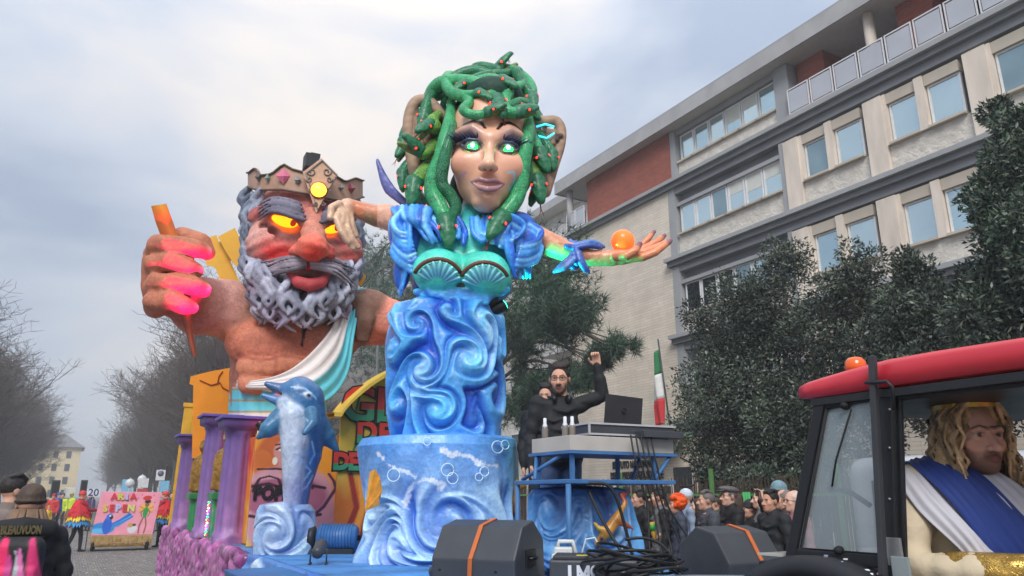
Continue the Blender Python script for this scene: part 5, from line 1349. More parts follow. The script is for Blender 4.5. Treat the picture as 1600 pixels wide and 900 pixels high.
for pts, w in (([(536, 332, 14), (532, 352, 8), (540, 372, 10), (552, 388, 14)], 6.2), ([(540, 334, 18), (542, 356, 14), (550, 374, 16), (560, 386, 20)], 6.2), ([(532, 326, 14), (526, 342, 6), (533, 362, 4), (545, 378, 8)], 5.6), ([(546, 332, 24), (550, 352, 22), (556, 368, 26)], 5.6), ([(530, 318, 12), (518, 324, 4), (516, 340, 2)], 5.6)):
 f.tube([q(p) for p in pts], R_(*([w, w, w * 0.9, w * 0.65][:len(pts)])), (226, 188, 152), 0.02)
def pb(V, C):
 airbrush(V, C, q((575, 350, 20)), 26 * mk, (86, 120, 84), 0.8); airbrush(V, C, q((560, 322, 20)), 20 * mk, (206, 110, 60), 0.6); airbrush(V, C, q((550, 380, 10)), 16 * mk, (150, 100, 70), 0.5); return C
link('arm', f.mesh('arm', pb), M_gloss, Md)
L_ = [[(646 - 2 * i, 332 - 2 * i, 30), (632 - 3.6 * i + 0.05 * i * i, 314 - 2 * i, 28), (616 - 2.6 * i, 300 - 4.4 * i, 26), (604 - 1.6 * i, 300 - 5.6 * i, 28)] for i in range(10)]
pleats(L_, 4.6, 'fin', [(96, 104, 170), (76, 84, 150), (120, 124, 186)], seed=4)
ob = MF.w(q((973, 377, -27)))
orb = thing('glowing_ball', 'glowing orange ball resting on the outstretched open palm', 'ball', ob)
MB().ball((0, 0, 0), 18.2 * mk, 28, 18).build('globe', mat('lit orange globe', (255, 120, 50), rough=0.25, var=0.06, vscale=6, emit=(255, 92, 28), estr=0.62), orb)
MB().lathe([(0.03, -0.005), (0.035, 0.0), (0.03, 0.008)], (0, 0, -18.2 * mk), 12).build('socket', MATS['black inner frame'], orb)
spotlamp('spot_lamp', 'small black spot lamp throwing green light under the outstretched arm', MF.w(q((778, 482, -30))), MF.w(q((915, 404, -20))), 95, (0.0, 1.0, 0.5), 62)
o = [x for x in COL.objects if x.name.startswith('spot_lamp')][-1]; MB().tube([(0, 0, 0), MF.w(q((766, 492, -22))) - o.location], 0.012, 6).build('bracket', MATS['black lamp can'], o)
# ================================================================== FLOAT PLATFORM AND SCENERY
DK = 1.03
FX0, FX1, FY0, FY1 = 1.75, 4.35, 2.95, 15.6
M_deck = mat('blue splashed deck', (70, 130, 190), rough=0.5, var=0.5, vscale=3.0, detail=8, bump=0.3, bscale=10, bump2=0.4, bscale2=2)
M_steel = mat('dark trailer steel', (40, 42, 46), rough=0.6, var=0.2)
Fl = thing('float_platform', 'long carnival float platform with blue painted deck and purple bumpy skirt', 'trailer', (0, 0, 0))
MB().lohi((FX0, FY0, DK - 0.10), (FX1, FY1, DK)).build('deck', M_deck, Fl)
MB().lohi((FX0 + 0.5, FY0, 0.55), (FX0 + 0.64, FY1 - 0.2, DK - 0.102)).lohi((FX1 - 0.64, FY0, 0.55), (FX1 - 0.5, FY1 - 0.2, DK - 0.102)).build('chassis', M_steel, Fl)
for y in (12.4, 13.5):
 for x in (FX0 + 0.25, FX1 - 0.25):
  w = MB().lathe([(0.30, -0.11), (0.40, -0.10), (0.42, -0.05), (0.42, 0.05), (0.40, 0.10), (0.30, 0.11)], (x, y, 0.43), 24, M=roty(math.pi / 2)).build('wheel', mat('tyre rubber', (26, 26, 27), rough=0.85), Fl)
  MB().lathe([(0.05, -0.12), (0.28, -0.115), (0.28, 0.115), (0.05, 0.12)], (x, y, 0.43), 18, M=roty(math.pi / 2)).build('rim', mat('grey rim', (120, 120, 122), rough=0.5), w)
f = Field((FX0 - 0.22, 8.2, 0.02), (FX0 + 0.1, FY1 + 0.25, DK + 0.06), 0.03)
f.box((FX0 - 0.05, 12.0, 0.52), (0.06, 3.7, 0.50), 0.03, (110, 50, 104))
r = random.Random(4)
for k in range(720):
 y = r.uniform(8.4, FY1 + 0.12); z = r.uniform(0.04, DK + 0.0); c = r.choice([(150, 70, 136), (176, 92, 158), (128, 56, 116), (190, 112, 172)])
 f.ell((FX0 - 0.10, y, z), (0.07, r.uniform(0.06, 0.11), r.uniform(0.06, 0.10)), c, 0.01)
tag(link('bumpy_skirt', f.mesh('bumpy_skirt'), mat('glossy purple paint', attr='Col', rough=0.28, var=0.15, vscale=6, coat=0.4, bump=0.2, bscale=14), Fl), kind='stuff')
f = Field((FX0 - 0.2, FY1 - 0.1, 0.02), (FX1 + 0.1, FY1 + 0.25, DK + 0.05), 0.04)
f.box(((FX0 + FX1) / 2, FY1 + 0.03, 0.52), (1.32, 0.05, 0.5), 0.03, (110, 50, 104))
for k in range(240):
 f.ell((r.uniform(FX0 - 0.1, FX1), FY1 + 0.10, r.uniform(0.06, DK)), (r.uniform(0.07, 0.11), 0.06, r.uniform(0.06, 0.1)), (160, 78, 146), 0.01)
tag(link('bumpy_skirt', f.mesh('bumpy_skirt'), MATS['glossy purple paint'], Fl), kind='stuff')
f = Field((FX0 - 0.12, FY0 - 0.1, 0.05), (FX0 + 0.08, 8.45, DK + 0.08), 0.03)
f.box((FX0 - 0.02, 5.7, 0.53), (0.05, 2.75, 0.50), 0.03, (60, 120, 190))
for k in range(46):
 y = r.uniform(FY0, 8.3); z = r.uniform(0.2, DK); L = r.uniform(0.3, 0.8)
 f.tube([(FX0 - 0.06, y, z), (FX0 - 0.08, y + L * 0.5, z + r.uniform(-0.1, 0.14)), (FX0 - 0.05, y + L, z + r.uniform(-0.15, 0.1))], [0.02, 0.045, 0.015], r.choice([(150, 200, 235), (50, 110, 190), (90, 160, 220), (200, 225, 240)]), 0.03)
link('wave_skirt', f.mesh('wave_skirt'), M_gloss, Fl)
MB().lohi((FX0 - 0.55, 5.05, DK - 0.24), (FX0 - 0.09, 6.75, DK - 0.03)).lohi((FX0 - 0.56, 5.04, DK - 0.028), (FX0 - 0.09, 6.76, DK - 0.008)).build('side_box', mat('blue metal locker', (42, 104, 160), rough=0.45, var=0.25, vscale=3), Fl)
# ------------------------------------------------------------------ swirling wave relief
def sstep(a, b, x): t = np.clip((x - a) / (b - a), 0, 1); return t * t * (3 - 2 * t)
def wave_relief(u, v, swirls, seed, warp=0.5):
 uu, vv = u.copy(), v.copy(); curl = np.zeros_like(u)
 for cu, cv, R, sg in swirls:
  du, dv = uu - cu, vv - cv; r = np.sqrt(du * du + dv * dv); w = np.exp(-(r / R) ** 2); th = sg * 4.4 * w
  c, s_ = np.cos(th), np.sin(th); uu, vv = cu + du * c - dv * s_, cv + du * s_ + dv * c
  curl = np.maximum(curl, np.exp(-(r / (R * 0.75)) ** 2))
 ph = uu * 16 + 1.9 * np.sin(vv * 3.1 + seed) + 1.2 * np.sin(uu * 3.3 - vv * 2.2) + 0.9 * np.sin(vv * 6 + uu * 2)
 big = np.sin(uu * 5 + 2.0 * np.sin(vv * 2.4 + seed * 2) + 0.7)
 ridge = np.cos(ph)
 fine = np.sin(ph * 2.7 + 1.1) * (0.5 + 0.5 * np.sin(uu * 4 + vv * 3))
 return 0.48 * ridge + 0.36 * big + 0.20 * fine + 0.35 * (curl - 0.3)
def wave_body(name, par, fr, rows, swirls, amp_, cols, seed, nz=240, na=420, top=True, m=None, ysc=0.9, ucx=None, painter=None):
 ys = [r[0] for r in rows]; vs, cs = [], []
 py = np.linspace(ys[0], ys[-1], nz)
 Lx = np.interp(py, ys, [r[1] for r in rows]); Rx = np.interp(py, ys, [r[2] for r in rows])
 T = np.linspace(0, 2 * math.pi, na, endpoint=False)
 zz = np.array([fr.q(((l + r_) / 2, p, 0)).z for p, l, r_ in zip(py, Lx, Rx)])
 cx = np.array([fr.q(((l + r_) / 2, p, 0)).x for p, l, r_ in zip(py, Lx, Rx)]); rad = np.array([(fr.q((r_, p, 0)).x - fr.q((l, p, 0)).x) / 2 for p, l, r_ in zip(py, Lx, Rx)])
 U = (T[None, :] - math.pi) * rad.mean() + 0 * zz[:, None]; Vv = zz[:, None] + 0 * T[None, :]
 H = wave_relief(U, Vv, swirls, seed)
 for _ in range(3):
  H = 0.25 * (np.roll(H, 1, 1) + np.roll(H, -1, 1)) + 0.5 * H; H[1:-1] = 0.25 * (H[:-2] + H[2:]) + 0.5 * H[1:-1]
 amp = amp_ if not callable(amp_) else amp_(Vv)
 Hc = H if not callable(amp_) else H * np.clip(amp_(Vv) / 0.05, 0, 1)
 edge = np.minimum(1, np.minimum(np.arange(nz), np.arange(nz)[::-1]) / 6.0)[:, None] * 0 + 1
 rr = rad[:, None] + amp * (H - 0.35) * edge
 X = cx[:, None] - rr * np.sin(T)[None, :] ; Y = rr * np.cos(T)[None, :] * ysc
 V3 = np.stack([X, Y, Vv], axis=-1).reshape(-1, 3)
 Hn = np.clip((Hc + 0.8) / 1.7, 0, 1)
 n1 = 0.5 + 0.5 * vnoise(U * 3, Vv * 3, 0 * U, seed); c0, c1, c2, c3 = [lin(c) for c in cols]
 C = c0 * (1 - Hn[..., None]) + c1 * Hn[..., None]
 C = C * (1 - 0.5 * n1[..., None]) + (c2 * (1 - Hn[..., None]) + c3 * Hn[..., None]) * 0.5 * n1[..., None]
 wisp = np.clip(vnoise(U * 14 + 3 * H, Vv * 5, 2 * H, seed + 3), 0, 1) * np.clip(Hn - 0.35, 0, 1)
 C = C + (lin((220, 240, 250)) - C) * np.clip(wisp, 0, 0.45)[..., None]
 C = C.reshape(-1, 3)
 if painter: C = painter(V3, C)
 idx = np.arange(nz * na).reshape(nz, na); nx_ = np.roll(idx, -1, axis=1)
 F4 = np.stack([idx[:-1], idx[1:], nx_[1:], nx_[:-1]], axis=-1).reshape(-1, 4)
 base = len(V3); caps_v = np.array([[cx[0], 0, zz[0] + 0.02], [cx[-1], 0, zz[-1]]])
 V3 = np.concatenate([V3, caps_v]); C = np.concatenate([C, np.array([c1, c0])])
 t3 = np.array([[idx[0, i], nx_[0, i], base, base] for i in range(na)]);
 me = npmesh(name, V3, F4, True, np.clip(C, 0, 1))
 o = link(name, me, m or M_gloss, par)
 if top:
  cap = npmesh('top', np.concatenate([V3[idx[0]], caps_v[:1]]), [[i, (i + 1) % na, na] for i in range(na)], True, np.clip(np.concatenate([C[idx[0]], C[base:base + 1]]), 0, 1))
  link('top', fix_normals(cap), m or M_gloss, o)
 return o
PF = Frame(3.02, 6.75)
Pl = frame_thing('wave_pillar', 'tall blue pillar sculpted with swirling waves under the snake haired figure', 'pedestal', PF)
pk = PF.k
zof = lambda py: PF.p(700, py).z
uof = lambda px: (px - 697) * pk * 1.02
sw = [(uof(x), zof(y), R, g) for x, y, R, g in ((662, 590, 0.17, 1), (726, 574, 0.20, 1), (752, 520, 0.15, -1), (650, 520, 0.13, -1), (786, 620, 0.16, 1), (684, 650, 0.17, 1), (604, 556, 0.14, 1), (622, 640, 0.15, -1), (795, 545, 0.13, 1), (748, 660, 0.15, -1), (700, 500, 0.10, 1))]
wave_body('pillar', Pl, PF, [(474, 640, 755), (482, 618, 778), (500, 606, 788), (540, 602, 792), (600, 598, 794), (650, 598, 790), (692, 606, 782)], sw, 0.085, [(14, 78, 186), (84, 192, 246), (40, 80, 190), (146, 220, 248)], 1.3)
Bs = frame_thing('wave_basin', 'broad painted blue wave base with bubbles and foam under the pillar', 'pedestal', PF)
def pbas(V, C):
 top = zof(690); mid = zof(770)
 up = np.clip((V[:, 2] - mid) / (top - mid), 0, 1)[:, None]
 n = vnoise(V[:, 0] * 3, V[:, 1] * 3, V[:, 2] * 3, 12)[:, None]
 C = C * (1 - 0.8 * up) + (lin((56, 146, 224)) * (1 + 0.25 * n) + np.clip(n, 0, 1) * 0.12) * 0.8 * up
 def P_(x, y): return PF.q((x, y, 0))
 for pts, w in ((((596, 712), (606, 724), (622, 736), (638, 740), (652, 750)), 6), (((686, 708), (702, 716), (725, 718), (742, 728), (768, 732)), 5.5), (((636, 790), (642, 768), (654, 754), (672, 752), (690, 760)), 7)):
  brush(V, C, [P_(*p) for p in pts], R_(*([w] * len(pts))), (232, 242, 248), 0.9, 0.1, 0.4, 0.8)
 brush(V, C, [P_(800, 700), P_(812, 780)], 26 * pk, (70, 150, 150), 0.6, 0.4, 0.9)
 airbrush(V, C, P_(730, 712) + Vector((0, -0.85, 0)), 0.12, (240, 246, 250), 0.8)
 return C
basin_rows = [(684, 600, 800), (688, 566, 808), (700, 558, 810), (760, 568, 812), (800, 574, 812), (840, 562, 816), (866, 550, 820), (884, 548, 826)]
sw = [(uof(700), zof(815), 0.24, -1), (uof(640), zof(832), 0.20, 1), (uof(765), zof(840), 0.20, 1), (uof(590), zof(805), 0.18, -1), (uof(660), zof(866), 0.16, -1)]
class _W: pass
def basin_amp(): return 0.06
o = wave_body('basin', Bs, PF, basin_rows, sw, lambda z: 0.012 + 0.075 * (1 - sstep(zof(800), zof(745), z)), [(40, 118, 200), (176, 224, 246), (80, 110, 200), (206, 236, 248)], 4.1, painter=pbas)
M_bub = mat('white bubble paint', (210, 236, 248), rough=0.4, var=0.05)
def ring_on(px, py, rp):
 c = PF.q((px, py, 0)); x0 = PF.q((684, py, 0)).x; Rb = (PF.q((812, py, 0)).x - PF.q((560, py, 0)).x) / 2 + 0.028
 pts = []
 for a in np.linspace(0, 6.283, 19):
  dx, dz = rp * pk * math.cos(a), rp * pk * math.sin(a); s_ = max(-0.98, min(0.98, (c.x + dx - x0) / Rb)); pts.append(Vector((c.x + dx, -math.sqrt(1 - s_ * s_) * Rb * 0.9, c.z + dz)))
 MB().tube(pts, 0.7 * pk, 5).build('bubble', M_bub, Bs)
for b_ in ((668, 698, 5), (697, 738, 8), (704, 750, 7), (770, 704, 8), (782, 700, 6), (620, 745, 8), (750, 740, 6), (742, 748, 5)): ring_on(*b_)
def fan(name, tipp, pts, d, m, par):
 vs = [PF.q((*tipp, d))];
 for i, p in enumerate(pts): vs.append(PF.q((*p, d - (7 if i % 2 else 2))))
 fs = [[0, i, i + 1] for i in range(1, len(pts))]
 o = link(name, npmesh(name, vs, fs, False), m, par); so = o.modifiers.new('thickness', 'SOLIDIFY'); so.thickness = 0.03
fan('fan_shell', (572, 798), [(582, 738), (587, 733), (591, 742), (595, 750), (597, 764), (595, 776), (592, 786)], -96, mat('orange shell paint', (226, 160, 60), rough=0.4, var=0.3, vscale=14), Bs)
St = frame_thing('starfish', 'yellow and orange starfish stuck on the side of the blue wave base', 'ornament', PF)
f = Field(*px_bounds(PF, [(755, 720, -60), (835, 815, 30)], 0.03), 0.016)
for e_ in ((765, 735), (800, 722), (818, 760), (806, 805), (782, 790)):
 f.tube([PF.q((797, 762, -22)), PF.q(((797 + e_[0]) / 2, (762 + e_[1]) / 2, -26)), PF.q((*e_, -22))], R_(12, 8, 4), (206, 160, 60), 0.03)
link('body', f.mesh('body', lambda V, C: (airbrush(V, C, PF.q((806, 800, -22)), 40 * pk, (160, 60, 40), 0.8), airbrush(V, C, PF.q((770, 738, -22)), 20 * pk, (150, 70, 40), 0.8), C)[2]), M_gloss, St)
# ------------------------------------------------------------------ dolphin leaping from its own wave
DF = Frame(2.02, 8.2)
dk_ = DF.k; q = DF.q; RD = lambda *a: tuple(v * dk_ for v in a)
Dw = frame_thing('dolphin_wave', 'pale blue wave block with white curls beneath the dolphin', 'pedestal', DF)
zd = lambda py: DF.p(446, py).z
ud = lambda px: (px - 447) * dk_ * 1.02
def pdw(V, C):
 airbrush(V, C, q((425, 850, -40)), 30 * dk_, (60, 84, 130), 0.6); airbrush(V, C, q((476, 850, -36)), 22 * dk_, (40, 120, 110), 0.6); airbrush(V, C, q((430, 800, -30)), 30 * dk_, (210, 226, 240), 0.5); return C
wave_body('wave', Dw, DF, [(786, 418, 478), (789, 404, 490), (798, 400, 496), (830, 398, 500), (867, 396, 502)], [(ud(430), zd(836), 0.17, 1), (ud(404), zd(854), 0.11, 1), (ud(470), zd(820), 0.14, -1), (ud(488), zd(856), 0.1, 1)], 0.06, [(64, 112, 176), (176, 208, 234), (84, 110, 170), (206, 224, 240)], 2.2, nz=90, na=200, painter=pdw, ysc=0.75)
Dp = frame_thing('dolphin', 'blue dolphin statue leaping upright with pale belly and open beak', 'statue', DF)
f = Field(*px_bounds(DF, [(392, 588, -75), (535, 810, 60)], 0.02), 0.015)
DB, DW = (58, 112, 158), (188, 202, 218)
f.tube([q((462, 800, 0)), q((464, 760, 2)), q((473, 710, 4)), (q((476, 660, 2))), q((474, 628, 0)), q((468, 614, -4))], RD(15, 19, 26, 30, 28, 23), DB, 0.05)
f.tube([q((456, 790, -8)), q((458, 745, -14)), q((460, 695, -19)), q((457, 652, -18)), q((450, 632, -14))], RD(10, 14, 18, 19, 13), DW, 0.05)
f.ell(q((470, 622, -2)), RD(30, 27, 25), DB, 0.06)
f.tube([q((450, 614, -6)), q((432, 606, -8)), q((417, 600, -8))], RD(13, 7.5, 4), (60, 104, 150), 0.05)
f.tube([q((448, 628, -8)), q((428, 624, -10)), q((411, 618, -10))], RD(10, 6, 3.2), (84, 130, 180), 0.05)
f.tube([q((410, 609, -12)), q((430, 614, -14)), q((448, 620, -16))], RD(2.6, 3, 2), (150, 90, 100), 0.02, sub=True)
for pts, w in (([(450, 648, -8), (436, 658, -14), (420, 670, -18), (403, 684, -20)], (18, 16, 12, 3)), ([(496, 664, 6), (508, 680, 10), (526, 702, 12)], (17, 14, 4)), ([(486, 644, -40), (488, 662, -52), (476, 676, -58)], (9, 8, 4))):
 f.tube([q(p) for p in pts], RD(*w), (58, 112, 146), 0.04)
f.ell(q((481, 617, -28)), RD(6, 4, 4.5), (210, 224, 236), 0.01)
def pdo(V, C):
 brush(V, C, [q((481, 617, -30)), q((483, 618, -30))], RD(2.6, 2.6), (26, 34, 50), 1.0, 0.0)
 for pts in (((440, 628), (460, 634), (470, 650), (480, 660)), ((455, 604), (476, 606), (494, 622)), ((480, 700), (470, 720), (486, 735), (474, 752)), ((488, 690), (492, 710), (484, 724)), ((466, 770), (480, 760), (490, 742))):
  brush(V, C, [q((*p, -30)) for p in pts], RD(*([1.4] * len(pts))), (170, 206, 236), 0.8, 0.1)
 airbrush(V, C, q((468, 770, -24)), 34 * dk_, (110, 96, 170), 0.6); airbrush(V, C, q((474, 602, -10)), 20 * dk_, (150, 160, 200), 0.5)
 airbrush(V, C, q((490, 720, -20)), 30 * dk_, (60, 110, 190), 0.5); return C
link('body', f.mesh('body', pdo), M_gloss, Dp)
# ------------------------------------------------------------------ temple block with painted boards
M_mural = mat('mural paint', attr='Col', rough=0.55, var=0.12, vscale=4, bump=0.15)
def mural(name, par, corners, nx, ny, fn, thick=0.06):
 bl, br, tr, tl = [np.array(c, dtype=np.float32) for c in corners]
 u, v = np.meshgrid(np.linspace(0, 1, nx), np.linspace(0, 1, ny)); U, V = u[..., None], v[..., None]
 P = (bl * (1 - U) + br * U) * (1 - V) + (tl * (1 - U) + tr * U) * V
 C = fn(u, v); idx = np.arange(nx * ny).reshape(ny, nx)
 F4 = np.stack([idx[:-1, :-1], idx[:-1, 1:], idx[1:, 1:], idx[1:, :-1]], -1).reshape(-1, 4)
 o = link(name, npmesh(name, P.reshape(-1, 3), F4, False, np.clip(C.reshape(-1, 3), 0, 1)), M_mural, par)
 so = o.modifiers.new('thickness', 'SOLIDIFY'); so.thickness = thick; so.offset = -1
 return o
def mixc(C, w, col): return C * (1 - w[..., None]) + lin(col) * w[..., None]
def sstep(a, b, x): t = np.clip((x - a) / (b - a), 0, 1); return t * t * (3 - 2 * t)
def seg_d(u, v, p, q_, asp=1.0):
 px, py = (u - p[0]) * asp, v - p[1]; bx, by = (q_[0] - p[0]) * asp, q_[1] - p[1]; t = np.clip((px * bx + py * by) / (bx * bx + by * by + 1e-9), 0, 1)
 return np.hypot(px - t * bx, py - t * by)
def ell_m(u, v, c, r, soft=0.1, rot=0.0):
 x, y = u - c[0], v - c[1]; x, y = x * math.cos(rot) + y * math.sin(rot), -x * math.sin(rot) + y * math.cos(rot)
 return 1 - sstep(1 - soft, 1 + soft, np.hypot(x / r[0], y / r[1]))
def stroke(C, u, v, pts, w, col, asp=1.0):
 d = np.full(u.shape, 9.0)
 for a, b_ in zip(pts, pts[1:]): d = np.minimum(d, seg_d(u, v, a, b_, asp))
 return mixc(C, 1 - sstep(w * 0.6, w, d), col)
TX0, TY0, TZ1 = 1.95, 9.35, 2.32
Tm = thing('temple_stage', 'painted temple block with flame and portrait boards carrying the bearded giant', 'stage', (0, 0, 0))
MB().lohi((TX0 + 0.1, TY0 + 0.1, DK), (4.2, 15.3, TZ1)).build('core', mat('raw orange board', (206, 140, 60), rough=0.7, var=0.2), Tm)
def flames(u, v):
 n = vnoise(u * 3, v * 5, 0 * u, 3); C = np.zeros((*u.shape, 3)) + lin((236, 160, 40))
 C = mixc(C, sstep(0.2, 0.9, v + 0.3 * n), (226, 70, 40)); C = mixc(C, sstep(0.55, 0.9, 1 - v + 0.2 * n) * 0.8, (240, 190, 60))
 for i in range(14):
  n2 = vnoise(u * 40 + i, v * 6 + i, 0 * u, 20 + i); C = mixc(C, sstep(0.25, 0.9, n2) * 0.35, [(250, 210, 80), (200, 60, 30), (240, 120, 40)][i % 3])
 for i in range(0):
  C = stroke(C, u, v, [(0.08 + i * 0.11, 0.05), (0.12 + i * 0.11, 0.35 + 0.04 * (i % 3)), (0.05 + i * 0.115, 0.62 + 0.1 * (i % 2))], 0.035, [(250, 214, 90), (190, 60, 30), (60, 50, 60)][i % 3], 0.5)
 C = mixc(C, ell_m(u, v, (0.3, 0.12), (0.2, 0.08)), (200, 90, 40)); return C
mural('side_board', Tm, [(TX0, 15.35, DK + 0.005), (TX0, TY0, DK + 0.005), (TX0, TY0, TZ1), (TX0, 15.35, TZ1)], 240, 90, flames)
FB = [(TX0 - 0.08, TY0 - 0.02, DK + 0.005), (3.12, TY0 - 0.02, DK + 0.005), (3.12, TY0 - 0.02, TZ1), (TX0 - 0.08, TY0 - 0.02, TZ1)]
def portrait(u, v):
 u = 0.27 + 0.73 * u; v = np.where(v < 0.58, v * 0.7, 0.406 + (v - 0.58) * 1.414)
 n = vnoise(u * 4, v * 4, 0 * u, 6); C = np.zeros((*u.shape, 3)) + lin((230, 150, 44)); C = mixc(C, sstep(0.45, 0.0, u + 0.1 * n), (222, 84, 50))
 C = mixc(C, sstep(0.55, 0.15, v + 0.1 * n) * (u < 0.3), (240, 190, 70))
 for i in range(7): C = stroke(C, u, v, [(0.03 + 0.03 * i, 0.05 + 0.02 * i), (0.06 + 0.03 * i, 0.35), (0.02 + 0.036 * i, 0.62)], 0.02, [(60, 60, 76), (200, 70, 40), (250, 220, 110)][i % 3], 0.8)
 C = mixc(C, sstep(0.86, 0.9, u), (130, 80, 160)); C = mixc(C, ((np.abs(u - 0.93) < 0.012)).astype(float), (170, 120, 190))
 C = mixc(C, ell_m(u, v, (0.47, 0.72), (0.19, 0.34)), (190, 96, 48)); C = mixc(C, ell_m(u, v, (0.36, 0.55), (0.09, 0.26), rot=0.25), (206, 110, 50))
 C = mixc(C, ell_m(u, v, (0.52, 0.26), (0.33, 0.33)), (206, 150, 160)); C = mixc(C, ell_m(u, v, (0.75, 0.18), (0.12, 0.26), rot=0.3), (200, 140, 154))
 C = mixc(C, ell_m(u, v, (0.49, 0.60), (0.06, 0.13)), (200, 132, 126)); C = mixc(C, ell_m(u, v, (0.50, 0.78), (0.105, 0.17)), (208, 140, 132))
 for ex in (0.455, 0.55):
  C = mixc(C, ell_m(u, v, (ex, 0.81), (0.032, 0.026)), (230, 226, 224)); C = mixc(C, ell_m(u, v, (ex + 0.006, 0.81), (0.014, 0.022)), (70, 66, 80))
  C = stroke(C, u, v, [(ex - 0.04, 0.805), (ex, 0.842), (ex + 0.04, 0.81)], 0.012, (40, 30, 34)); C = stroke(C, u, v, [(ex - 0.045, 0.865), (ex, 0.885), (ex + 0.04, 0.87)], 0.012, (60, 36, 30))
 C = stroke(C, u, v, [(0.505, 0.80), (0.515, 0.735), (0.495, 0.73)], 0.008, (130, 70, 66)); C = mixc(C, ell_m(u, v, (0.505, 0.685), (0.035, 0.018)), (130, 50, 64))
 C = stroke(C, u, v, [(0.30, 0.545), (0.42, 0.555), (0.56, 0.545), (0.66, 0.52)], 0.014, (40, 30, 36)); C = mixc(C, ell_m(u, v, (0.50, 0.30), (0.30, 0.13)), (168, 96, 120))
 for cx in (0.38, 0.60):
  C = stroke(C, u, v, [(cx - 0.10, 0.34), (cx - 0.06, 0.43), (cx, 0.46), (cx + 0.06, 0.43), (cx + 0.09, 0.36)], 0.013, (60, 30, 50))
 C = stroke(C, u, v, [(0.22, 0.36), (0.38, 0.385), (0.50, 0.35), (0.62, 0.385), (0.78, 0.36)], 0.012, (60, 30, 50)); C = stroke(C, u, v, [(0.24, 0.19), (0.50, 0.155), (0.76, 0.19)], 0.012, (60, 30, 50))
 C = stroke(C, u, v, [(0.60, 0.10), (0.78, 0.24), (0.86, 0.36), (0.80, 0.50)], 0.014, (80, 40, 80)); C = mixc(C, ell_m(u, v, (0.41, 0.655), (0.018, 0.05)), (235, 225, 200))
 return C
mural('portrait_board', Tm, FB, 170, 150, portrait)
tx = link('lettering', text_mesh('POPPY', 0.22, 0.004, 0.012), mat('black lettering', (30, 20, 24), rough=0.6, var=0), Tm)
tx.rotation_euler = (math.pi / 2, 0, 0); pp = ony(432, 771, TY0 - 0.035); tx.location = pp; tx.scale = (0.82, 1, 1)
Ab = thing('arched_board', 'arched yellow board with fat red and green painted letters', 'sign', (0, TY0 - 0.32, 0))
def arch_top(x): return 2.52 + 0.72 * math.sin(max(0, min(1, (x - 2.72) / 1.5)) * math.pi * 0.62) ** 0.8
vs_, cs_, fs_ = [], [], []; NX, NY = 110, 120
for j in range(NY + 1):
 for i in range(NX + 1):
  x = 2.80 + 1.6 * i / NX; z = DK + 0.005 + (arch_top(x) - DK) * j / NY; vs_.append((x, 0, z))
V = np.array(vs_); u, v = (V[:, 0] - 2.8) / 1.6, (V[:, 2] - DK) / 2.2
C = np.zeros((len(V), 3)) + lin((206, 176, 70)); n = vnoise(u * 7, v * 7, 0 * u, 9)
C = mixc(C, np.clip(n, 0, 1) * 0.5, (170, 140, 50)); C = mixc(C, sstep(0.42, 0.28, v + 0.08 * n), (206, 110, 40))
for i in range(8): C = stroke(C, u, v, [(0.06 + 0.07 * i, 0.0), (0.16 + 0.05 * i, 0.2), (0.10 + 0.075 * i, 0.37)], 0.026, [(150, 44, 34), (232, 150, 56), (120, 36, 30)][i % 3])
C = stroke(C, u, v, [(0.10, 0.45), (0.14, 0.6), (0.11, 0.72), (0.15, 0.86)], 0.012, (40, 120, 60))
for j in range(NY):
 for i in range(NX): k = j * (NX + 1) + i; fs_.append([k, k + 1, k + NX + 2, k + NX + 1])
o = link('board', npmesh('board', V, np.array(fs_), False, C), M_mural, Ab); so = o.modifiers.new('thickness', 'SOLIDIFY'); so.thickness = 0.05; so.offset = -1
m = MB();
vs_ = []
for i in range(41):
 x = 2.62 + 1.8 * i / 40; z = arch_top(max(2.72, x)) if x > 2.72 else 2.50
 vs_ += [(x, -0.30, z + 0.012), (x, 0.12, z + 0.03), (x, 0.12, z + 0.08), (x, -0.30, z + 0.062)]
fs_ = [[i * 4 + k, i * 4 + (k + 1) % 4, i * 4 + 4 + (k + 1) % 4, i * 4 + 4 + k] for i in range(40) for k in range(4)]
link('arch_hood', fix_normals(npmesh('arch_hood', vs_, fs_, False)), mat('yellow arch hood', (214, 180, 70), rough=0.6, var=0.15), Ab)
M_lr, M_lg, M_lk = mat('red letter paint', (186, 52, 44), rough=0.5, var=0.15, vscale=9), mat('green letter paint', (54, 138, 100), rough=0.5, var=0.15, vscale=9), mat('letter outline', (30, 26, 30), rough=0.6, var=0)
def letters(txt, x, z, size, gap, par, y=-0.03):
 for i, ch in enumerate(txt):
  me = text_mesh(ch, size, 0.003, 0.035); o = link('letter_outline', me, M_lk, par); o.rotation_euler = (math.pi / 2, 0, 0); o.location = (x + gap * i, y, z)
  me = text_mesh(ch, size, 0.003, 0.016); me.materials.clear(); me.materials.append(M_lr); me.materials.append(M_lg)
  for p_ in me.polygons: p_.material_index = 0
  bm = bmesh.new(); bm.from_mesh(me); bmesh.ops.bisect_plane(bm, geom=bm.verts[:] + bm.edges[:] + bm.faces[:], plane_co=(0, -size * 0.06, 0), plane_no=(0, 1, 0))
  for fc in bm.faces: fc.material_index = 1 if fc.calc_center_median().y < -size * 0.06 else 0
  bm.to_mesh(me); bm.free()
  o = bpy.data.objects.new('letter', me); COL.objects.link(o); o.parent = par; o.rotation_euler = (math.pi / 2, 0, 0); o.location = (x + gap * i, y - 0.008, z)
yb_ = TY0 - 0.35
for txt, px, py, sz, gp in (('GL', 561, 634, 0.60, 0.36), ('DEI', 573, 677, 0.36, 0.24), ('DELLA', 533, 722, 0.27, 0.155)):
 p_ = ony(px, py, yb_); letters(txt, p_.x, p_.z, sz, gp, Ab)
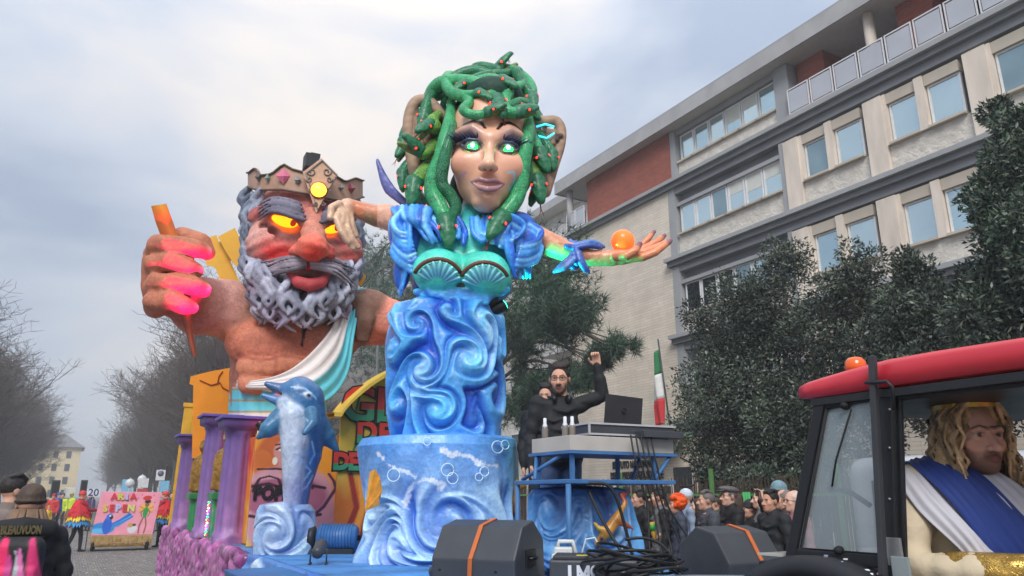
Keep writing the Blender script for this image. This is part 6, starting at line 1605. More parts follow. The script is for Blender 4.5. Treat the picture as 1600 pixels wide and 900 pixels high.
# ------------------------------------------------------------------ purple columns, green plinths with gold busts
M_pur = mat('purple column paint', attr='Col', rough=0.45, var=0.15, vscale=6, bump=0.2, bscale=12)
def column_mesh(H, R, cap):
 vs, cs, fs = [], [], []; NA = 48
 prof = [(1.30, 0), (1.30, 0.06), (1.12, 0.08), (1.08, 0.12)] + [(1.0 - 0.10 * t, 0.14 + (H - 0.34) * t) for t in np.linspace(0, 1, 14)] + [(1.0, H - 0.16), (1.15, H - 0.12), (1.45, H - 0.10), (1.5, H - 0.02), (1.5, H)]
 for j, (s_, z) in enumerate(prof):
  for i in range(NA):
   a = 2 * math.pi * i / NA; fl = 1 - 0.10 * max(0, math.cos(a * 10)) if 4 <= j < 18 else 1.0
   r_ = R * s_ * fl
   if j >= len(prof) - 4 or j < 2:
    c_, s2 = math.cos(a), math.sin(a); k = 1 / max(abs(c_), abs(s2)); r_ *= 0.82 * k
   vs.append((r_ * math.cos(a), r_ * math.sin(a), z))
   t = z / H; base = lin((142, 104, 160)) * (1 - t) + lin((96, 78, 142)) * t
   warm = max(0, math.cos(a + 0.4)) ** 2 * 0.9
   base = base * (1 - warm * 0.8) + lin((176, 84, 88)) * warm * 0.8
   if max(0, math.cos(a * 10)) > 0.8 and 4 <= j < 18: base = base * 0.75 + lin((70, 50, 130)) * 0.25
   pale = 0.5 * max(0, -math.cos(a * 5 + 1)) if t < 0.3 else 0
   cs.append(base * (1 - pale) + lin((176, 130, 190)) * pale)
 n = len(prof)
 fs = [[j * NA + i, j * NA + (i + 1) % NA, (j + 1) * NA + (i + 1) % NA, (j + 1) * NA + i] for j in range(n - 1) for i in range(NA)] + [[(n - 1) * NA + i for i in range(NA)]]
 return npmesh('shaft', vs, fs, True, np.array(cs))
cols_lab = [('purple fluted column beside the flame painted boards', 10.25, 1.52, 0.205), ('tall purple column with flaring capital between two gilt busts', 12.0, 1.70, 0.205), ('purple column at the rear corner of the float', 14.6, 1.58, 0.22)]
for lab, y, H, R in cols_lab:
 c = thing('column', lab, 'column', (FX0 + 0.10, y, DK), 0, 'purple columns of the float')
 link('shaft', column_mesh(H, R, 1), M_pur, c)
 MB().box((0, 0, H + 0.022), (R * 1.42, R * 1.42, 0.02), None, 0.008).build('abacus', mat('violet abacus', (96, 80, 160), rough=0.5), c)
M_gr = mat('green plinth paint', (44, 128, 76), rough=0.4, var=0.2, vscale=8, coat=0.2)
M_gild = mat('gilt bust', (150, 112, 40), rough=0.4, metal=0.35, var=0.5, vscale=14, bump=0.6, bscale=26, mottle=0.35)
for y, lab, led in ((11.15, 'green plinth with a strip of coloured lights under a gilt bust', True), (13.35, 'plain green fluted plinth under a gilt bust', False)):
 p = thing('plinth', lab, 'plinth', (FX0 + 0.12, y, DK))
 m = MB();
 for i in range(16):
  a = 2 * math.pi * i / 16; m.box((0.115 * math.cos(a), 0.115 * math.sin(a), 0.28), (0.028, 0.028, 0.24), rotz(a), 0.01)
 m.lathe([(0.11, 0.04), (0.11, 0.52)], (0, 0, 0), 16); m.build('shaft', M_gr, p)
 MB().box((0, 0, 0.57), (0.185, 0.185, 0.05), None, 0.015).build('top', M_gr, p); MB().box((0, 0, 0.025), (0.18, 0.18, 0.025), None, 0.008).build('foot', M_gr, p)
 if led:
  for k in range(12):
   for c in range(2):
    MB().ball((-0.19, -0.06 + 0.06 * c - 0.02, 0.07 + k * 0.038), 0.014, 6, 4).build('light', mat('led %d' % ((k + c) % 5), [(250, 60, 60), (70, 240, 120), (90, 160, 250), (250, 90, 220), (240, 240, 240)][(k + c) % 5], rough=0.3, var=0, emit=[(250, 40, 40), (40, 240, 90), (60, 130, 250), (250, 60, 200), (240, 240, 240)][(k + c) % 5], estr=2.0), p)
 b = thing('gilt_bust', 'gilded robed figure standing on the %s plinth' % ('light-strung green' if led else 'rear green'), 'statue', (FX0 + 0.12, y, DK + 0.622))
 f = Field((-0.2, -0.2, 0), (0.2, 0.2, 0.86), 0.014)
 f.cone((0, 0, 0.04), (0, 0, 0.30), 0.12, 0.10, (160, 120, 44)); f.ell((0, 0, 0.42), (0.13, 0.10, 0.16), (160, 120, 44), 0.06); f.ell((0, 0, 0.54), (0.15, 0.085, 0.07), (160, 120, 44), 0.05)
 f.cone((0, 0, 0.58), (0, 0, 0.66), 0.045, 0.045, (160, 120, 44), 0.03); f.ell((0, -0.01, 0.73), (0.075, 0.085, 0.10), (160, 120, 44), 0.02); f.cone((0, -0.085, 0.73), (0, -0.10, 0.71), 0.012, 0.018, (160, 120, 44), 0.02)
 f.ell((0, 0.01, 0.79), (0.082, 0.085, 0.06), (140, 100, 34), 0.02); f.tube([(-0.14, 0, 0.52), (-0.16, -0.04, 0.36), (-0.05, -0.11, 0.32)], [0.05, 0.042, 0.03], (160, 120, 44), 0.03); f.tube([(0.14, 0, 0.52), (0.16, -0.03, 0.36), (0.10, -0.10, 0.24)], [0.05, 0.042, 0.03], (160, 120, 44), 0.03)
 for k in range(7): f.tube([(-0.12 + 0.035 * k, -0.10, 0.5), (-0.10 + 0.035 * k, -0.125, 0.25), (-0.11 + 0.04 * k, -0.12, 0.04)], [0.012, 0.018, 0.02], (120, 86, 30), 0.02)
 bo = link('figure', f.mesh('figure'), M_gild, b); bo.rotation_euler = (0, 0, -0.9)
OF = Frame(2.05, 14.2)
Ow = frame_thing('ruined_wall', 'orange cracked ruin wall at the rear of the float', 'wall', OF)
poly = [(300, 692), (302, 602), (296, 600), (298, 588), (330, 580), (369, 573), (372, 692)]
poly = [(x, 716 if y == 692 else y) for x, y in poly]
vs_ = [OF.q((x, y, -6)) for x, y in poly] + [OF.q((x, y, 12)) for x, y in poly]; n = len(poly)
link('slab', fix_normals(npmesh('slab', vs_, [list(range(n)), list(range(n, 2 * n))] + [[i, (i + 1) % n, (i + 1) % n + n, i + n] for i in range(n)], False)), mat('orange render', (240, 152, 30), rough=0.6, var=0.12, vscale=3, bump=0.2), Ow)
m = MB(); m.tube([OF.q((x, y, -7)) for x, y in ((312, 594), (330, 602), (344, 598), (348, 606), (360, 612), (362, 640))], 0.9 * OF.k, 5); m.tube([OF.q((x, y, -7)) for x, y in ((340, 600), (342, 588), (348, 580))], 0.8 * OF.k, 5)
m.build('crack', mat('brown crack paint', (150, 60, 30), rough=0.7), Ow)
BF = Frame(2.25, 15.25)
for i, (x1, y1, w, c) in enumerate(((296, 636, 6, (206, 160, 40)), (308, 650, 5, (214, 176, 70)), (326, 616, 9, (226, 150, 40)))):
 b_ = BF.q((x1, y1, 0)); a = Vector((b_.x - 0.04, 0, DK)); t = frame_thing('beam', ['yellow broken beam leaning at the rear corner column', 'pale yellow broken beam between columns', 'broad orange beam before the ruined wall'][i], 'beam', BF)
 MB().bar(a, b_, w * 2 * BF.k, 0.12, (0, 1, 0), 0.01).build('plank', mat('yellow beam %d' % i, c, rough=0.6, var=0.2), t)
 MB().box(b_ + Vector((0, 0, 0.03)), (w * 1.25 * BF.k, 0.08, 0.04), None, 0.008).build('cap', MATS['yellow beam %d' % i], t)
Mo = thing('electric_motor', 'blue finned electric motor lying on the deck by the dolphin', 'motor', (2.52, 7.9, DK + 0.15), math.radians(-28))
m = MB(); MX = roty(math.pi / 2)
m.lathe([(0.09, -0.24), (0.13, -0.22), (0.13, 0.16), (0.10, 0.18)], (0, 0, 0), 20, M=MX).build('body', mat('blue motor paint', (52, 104, 160), rough=0.4, var=0.2), Mo)
for i in range(11): MB().lathe([(0.10, -0.005), (0.147, -0.005), (0.147, 0.005), (0.10, 0.005)], (-0.19 + i * 0.031, 0, 0), 18, M=MX).build('fin', MATS['blue motor paint'], Mo)
MB().tube([(0.17, 0, 0), (0.42, 0, 0)], 0.03, 10).build('shaft', mat('dark shaft', (44, 48, 56), rough=0.4, metal=0.6), Mo); MB().lathe([(0.05, 0), (0.12, 0.01), (0.12, 0.06), (0.06, 0.09)], (-0.33, 0, 0), 18, M=MX).build('cowl', mat('black cowl', (30, 34, 40), rough=0.5), Mo)
MB().lohi((-0.2, -0.12, -0.15), (0.15, 0.12, -0.10)).build('base', MATS['black cowl'], Mo)
# ================================================================== PEOPLE
M_body = mat('clothed figure', attr='Col', rough=0.75, var=0.10, vscale=9, bump=0.25, bscale=22, bump2=0.35, bscale2=7)
M_hair = mat('hair', attr='Col', rough=0.6, var=0.25, vscale=14, bump=0.5, bscale=40)
SKIN = [(206, 158, 134), (196, 146, 120), (186, 138, 114), (214, 170, 150)]
def fr3(d, up):
 d = Vector(d).normalized(); up = Vector(up); x = d.cross(up).normalized(); z = x.cross(d); return d, x, z
def hand_sdf(f, w, d, pn, s, skin, curl=0.5, side=1, grip=None):
 d, x, n = fr3(d, pn); w = Vector(w); x = x * side
 c = w + d * 0.055 * s
 M3 = Matrix((x, d, n)).transposed()
 f.box(c, (0.040 * s, 0.052 * s, 0.016 * s), 0.014 * s, skin, 0.01, M3)
 for i, (ox, ln) in enumerate(((-0.030, 0.068), (-0.010, 0.078), (0.010, 0.074), (0.030, 0.060))):
  b = c + x * ox * s + d * 0.046 * s; a1 = curl * 1.1; a2 = curl * 2.2; a3 = curl * 3.0
  p1 = b + (d * math.cos(a1) + n * math.sin(a1)) * ln * 0.45 * s; p2 = p1 + (d * math.cos(a2) + n * math.sin(a2)) * ln * 0.33 * s; p3 = p2 + (d * math.cos(a3) + n * math.sin(a3)) * ln * 0.26 * s
  f.tube([b, p1, p2, p3], [0.0096 * s, 0.0092 * s, 0.0086 * s, 0.0072 * s], skin, 0.002)
 t0 = c + x * -0.036 * s - d * 0.028 * s; t1 = t0 + (x * -0.6 + d * 0.55 + n * 0.35 * curl * 2).normalized() * 0.036 * s; t2 = t1 + (x * -0.1 + d * 0.8 + n * 0.8 * curl).normalized() * 0.034 * s
 f.tube([t0, t1, t2], [0.0135 * s, 0.011 * s, 0.009 * s], skin, 0.006)
def head_sdf(f, c, s, skin, R3, beard=None, lips=(166, 96, 88), wide=1.0):
 def P(x, y, z): return Vector(c) + R3 @ Vector((x, y, z)) * s
 k = 0.02 * s; dk = tuple(int(v * 0.82) for v in skin)
 f.ell(P(0, 0.012, 0.035), (0.076 * s * wide, 0.096 * s, 0.092 * s), skin, 0, R3)
 f.ell(P(0, -0.030, -0.045), (0.058 * s * wide, 0.062 * s, 0.072 * s), skin, 0.03 * s, R3)
 f.ell(P(0, -0.066, -0.098), (0.024 * s, 0.020 * s, 0.017 * s), skin, 0.03 * s, R3)
 f.cone(P(0, 0.02, -0.06), P(0, 0.035, -0.19), 0.055 * s, 0.062 * s, skin, 0.02 * s)
 f.tube([P(0, -0.085, 0.012), P(0, -0.103, -0.018), P(0, -0.116, -0.036)], [0.010 * s, 0.012 * s, 0.015 * s], skin, 0.016 * s)
 for sx in (-1, 1):
  f.ell(P(sx * 0.014, -0.098, -0.040), (0.010 * s, 0.012 * s, 0.009 * s), skin, 0.008 * s, R3)
  f.ell(P(sx * 0.032, -0.094, 0.008), (0.020 * s, 0.014 * s, 0.013 * s), None, 0.014 * s, R3, sub=True)
  f.ell(P(sx * 0.032, -0.072, 0.007), (0.015 * s, 0.013 * s, 0.011 * s), (220, 214, 208), 0.003 * s, R3)
  f.tube([P(sx * 0.014, -0.092, 0.024), P(sx * 0.034, -0.092, 0.030), P(sx * 0.052, -0.078, 0.022)], [0.007 * s, 0.008 * s, 0.006 * s], skin, 0.012 * s)
  f.tube([P(sx * 0.016, -0.086, 0.012), P(sx * 0.032, -0.089, 0.0175), P(sx * 0.048, -0.080, 0.012)], [0.004 * s, 0.0055 * s, 0.004 * s], dk, 0.003 * s)
  f.tube([P(sx * 0.018, -0.084, 0.001), P(sx * 0.032, -0.086, -0.003), P(sx * 0.046, -0.079, 0.002)], [0.003 * s, 0.0042 * s, 0.003 * s], skin, 0.004 * s)
  f.ell(P(sx * 0.044, -0.060, -0.022), (0.022 * s, 0.020 * s, 0.02 * s), skin, 0.02 * s, R3)
  f.ell(P(sx * 0.080 * wide, 0.012, 0.0), (0.010 * s, 0.022 * s, 0.032 * s), dk, 0.008 * s, R3)
 f.tube([P(-0.024, -0.083, -0.068), P(0, -0.096, -0.064), P(0.024, -0.083, -0.068)], [0.004 * s, 0.006 * s, 0.004 * s], lips, 0.006 * s)
 f.tube([P(-0.020, -0.082, -0.074), P(0, -0.094, -0.077), P(0.020, -0.082, -0.074)], [0.004 * s, 0.0065 * s, 0.004 * s], lips, 0.006 * s)
 def paint(V, C):
  for sx in (-1, 1):
   airbrush(V, C, P(sx * 0.032, -0.085, 0.007), 0.0098 * s, (52, 42, 36), 1.0, 4.0)
   a, b_, d_ = P(sx * 0.013, -0.095, 0.030), P(sx * 0.034, -0.097, 0.038), P(sx * 0.054, -0.080, 0.030)
   for p in (a, a.lerp(b_, 0.5), b_, b_.lerp(d_, 0.5), d_): airbrush(V, C, p, 0.012 * s, (54, 40, 32), 0.85, 2.0)
   airbrush(V, C, P(sx * 0.045, -0.07, -0.03), 0.028 * s, (206, 128, 112), 0.35)
  airbrush(V, C, P(0, -0.115, -0.036), 0.02 * s, (204, 128, 110), 0.4)
  if beard:
   col, a = beard
   for x, y, z, r in ((0, -0.08, -0.10, 0.04), (0.034, -0.06, -0.085, 0.036), (-0.034, -0.06, -0.085, 0.036), (0.055, -0.03, -0.06, 0.034), (-0.055, -0.03, -0.06, 0.034), (0.064, -0.005, -0.02, 0.028), (-0.064, -0.005, -0.02, 0.028), (0, -0.10, -0.053, 0.014), (0.018, -0.093, -0.056, 0.014), (-0.018, -0.093, -0.056, 0.014), (0, -0.05, -0.12, 0.04)):
    airbrush(V, C, P(x, y, z), r * s * 1.25, col, a, 2.2)
  return C
 return paint, P
HAIRS = {}
def vary(col, a): return tuple(min(255, int(v * a)) for v in col)
def hair_mesh(kind, c, s, R3, col, res, seed=0):
 def P(x, y, z): return Vector(c) + R3 @ Vector((x, y, z)) * s
 f = Field(np.array(P(0, 0, 0)) - 0.30 * s, np.array(P(0, 0, 0)) + 0.30 * s, res); r = random.Random(seed)
 if kind in ('short', 'swept', 'receding'):
  f.ell(P(0, 0.020, 0.050), (0.083 * s, 0.100 * s, 0.090 * s), col, 0, R3)
  f.ell(P(0, -0.10, 0.02), (0.075 * s, 0.060 * s, 0.070 * s), None, 0.02 * s, R3, sub=True)
  f.ell(P(0, -0.07, -0.08), (0.12 * s, 0.12 * s, 0.09 * s), None, 0.02 * s, R3, sub=True)
  f.ell(P(0, 0.05, -0.13), (0.12 * s, 0.10 * s, 0.07 * s), None, 0.02 * s, R3, sub=True)
  if kind == 'receding': f.ell(P(0, -0.05, 0.11), (0.06 * s, 0.07 * s, 0.05 * s), None, 0.02 * s, R3, sub=True)
  n = 14 if kind != 'receding' else 0
  for i in range(n):
   a = -0.9 + 1.8 * i / 13; x = 0.065 * math.sin(a)
   f.tube([P(x, -0.065 * math.cos(a) + 0.0, 0.105), P(x * 1.15 + (0.02 if kind == 'swept' else 0), -0.01, 0.138), P(x * 1.1, 0.06, 0.12)], [0.013 * s, 0.016 * s, 0.012 * s], vary(col, r.uniform(0.8, 1.2)), 0.008 * s)
 elif kind == 'afro':
  for i in range(90):
   u = Vector((r.gauss(0, 1), r.gauss(0, 1), r.gauss(0, 1))).normalized()
   if u.y < -0.55 and u.z < 0.35: continue
   p = P(u.x * 0.105, 0.025 + u.y * 0.105, 0.055 + u.z * 0.10); f.ell(p, (0.034 * s,) * 3, vary(col, r.uniform(0.85, 1.15)), 0.006 * s)
  f.ell(P(0, 0.03, 0.05), (0.10 * s, 0.10 * s, 0.10 * s), col, 0, R3); f.ell(P(0, -0.11, -0.02), (0.062 * s, 0.07 * s, 0.085 * s), None, 0.01, R3, sub=True)
 elif kind == 'flatcap':
  f.ell(P(0, 0.012, 0.088), (0.098 * s, 0.125 * s, 0.048 * s), col, 0, R3); f.ell(P(0, -0.03, 0.094), (0.09 * s, 0.11 * s, 0.03 * s), col, 0.03, R3); f.ell(P(0, -0.115, 0.062), (0.070 * s, 0.058 * s, 0.010 * s), tuple(int(v * 0.8) for v in col), 0.01, R3)
  f.ell(P(0, 0.02, 0.03), (0.082 * s, 0.098 * s, 0.06 * s), (90, 84, 80), 0.01, R3); f.ell(P(0, -0.10, 0.0), (0.08 * s, 0.062 * s, 0.07 * s), None, 0.01, R3, sub=True); f.ell(P(0, 0, -0.06), (0.12 * s, 0.14 * s, 0.06 * s), None, 0.01, R3, sub=True)
 elif kind == 'cap':
  f.ell(P(0, 0.01, 0.055), (0.086 * s, 0.103 * s, 0.092 * s), col, 0, R3); f.ell(P(0, -0.04, -0.05), (0.14 * s, 0.17 * s, 0.09 * s), None, 0.005, R3, sub=True); f.ell(P(0, -0.12, 0.052), (0.070 * s, 0.075 * s, 0.010 * s), tuple(int(v * 0.85) for v in col), 0.01, R3)
 elif kind == 'beanie':
  f.ell(P(0, 0.012, 0.060), (0.088 * s, 0.105 * s, 0.098 * s), col, 0, R3); f.ell(P(0, -0.03, -0.06), (0.15 * s, 0.17 * s, 0.085 * s), None, 0.005, R3, sub=True)
  f.tube([P(0.088 * math.sin(a), 0.012 - 0.104 * math.cos(a), 0.034) for a in np.linspace(0, 6.283, 20)], 0.013 * s, tuple(int(v * 0.85) for v in col), 0.006)
 elif kind == 'long':
  f.ell(P(0, 0.020, 0.050), (0.088 * s, 0.104 * s, 0.092 * s), col, 0, R3); f.ell(P(0, -0.10, 0.0), (0.066 * s, 0.062 * s, 0.085 * s), None, 0.015 * s, R3, sub=True)
  for i in range(26):
   a = 0.85 + (2 * math.pi - 1.7) * i / 25; x, y = 0.088 * math.sin(a), 0.018 - 0.092 * math.cos(a)
   f.tube([P(x * 0.9, y * 0.9, 0.07), P(x * 1.1, y + 0.005, -0.02), P(x * 1.15, y + 0.01, -0.10), P(x * 1.2 + r.uniform(-.02, .02), y + 0.02, -0.20)], [0.018 * s, 0.019 * s, 0.017 * s, 0.008 * s], vary(col, r.uniform(0.75, 1.25)), 0.006 * s)
 return f
def person(label, x, y, z=0.0, facing=0.0, H=1.72, top=(60, 62, 68), legs=(46, 50, 60), skin=None, hair=('short', (46, 38, 34)), arms=None, beard=None, head_yaw=0.0, head_pitch=0.0,
           res=0.014, group=None, extra=None, shoes=(34, 32, 32), bulk=1.0, collar=None, hood=None, stripe=None, cat='person', sleeve=None, gloves=None, legpose=None, lips=(166, 96, 88), paint_extra=None, lean=0.0, hoff=(0, 0, 0), hs=1.0):
 skin = skin or SKIN[0]; s = H / 1.75; sleeve = sleeve or top
 t = thing('person', label, cat, (x, y, z), -facing + math.pi, group)
 B3 = Matrix.Identity(3)
 def S(a, b, c): return Vector((a * s, b * s + lean * c * s, c * s))
 sh = {-1: S(-0.185 * bulk, 0.01, 1.415), 1: S(0.185 * bulk, 0.01, 1.415)}
 default = {-1: (S(-0.245 * bulk, 0.02, 1.14), S(-0.235 * bulk, -0.05, 0.90), (0, -0.15, -1), (0.9, -0.2, 0), 0.35), 1: (S(0.245 * bulk, 0.02, 1.14), S(0.235 * bulk, -0.05, 0.90), (0, -0.15, -1), (-0.9, -0.2, 0), 0.35)}
 A = dict(default)
 if arms:
  for k, v in arms.items(): A[k] = (S(*v[0]), S(*v[1]), v[2], v[3], v[4] if len(v) > 4 else 0.45)
 pts = [S(-0.45, -0.35, 0), S(0.45, 0.35, 1.9)] + [v[0] for v in A.values()] + [v[1] for v in A.values()]
 lo = np.min([list(p) for p in pts], axis=0) - 0.16 * s; hi = np.max([list(p) for p in pts], axis=0) + 0.16 * s; lo[2] = min(lo[2], 0); hi[2] = min(hi[2], max(1.62 * s, max(p.z for p in pts[2:]) + 0.15) if True else 9)
 f = Field((lo[0], lo[1], lo[2]), (hi[0], hi[1], hi[2]), res)
 b = bulk
 f.ell(S(0, 0.01, 1.24), (0.165 * s * b, 0.115 * s * b, 0.22 * s), top)
 f.ell(S(0, 0.012, 1.385), (0.205 * s * b, 0.10 * s * b, 0.085 * s), top, 0.06 * s)
 f.ell(S(0, 0.0, 1.02), (0.172 * s * b, 0.128 * s * b, 0.19 * s), top, 0.06 * s)
 f.ell(S(0, 0.0, 0.92), (0.186 * s * b, 0.140 * s * b, 0.11 * s), top, 0.03 * s)
 f.box(S(0, 0, 0.78), (0.3 * s, 0.3 * s, 0.045 * s), 0.01, None, 0.01, sub=True) if False else None
 f.cone(S(0, 0.015, 1.42), S(0, 0.006, 1.488), 0.092 * s, 0.074 * s, collar or top, 0.03 * s)
 if hood:
  f.tube([S(-0.10, -0.03, 1.435), S(-0.11, 0.05, 1.45), S(0, 0.10, 1.44), S(0.11, 0.05, 1.45), S(0.10, -0.03, 1.435)], [0.024 * s, 0.038 * s, 0.052 * s, 0.038 * s, 0.024 * s], hood, 0.02 * s)
 lp = legpose or {-1: ((-0.095, 0, 0.90), (-0.105, -0.01, 0.48), (-0.11, 0.03, 0.07)), 1: ((0.095, 0, 0.90), (0.105, -0.01, 0.48), (0.11, 0.03, 0.07))}
 for sx in (-1, 1):
  h_, k_, a_ = [S(*p) for p in lp[sx]]
  f.tube([h_, h_.lerp(k_, 0.5), k_, k_.lerp(a_, 0.35), a_], [0.095 * s * b, 0.080 * s * b, 0.060 * s, 0.060 * s, 0.044 * s], legs, 0.03 * s)
  f.tube([a_ + Vector((0, 0.03 * s, -0.025 * s)), a_ + Vector((sx * 0.015 * s, -0.08 * s, -0.035 * s)), a_ + Vector((sx * 0.025 * s, -0.15 * s, -0.042 * s))], [0.040 * s, 0.036 * s, 0.028 * s], shoes, 0.015 * s)
  e, w, d, pn, cu = A[sx]
  f.tube([sh[sx], sh[sx].lerp(e, 0.5), e, e.lerp(w, 0.5), w], [0.070 * s * b, 0.062 * s * b, 0.052 * s * b, 0.047 * s * b, 0.037 * s], sleeve, 0.035 * s)
  for q_ in range(3):
   c_ = e.lerp(w, 0.12 + 0.2 * q_); f.ell(c_, (0.055 * s * b,) * 3, sleeve, 0.015 * s)
 r0 = random.Random(int(abs(x) * 91 + abs(y) * 37))
 for q_ in range(6):
  zz = 0.93 + 0.085 * q_; aa = r0.uniform(-0.5, 0.5)
  f.tube([S(0.15 * math.sin(aa - 0.7) * b, -0.115 * math.cos(aa - 0.7) * b, zz), S(0.16 * math.sin(aa) * b, -0.122 * math.cos(aa) * b, zz - 0.03), S(0.15 * math.sin(aa + 0.7) * b, -0.115 * math.cos(aa + 0.7) * b, zz + 0.01)], [0.008 * s, 0.016 * s, 0.007 * s], top, 0.025 * s)
 ph = r0.uniform(0, 6); f.disp(lambda X, Y, Z: 0.005 * s * np.sin(Z * 46 / s + 2 * np.sin(X * 13 + ph)) * (Z > 0.85 * s) * (Z < 1.42 * s))
 if extra: extra(f, S, s)
 hy = Matrix.Rotation(-head_yaw, 3, 'Z') @ Matrix.Rotation(head_pitch, 3, 'X')
 hc = S(0 + hoff[0], -0.02 + hoff[1], 1.612 + hoff[2]); s_b = s; s = s * hs
 fh = Field(np.array(hc) - np.array([0.13, 0.17, 0.21]) * s, np.array(hc) + np.array([0.13, 0.17, 0.16]) * s, min(res * 0.62, 0.0095))
 pf, P = head_sdf(fh, hc, s, skin, hy, beard, lips)
 nets = []
 s = s_b
 V, Fa, C = f.net()
 if stripe: C = stripe(V, C, s)
 if paint_extra: C = paint_extra(V, C, S, s)
 nets.append((V, Fa, C))
 V, Fa, C = fh.net(); C = pf(V, C); nets.append((V, Fa, C))
 for sx in (-1, 1):
  e, w, d, pn, cu = A[sx]
  fd = Field(np.array(w) - 0.17 * s, np.array(w) + 0.17 * s, min(res * 0.55, 0.0075)); hand_sdf(fd, w, d, pn, s, gloves or skin, cu, sx); nets.append(fd.net())
 link('body', merge_nets('body', nets), M_body, t)
 if hair:
  hf = hair_mesh(hair[0], hc, s * hs, hy, hair[1], min(res * 0.75, 0.011), int(abs(x * 10))); nm = {'flatcap': 'flat_cap', 'cap': 'cap', 'beanie': 'beanie', 'afro': 'wig'}.get(hair[0], 'hair')
  link(nm, hf.mesh(nm), M_hair, t)
 t['_S'] = s
 return t, S, P, hc
def glasses(t, P, col=(30, 28, 28), sun=False, up=0.0):
 m = MB()
 for sx in (-1, 1):
  m.tube([P(sx * 0.033 + 0.025 * math.cos(a), -0.108 + 0.004 * math.cos(a) * sx, 0.006 + up + 0.021 * math.sin(a)) for a in np.linspace(0, 6.283, 15)], 0.0022, 5)
  m.tube([P(sx * 0.058, -0.102, 0.010 + up), P(sx * 0.082, 0.0, 0.012 + up)], 0.0022, 5)
 m.tube([P(-0.009, -0.112, 0.010 + up), P(0.009, -0.112, 0.010 + up)], 0.0022, 5)
 g = m.build('glasses', mat('spectacle frame', col, rough=0.35), t)
 if sun:
  for sx in (-1, 1): MB().ball(P(sx * 0.033, -0.106, 0.006 + up), (0.023, 0.006, 0.019), 10, 6).build('lens', mat('dark lens', (34, 34, 40), rough=0.1), g)
def clear_id(t):
 if '_S' in t: del t['_S']
G_ = 'onlookers behind the float'
ARMX = {-1: ((-0.27, -0.03, 1.14), (-0.02, -0.20, 1.16), (1, 0, 0.05), (0, 1, 0), 0.2), 1: ((0.27, -0.03, 1.14), (0.02, -0.23, 1.12), (-1, 0, 0.05), (0, 1, 0), 0.2)}
PHONE = {-1: ((-0.25, -0.08, 1.16), (-0.10, -0.30, 1.24), (0.3, -0.3, 1), (0.6, -1, 0), 0.5), 1: ((0.25, -0.08, 1.16), (0.10, -0.30, 1.30), (-0.3, -0.3, 1), (-0.6, -1, 0), 0.5)}
def spot_px(px, x): p = onx(px, 780, x); return p.x, p.y
def W(deg): return math.radians(deg)
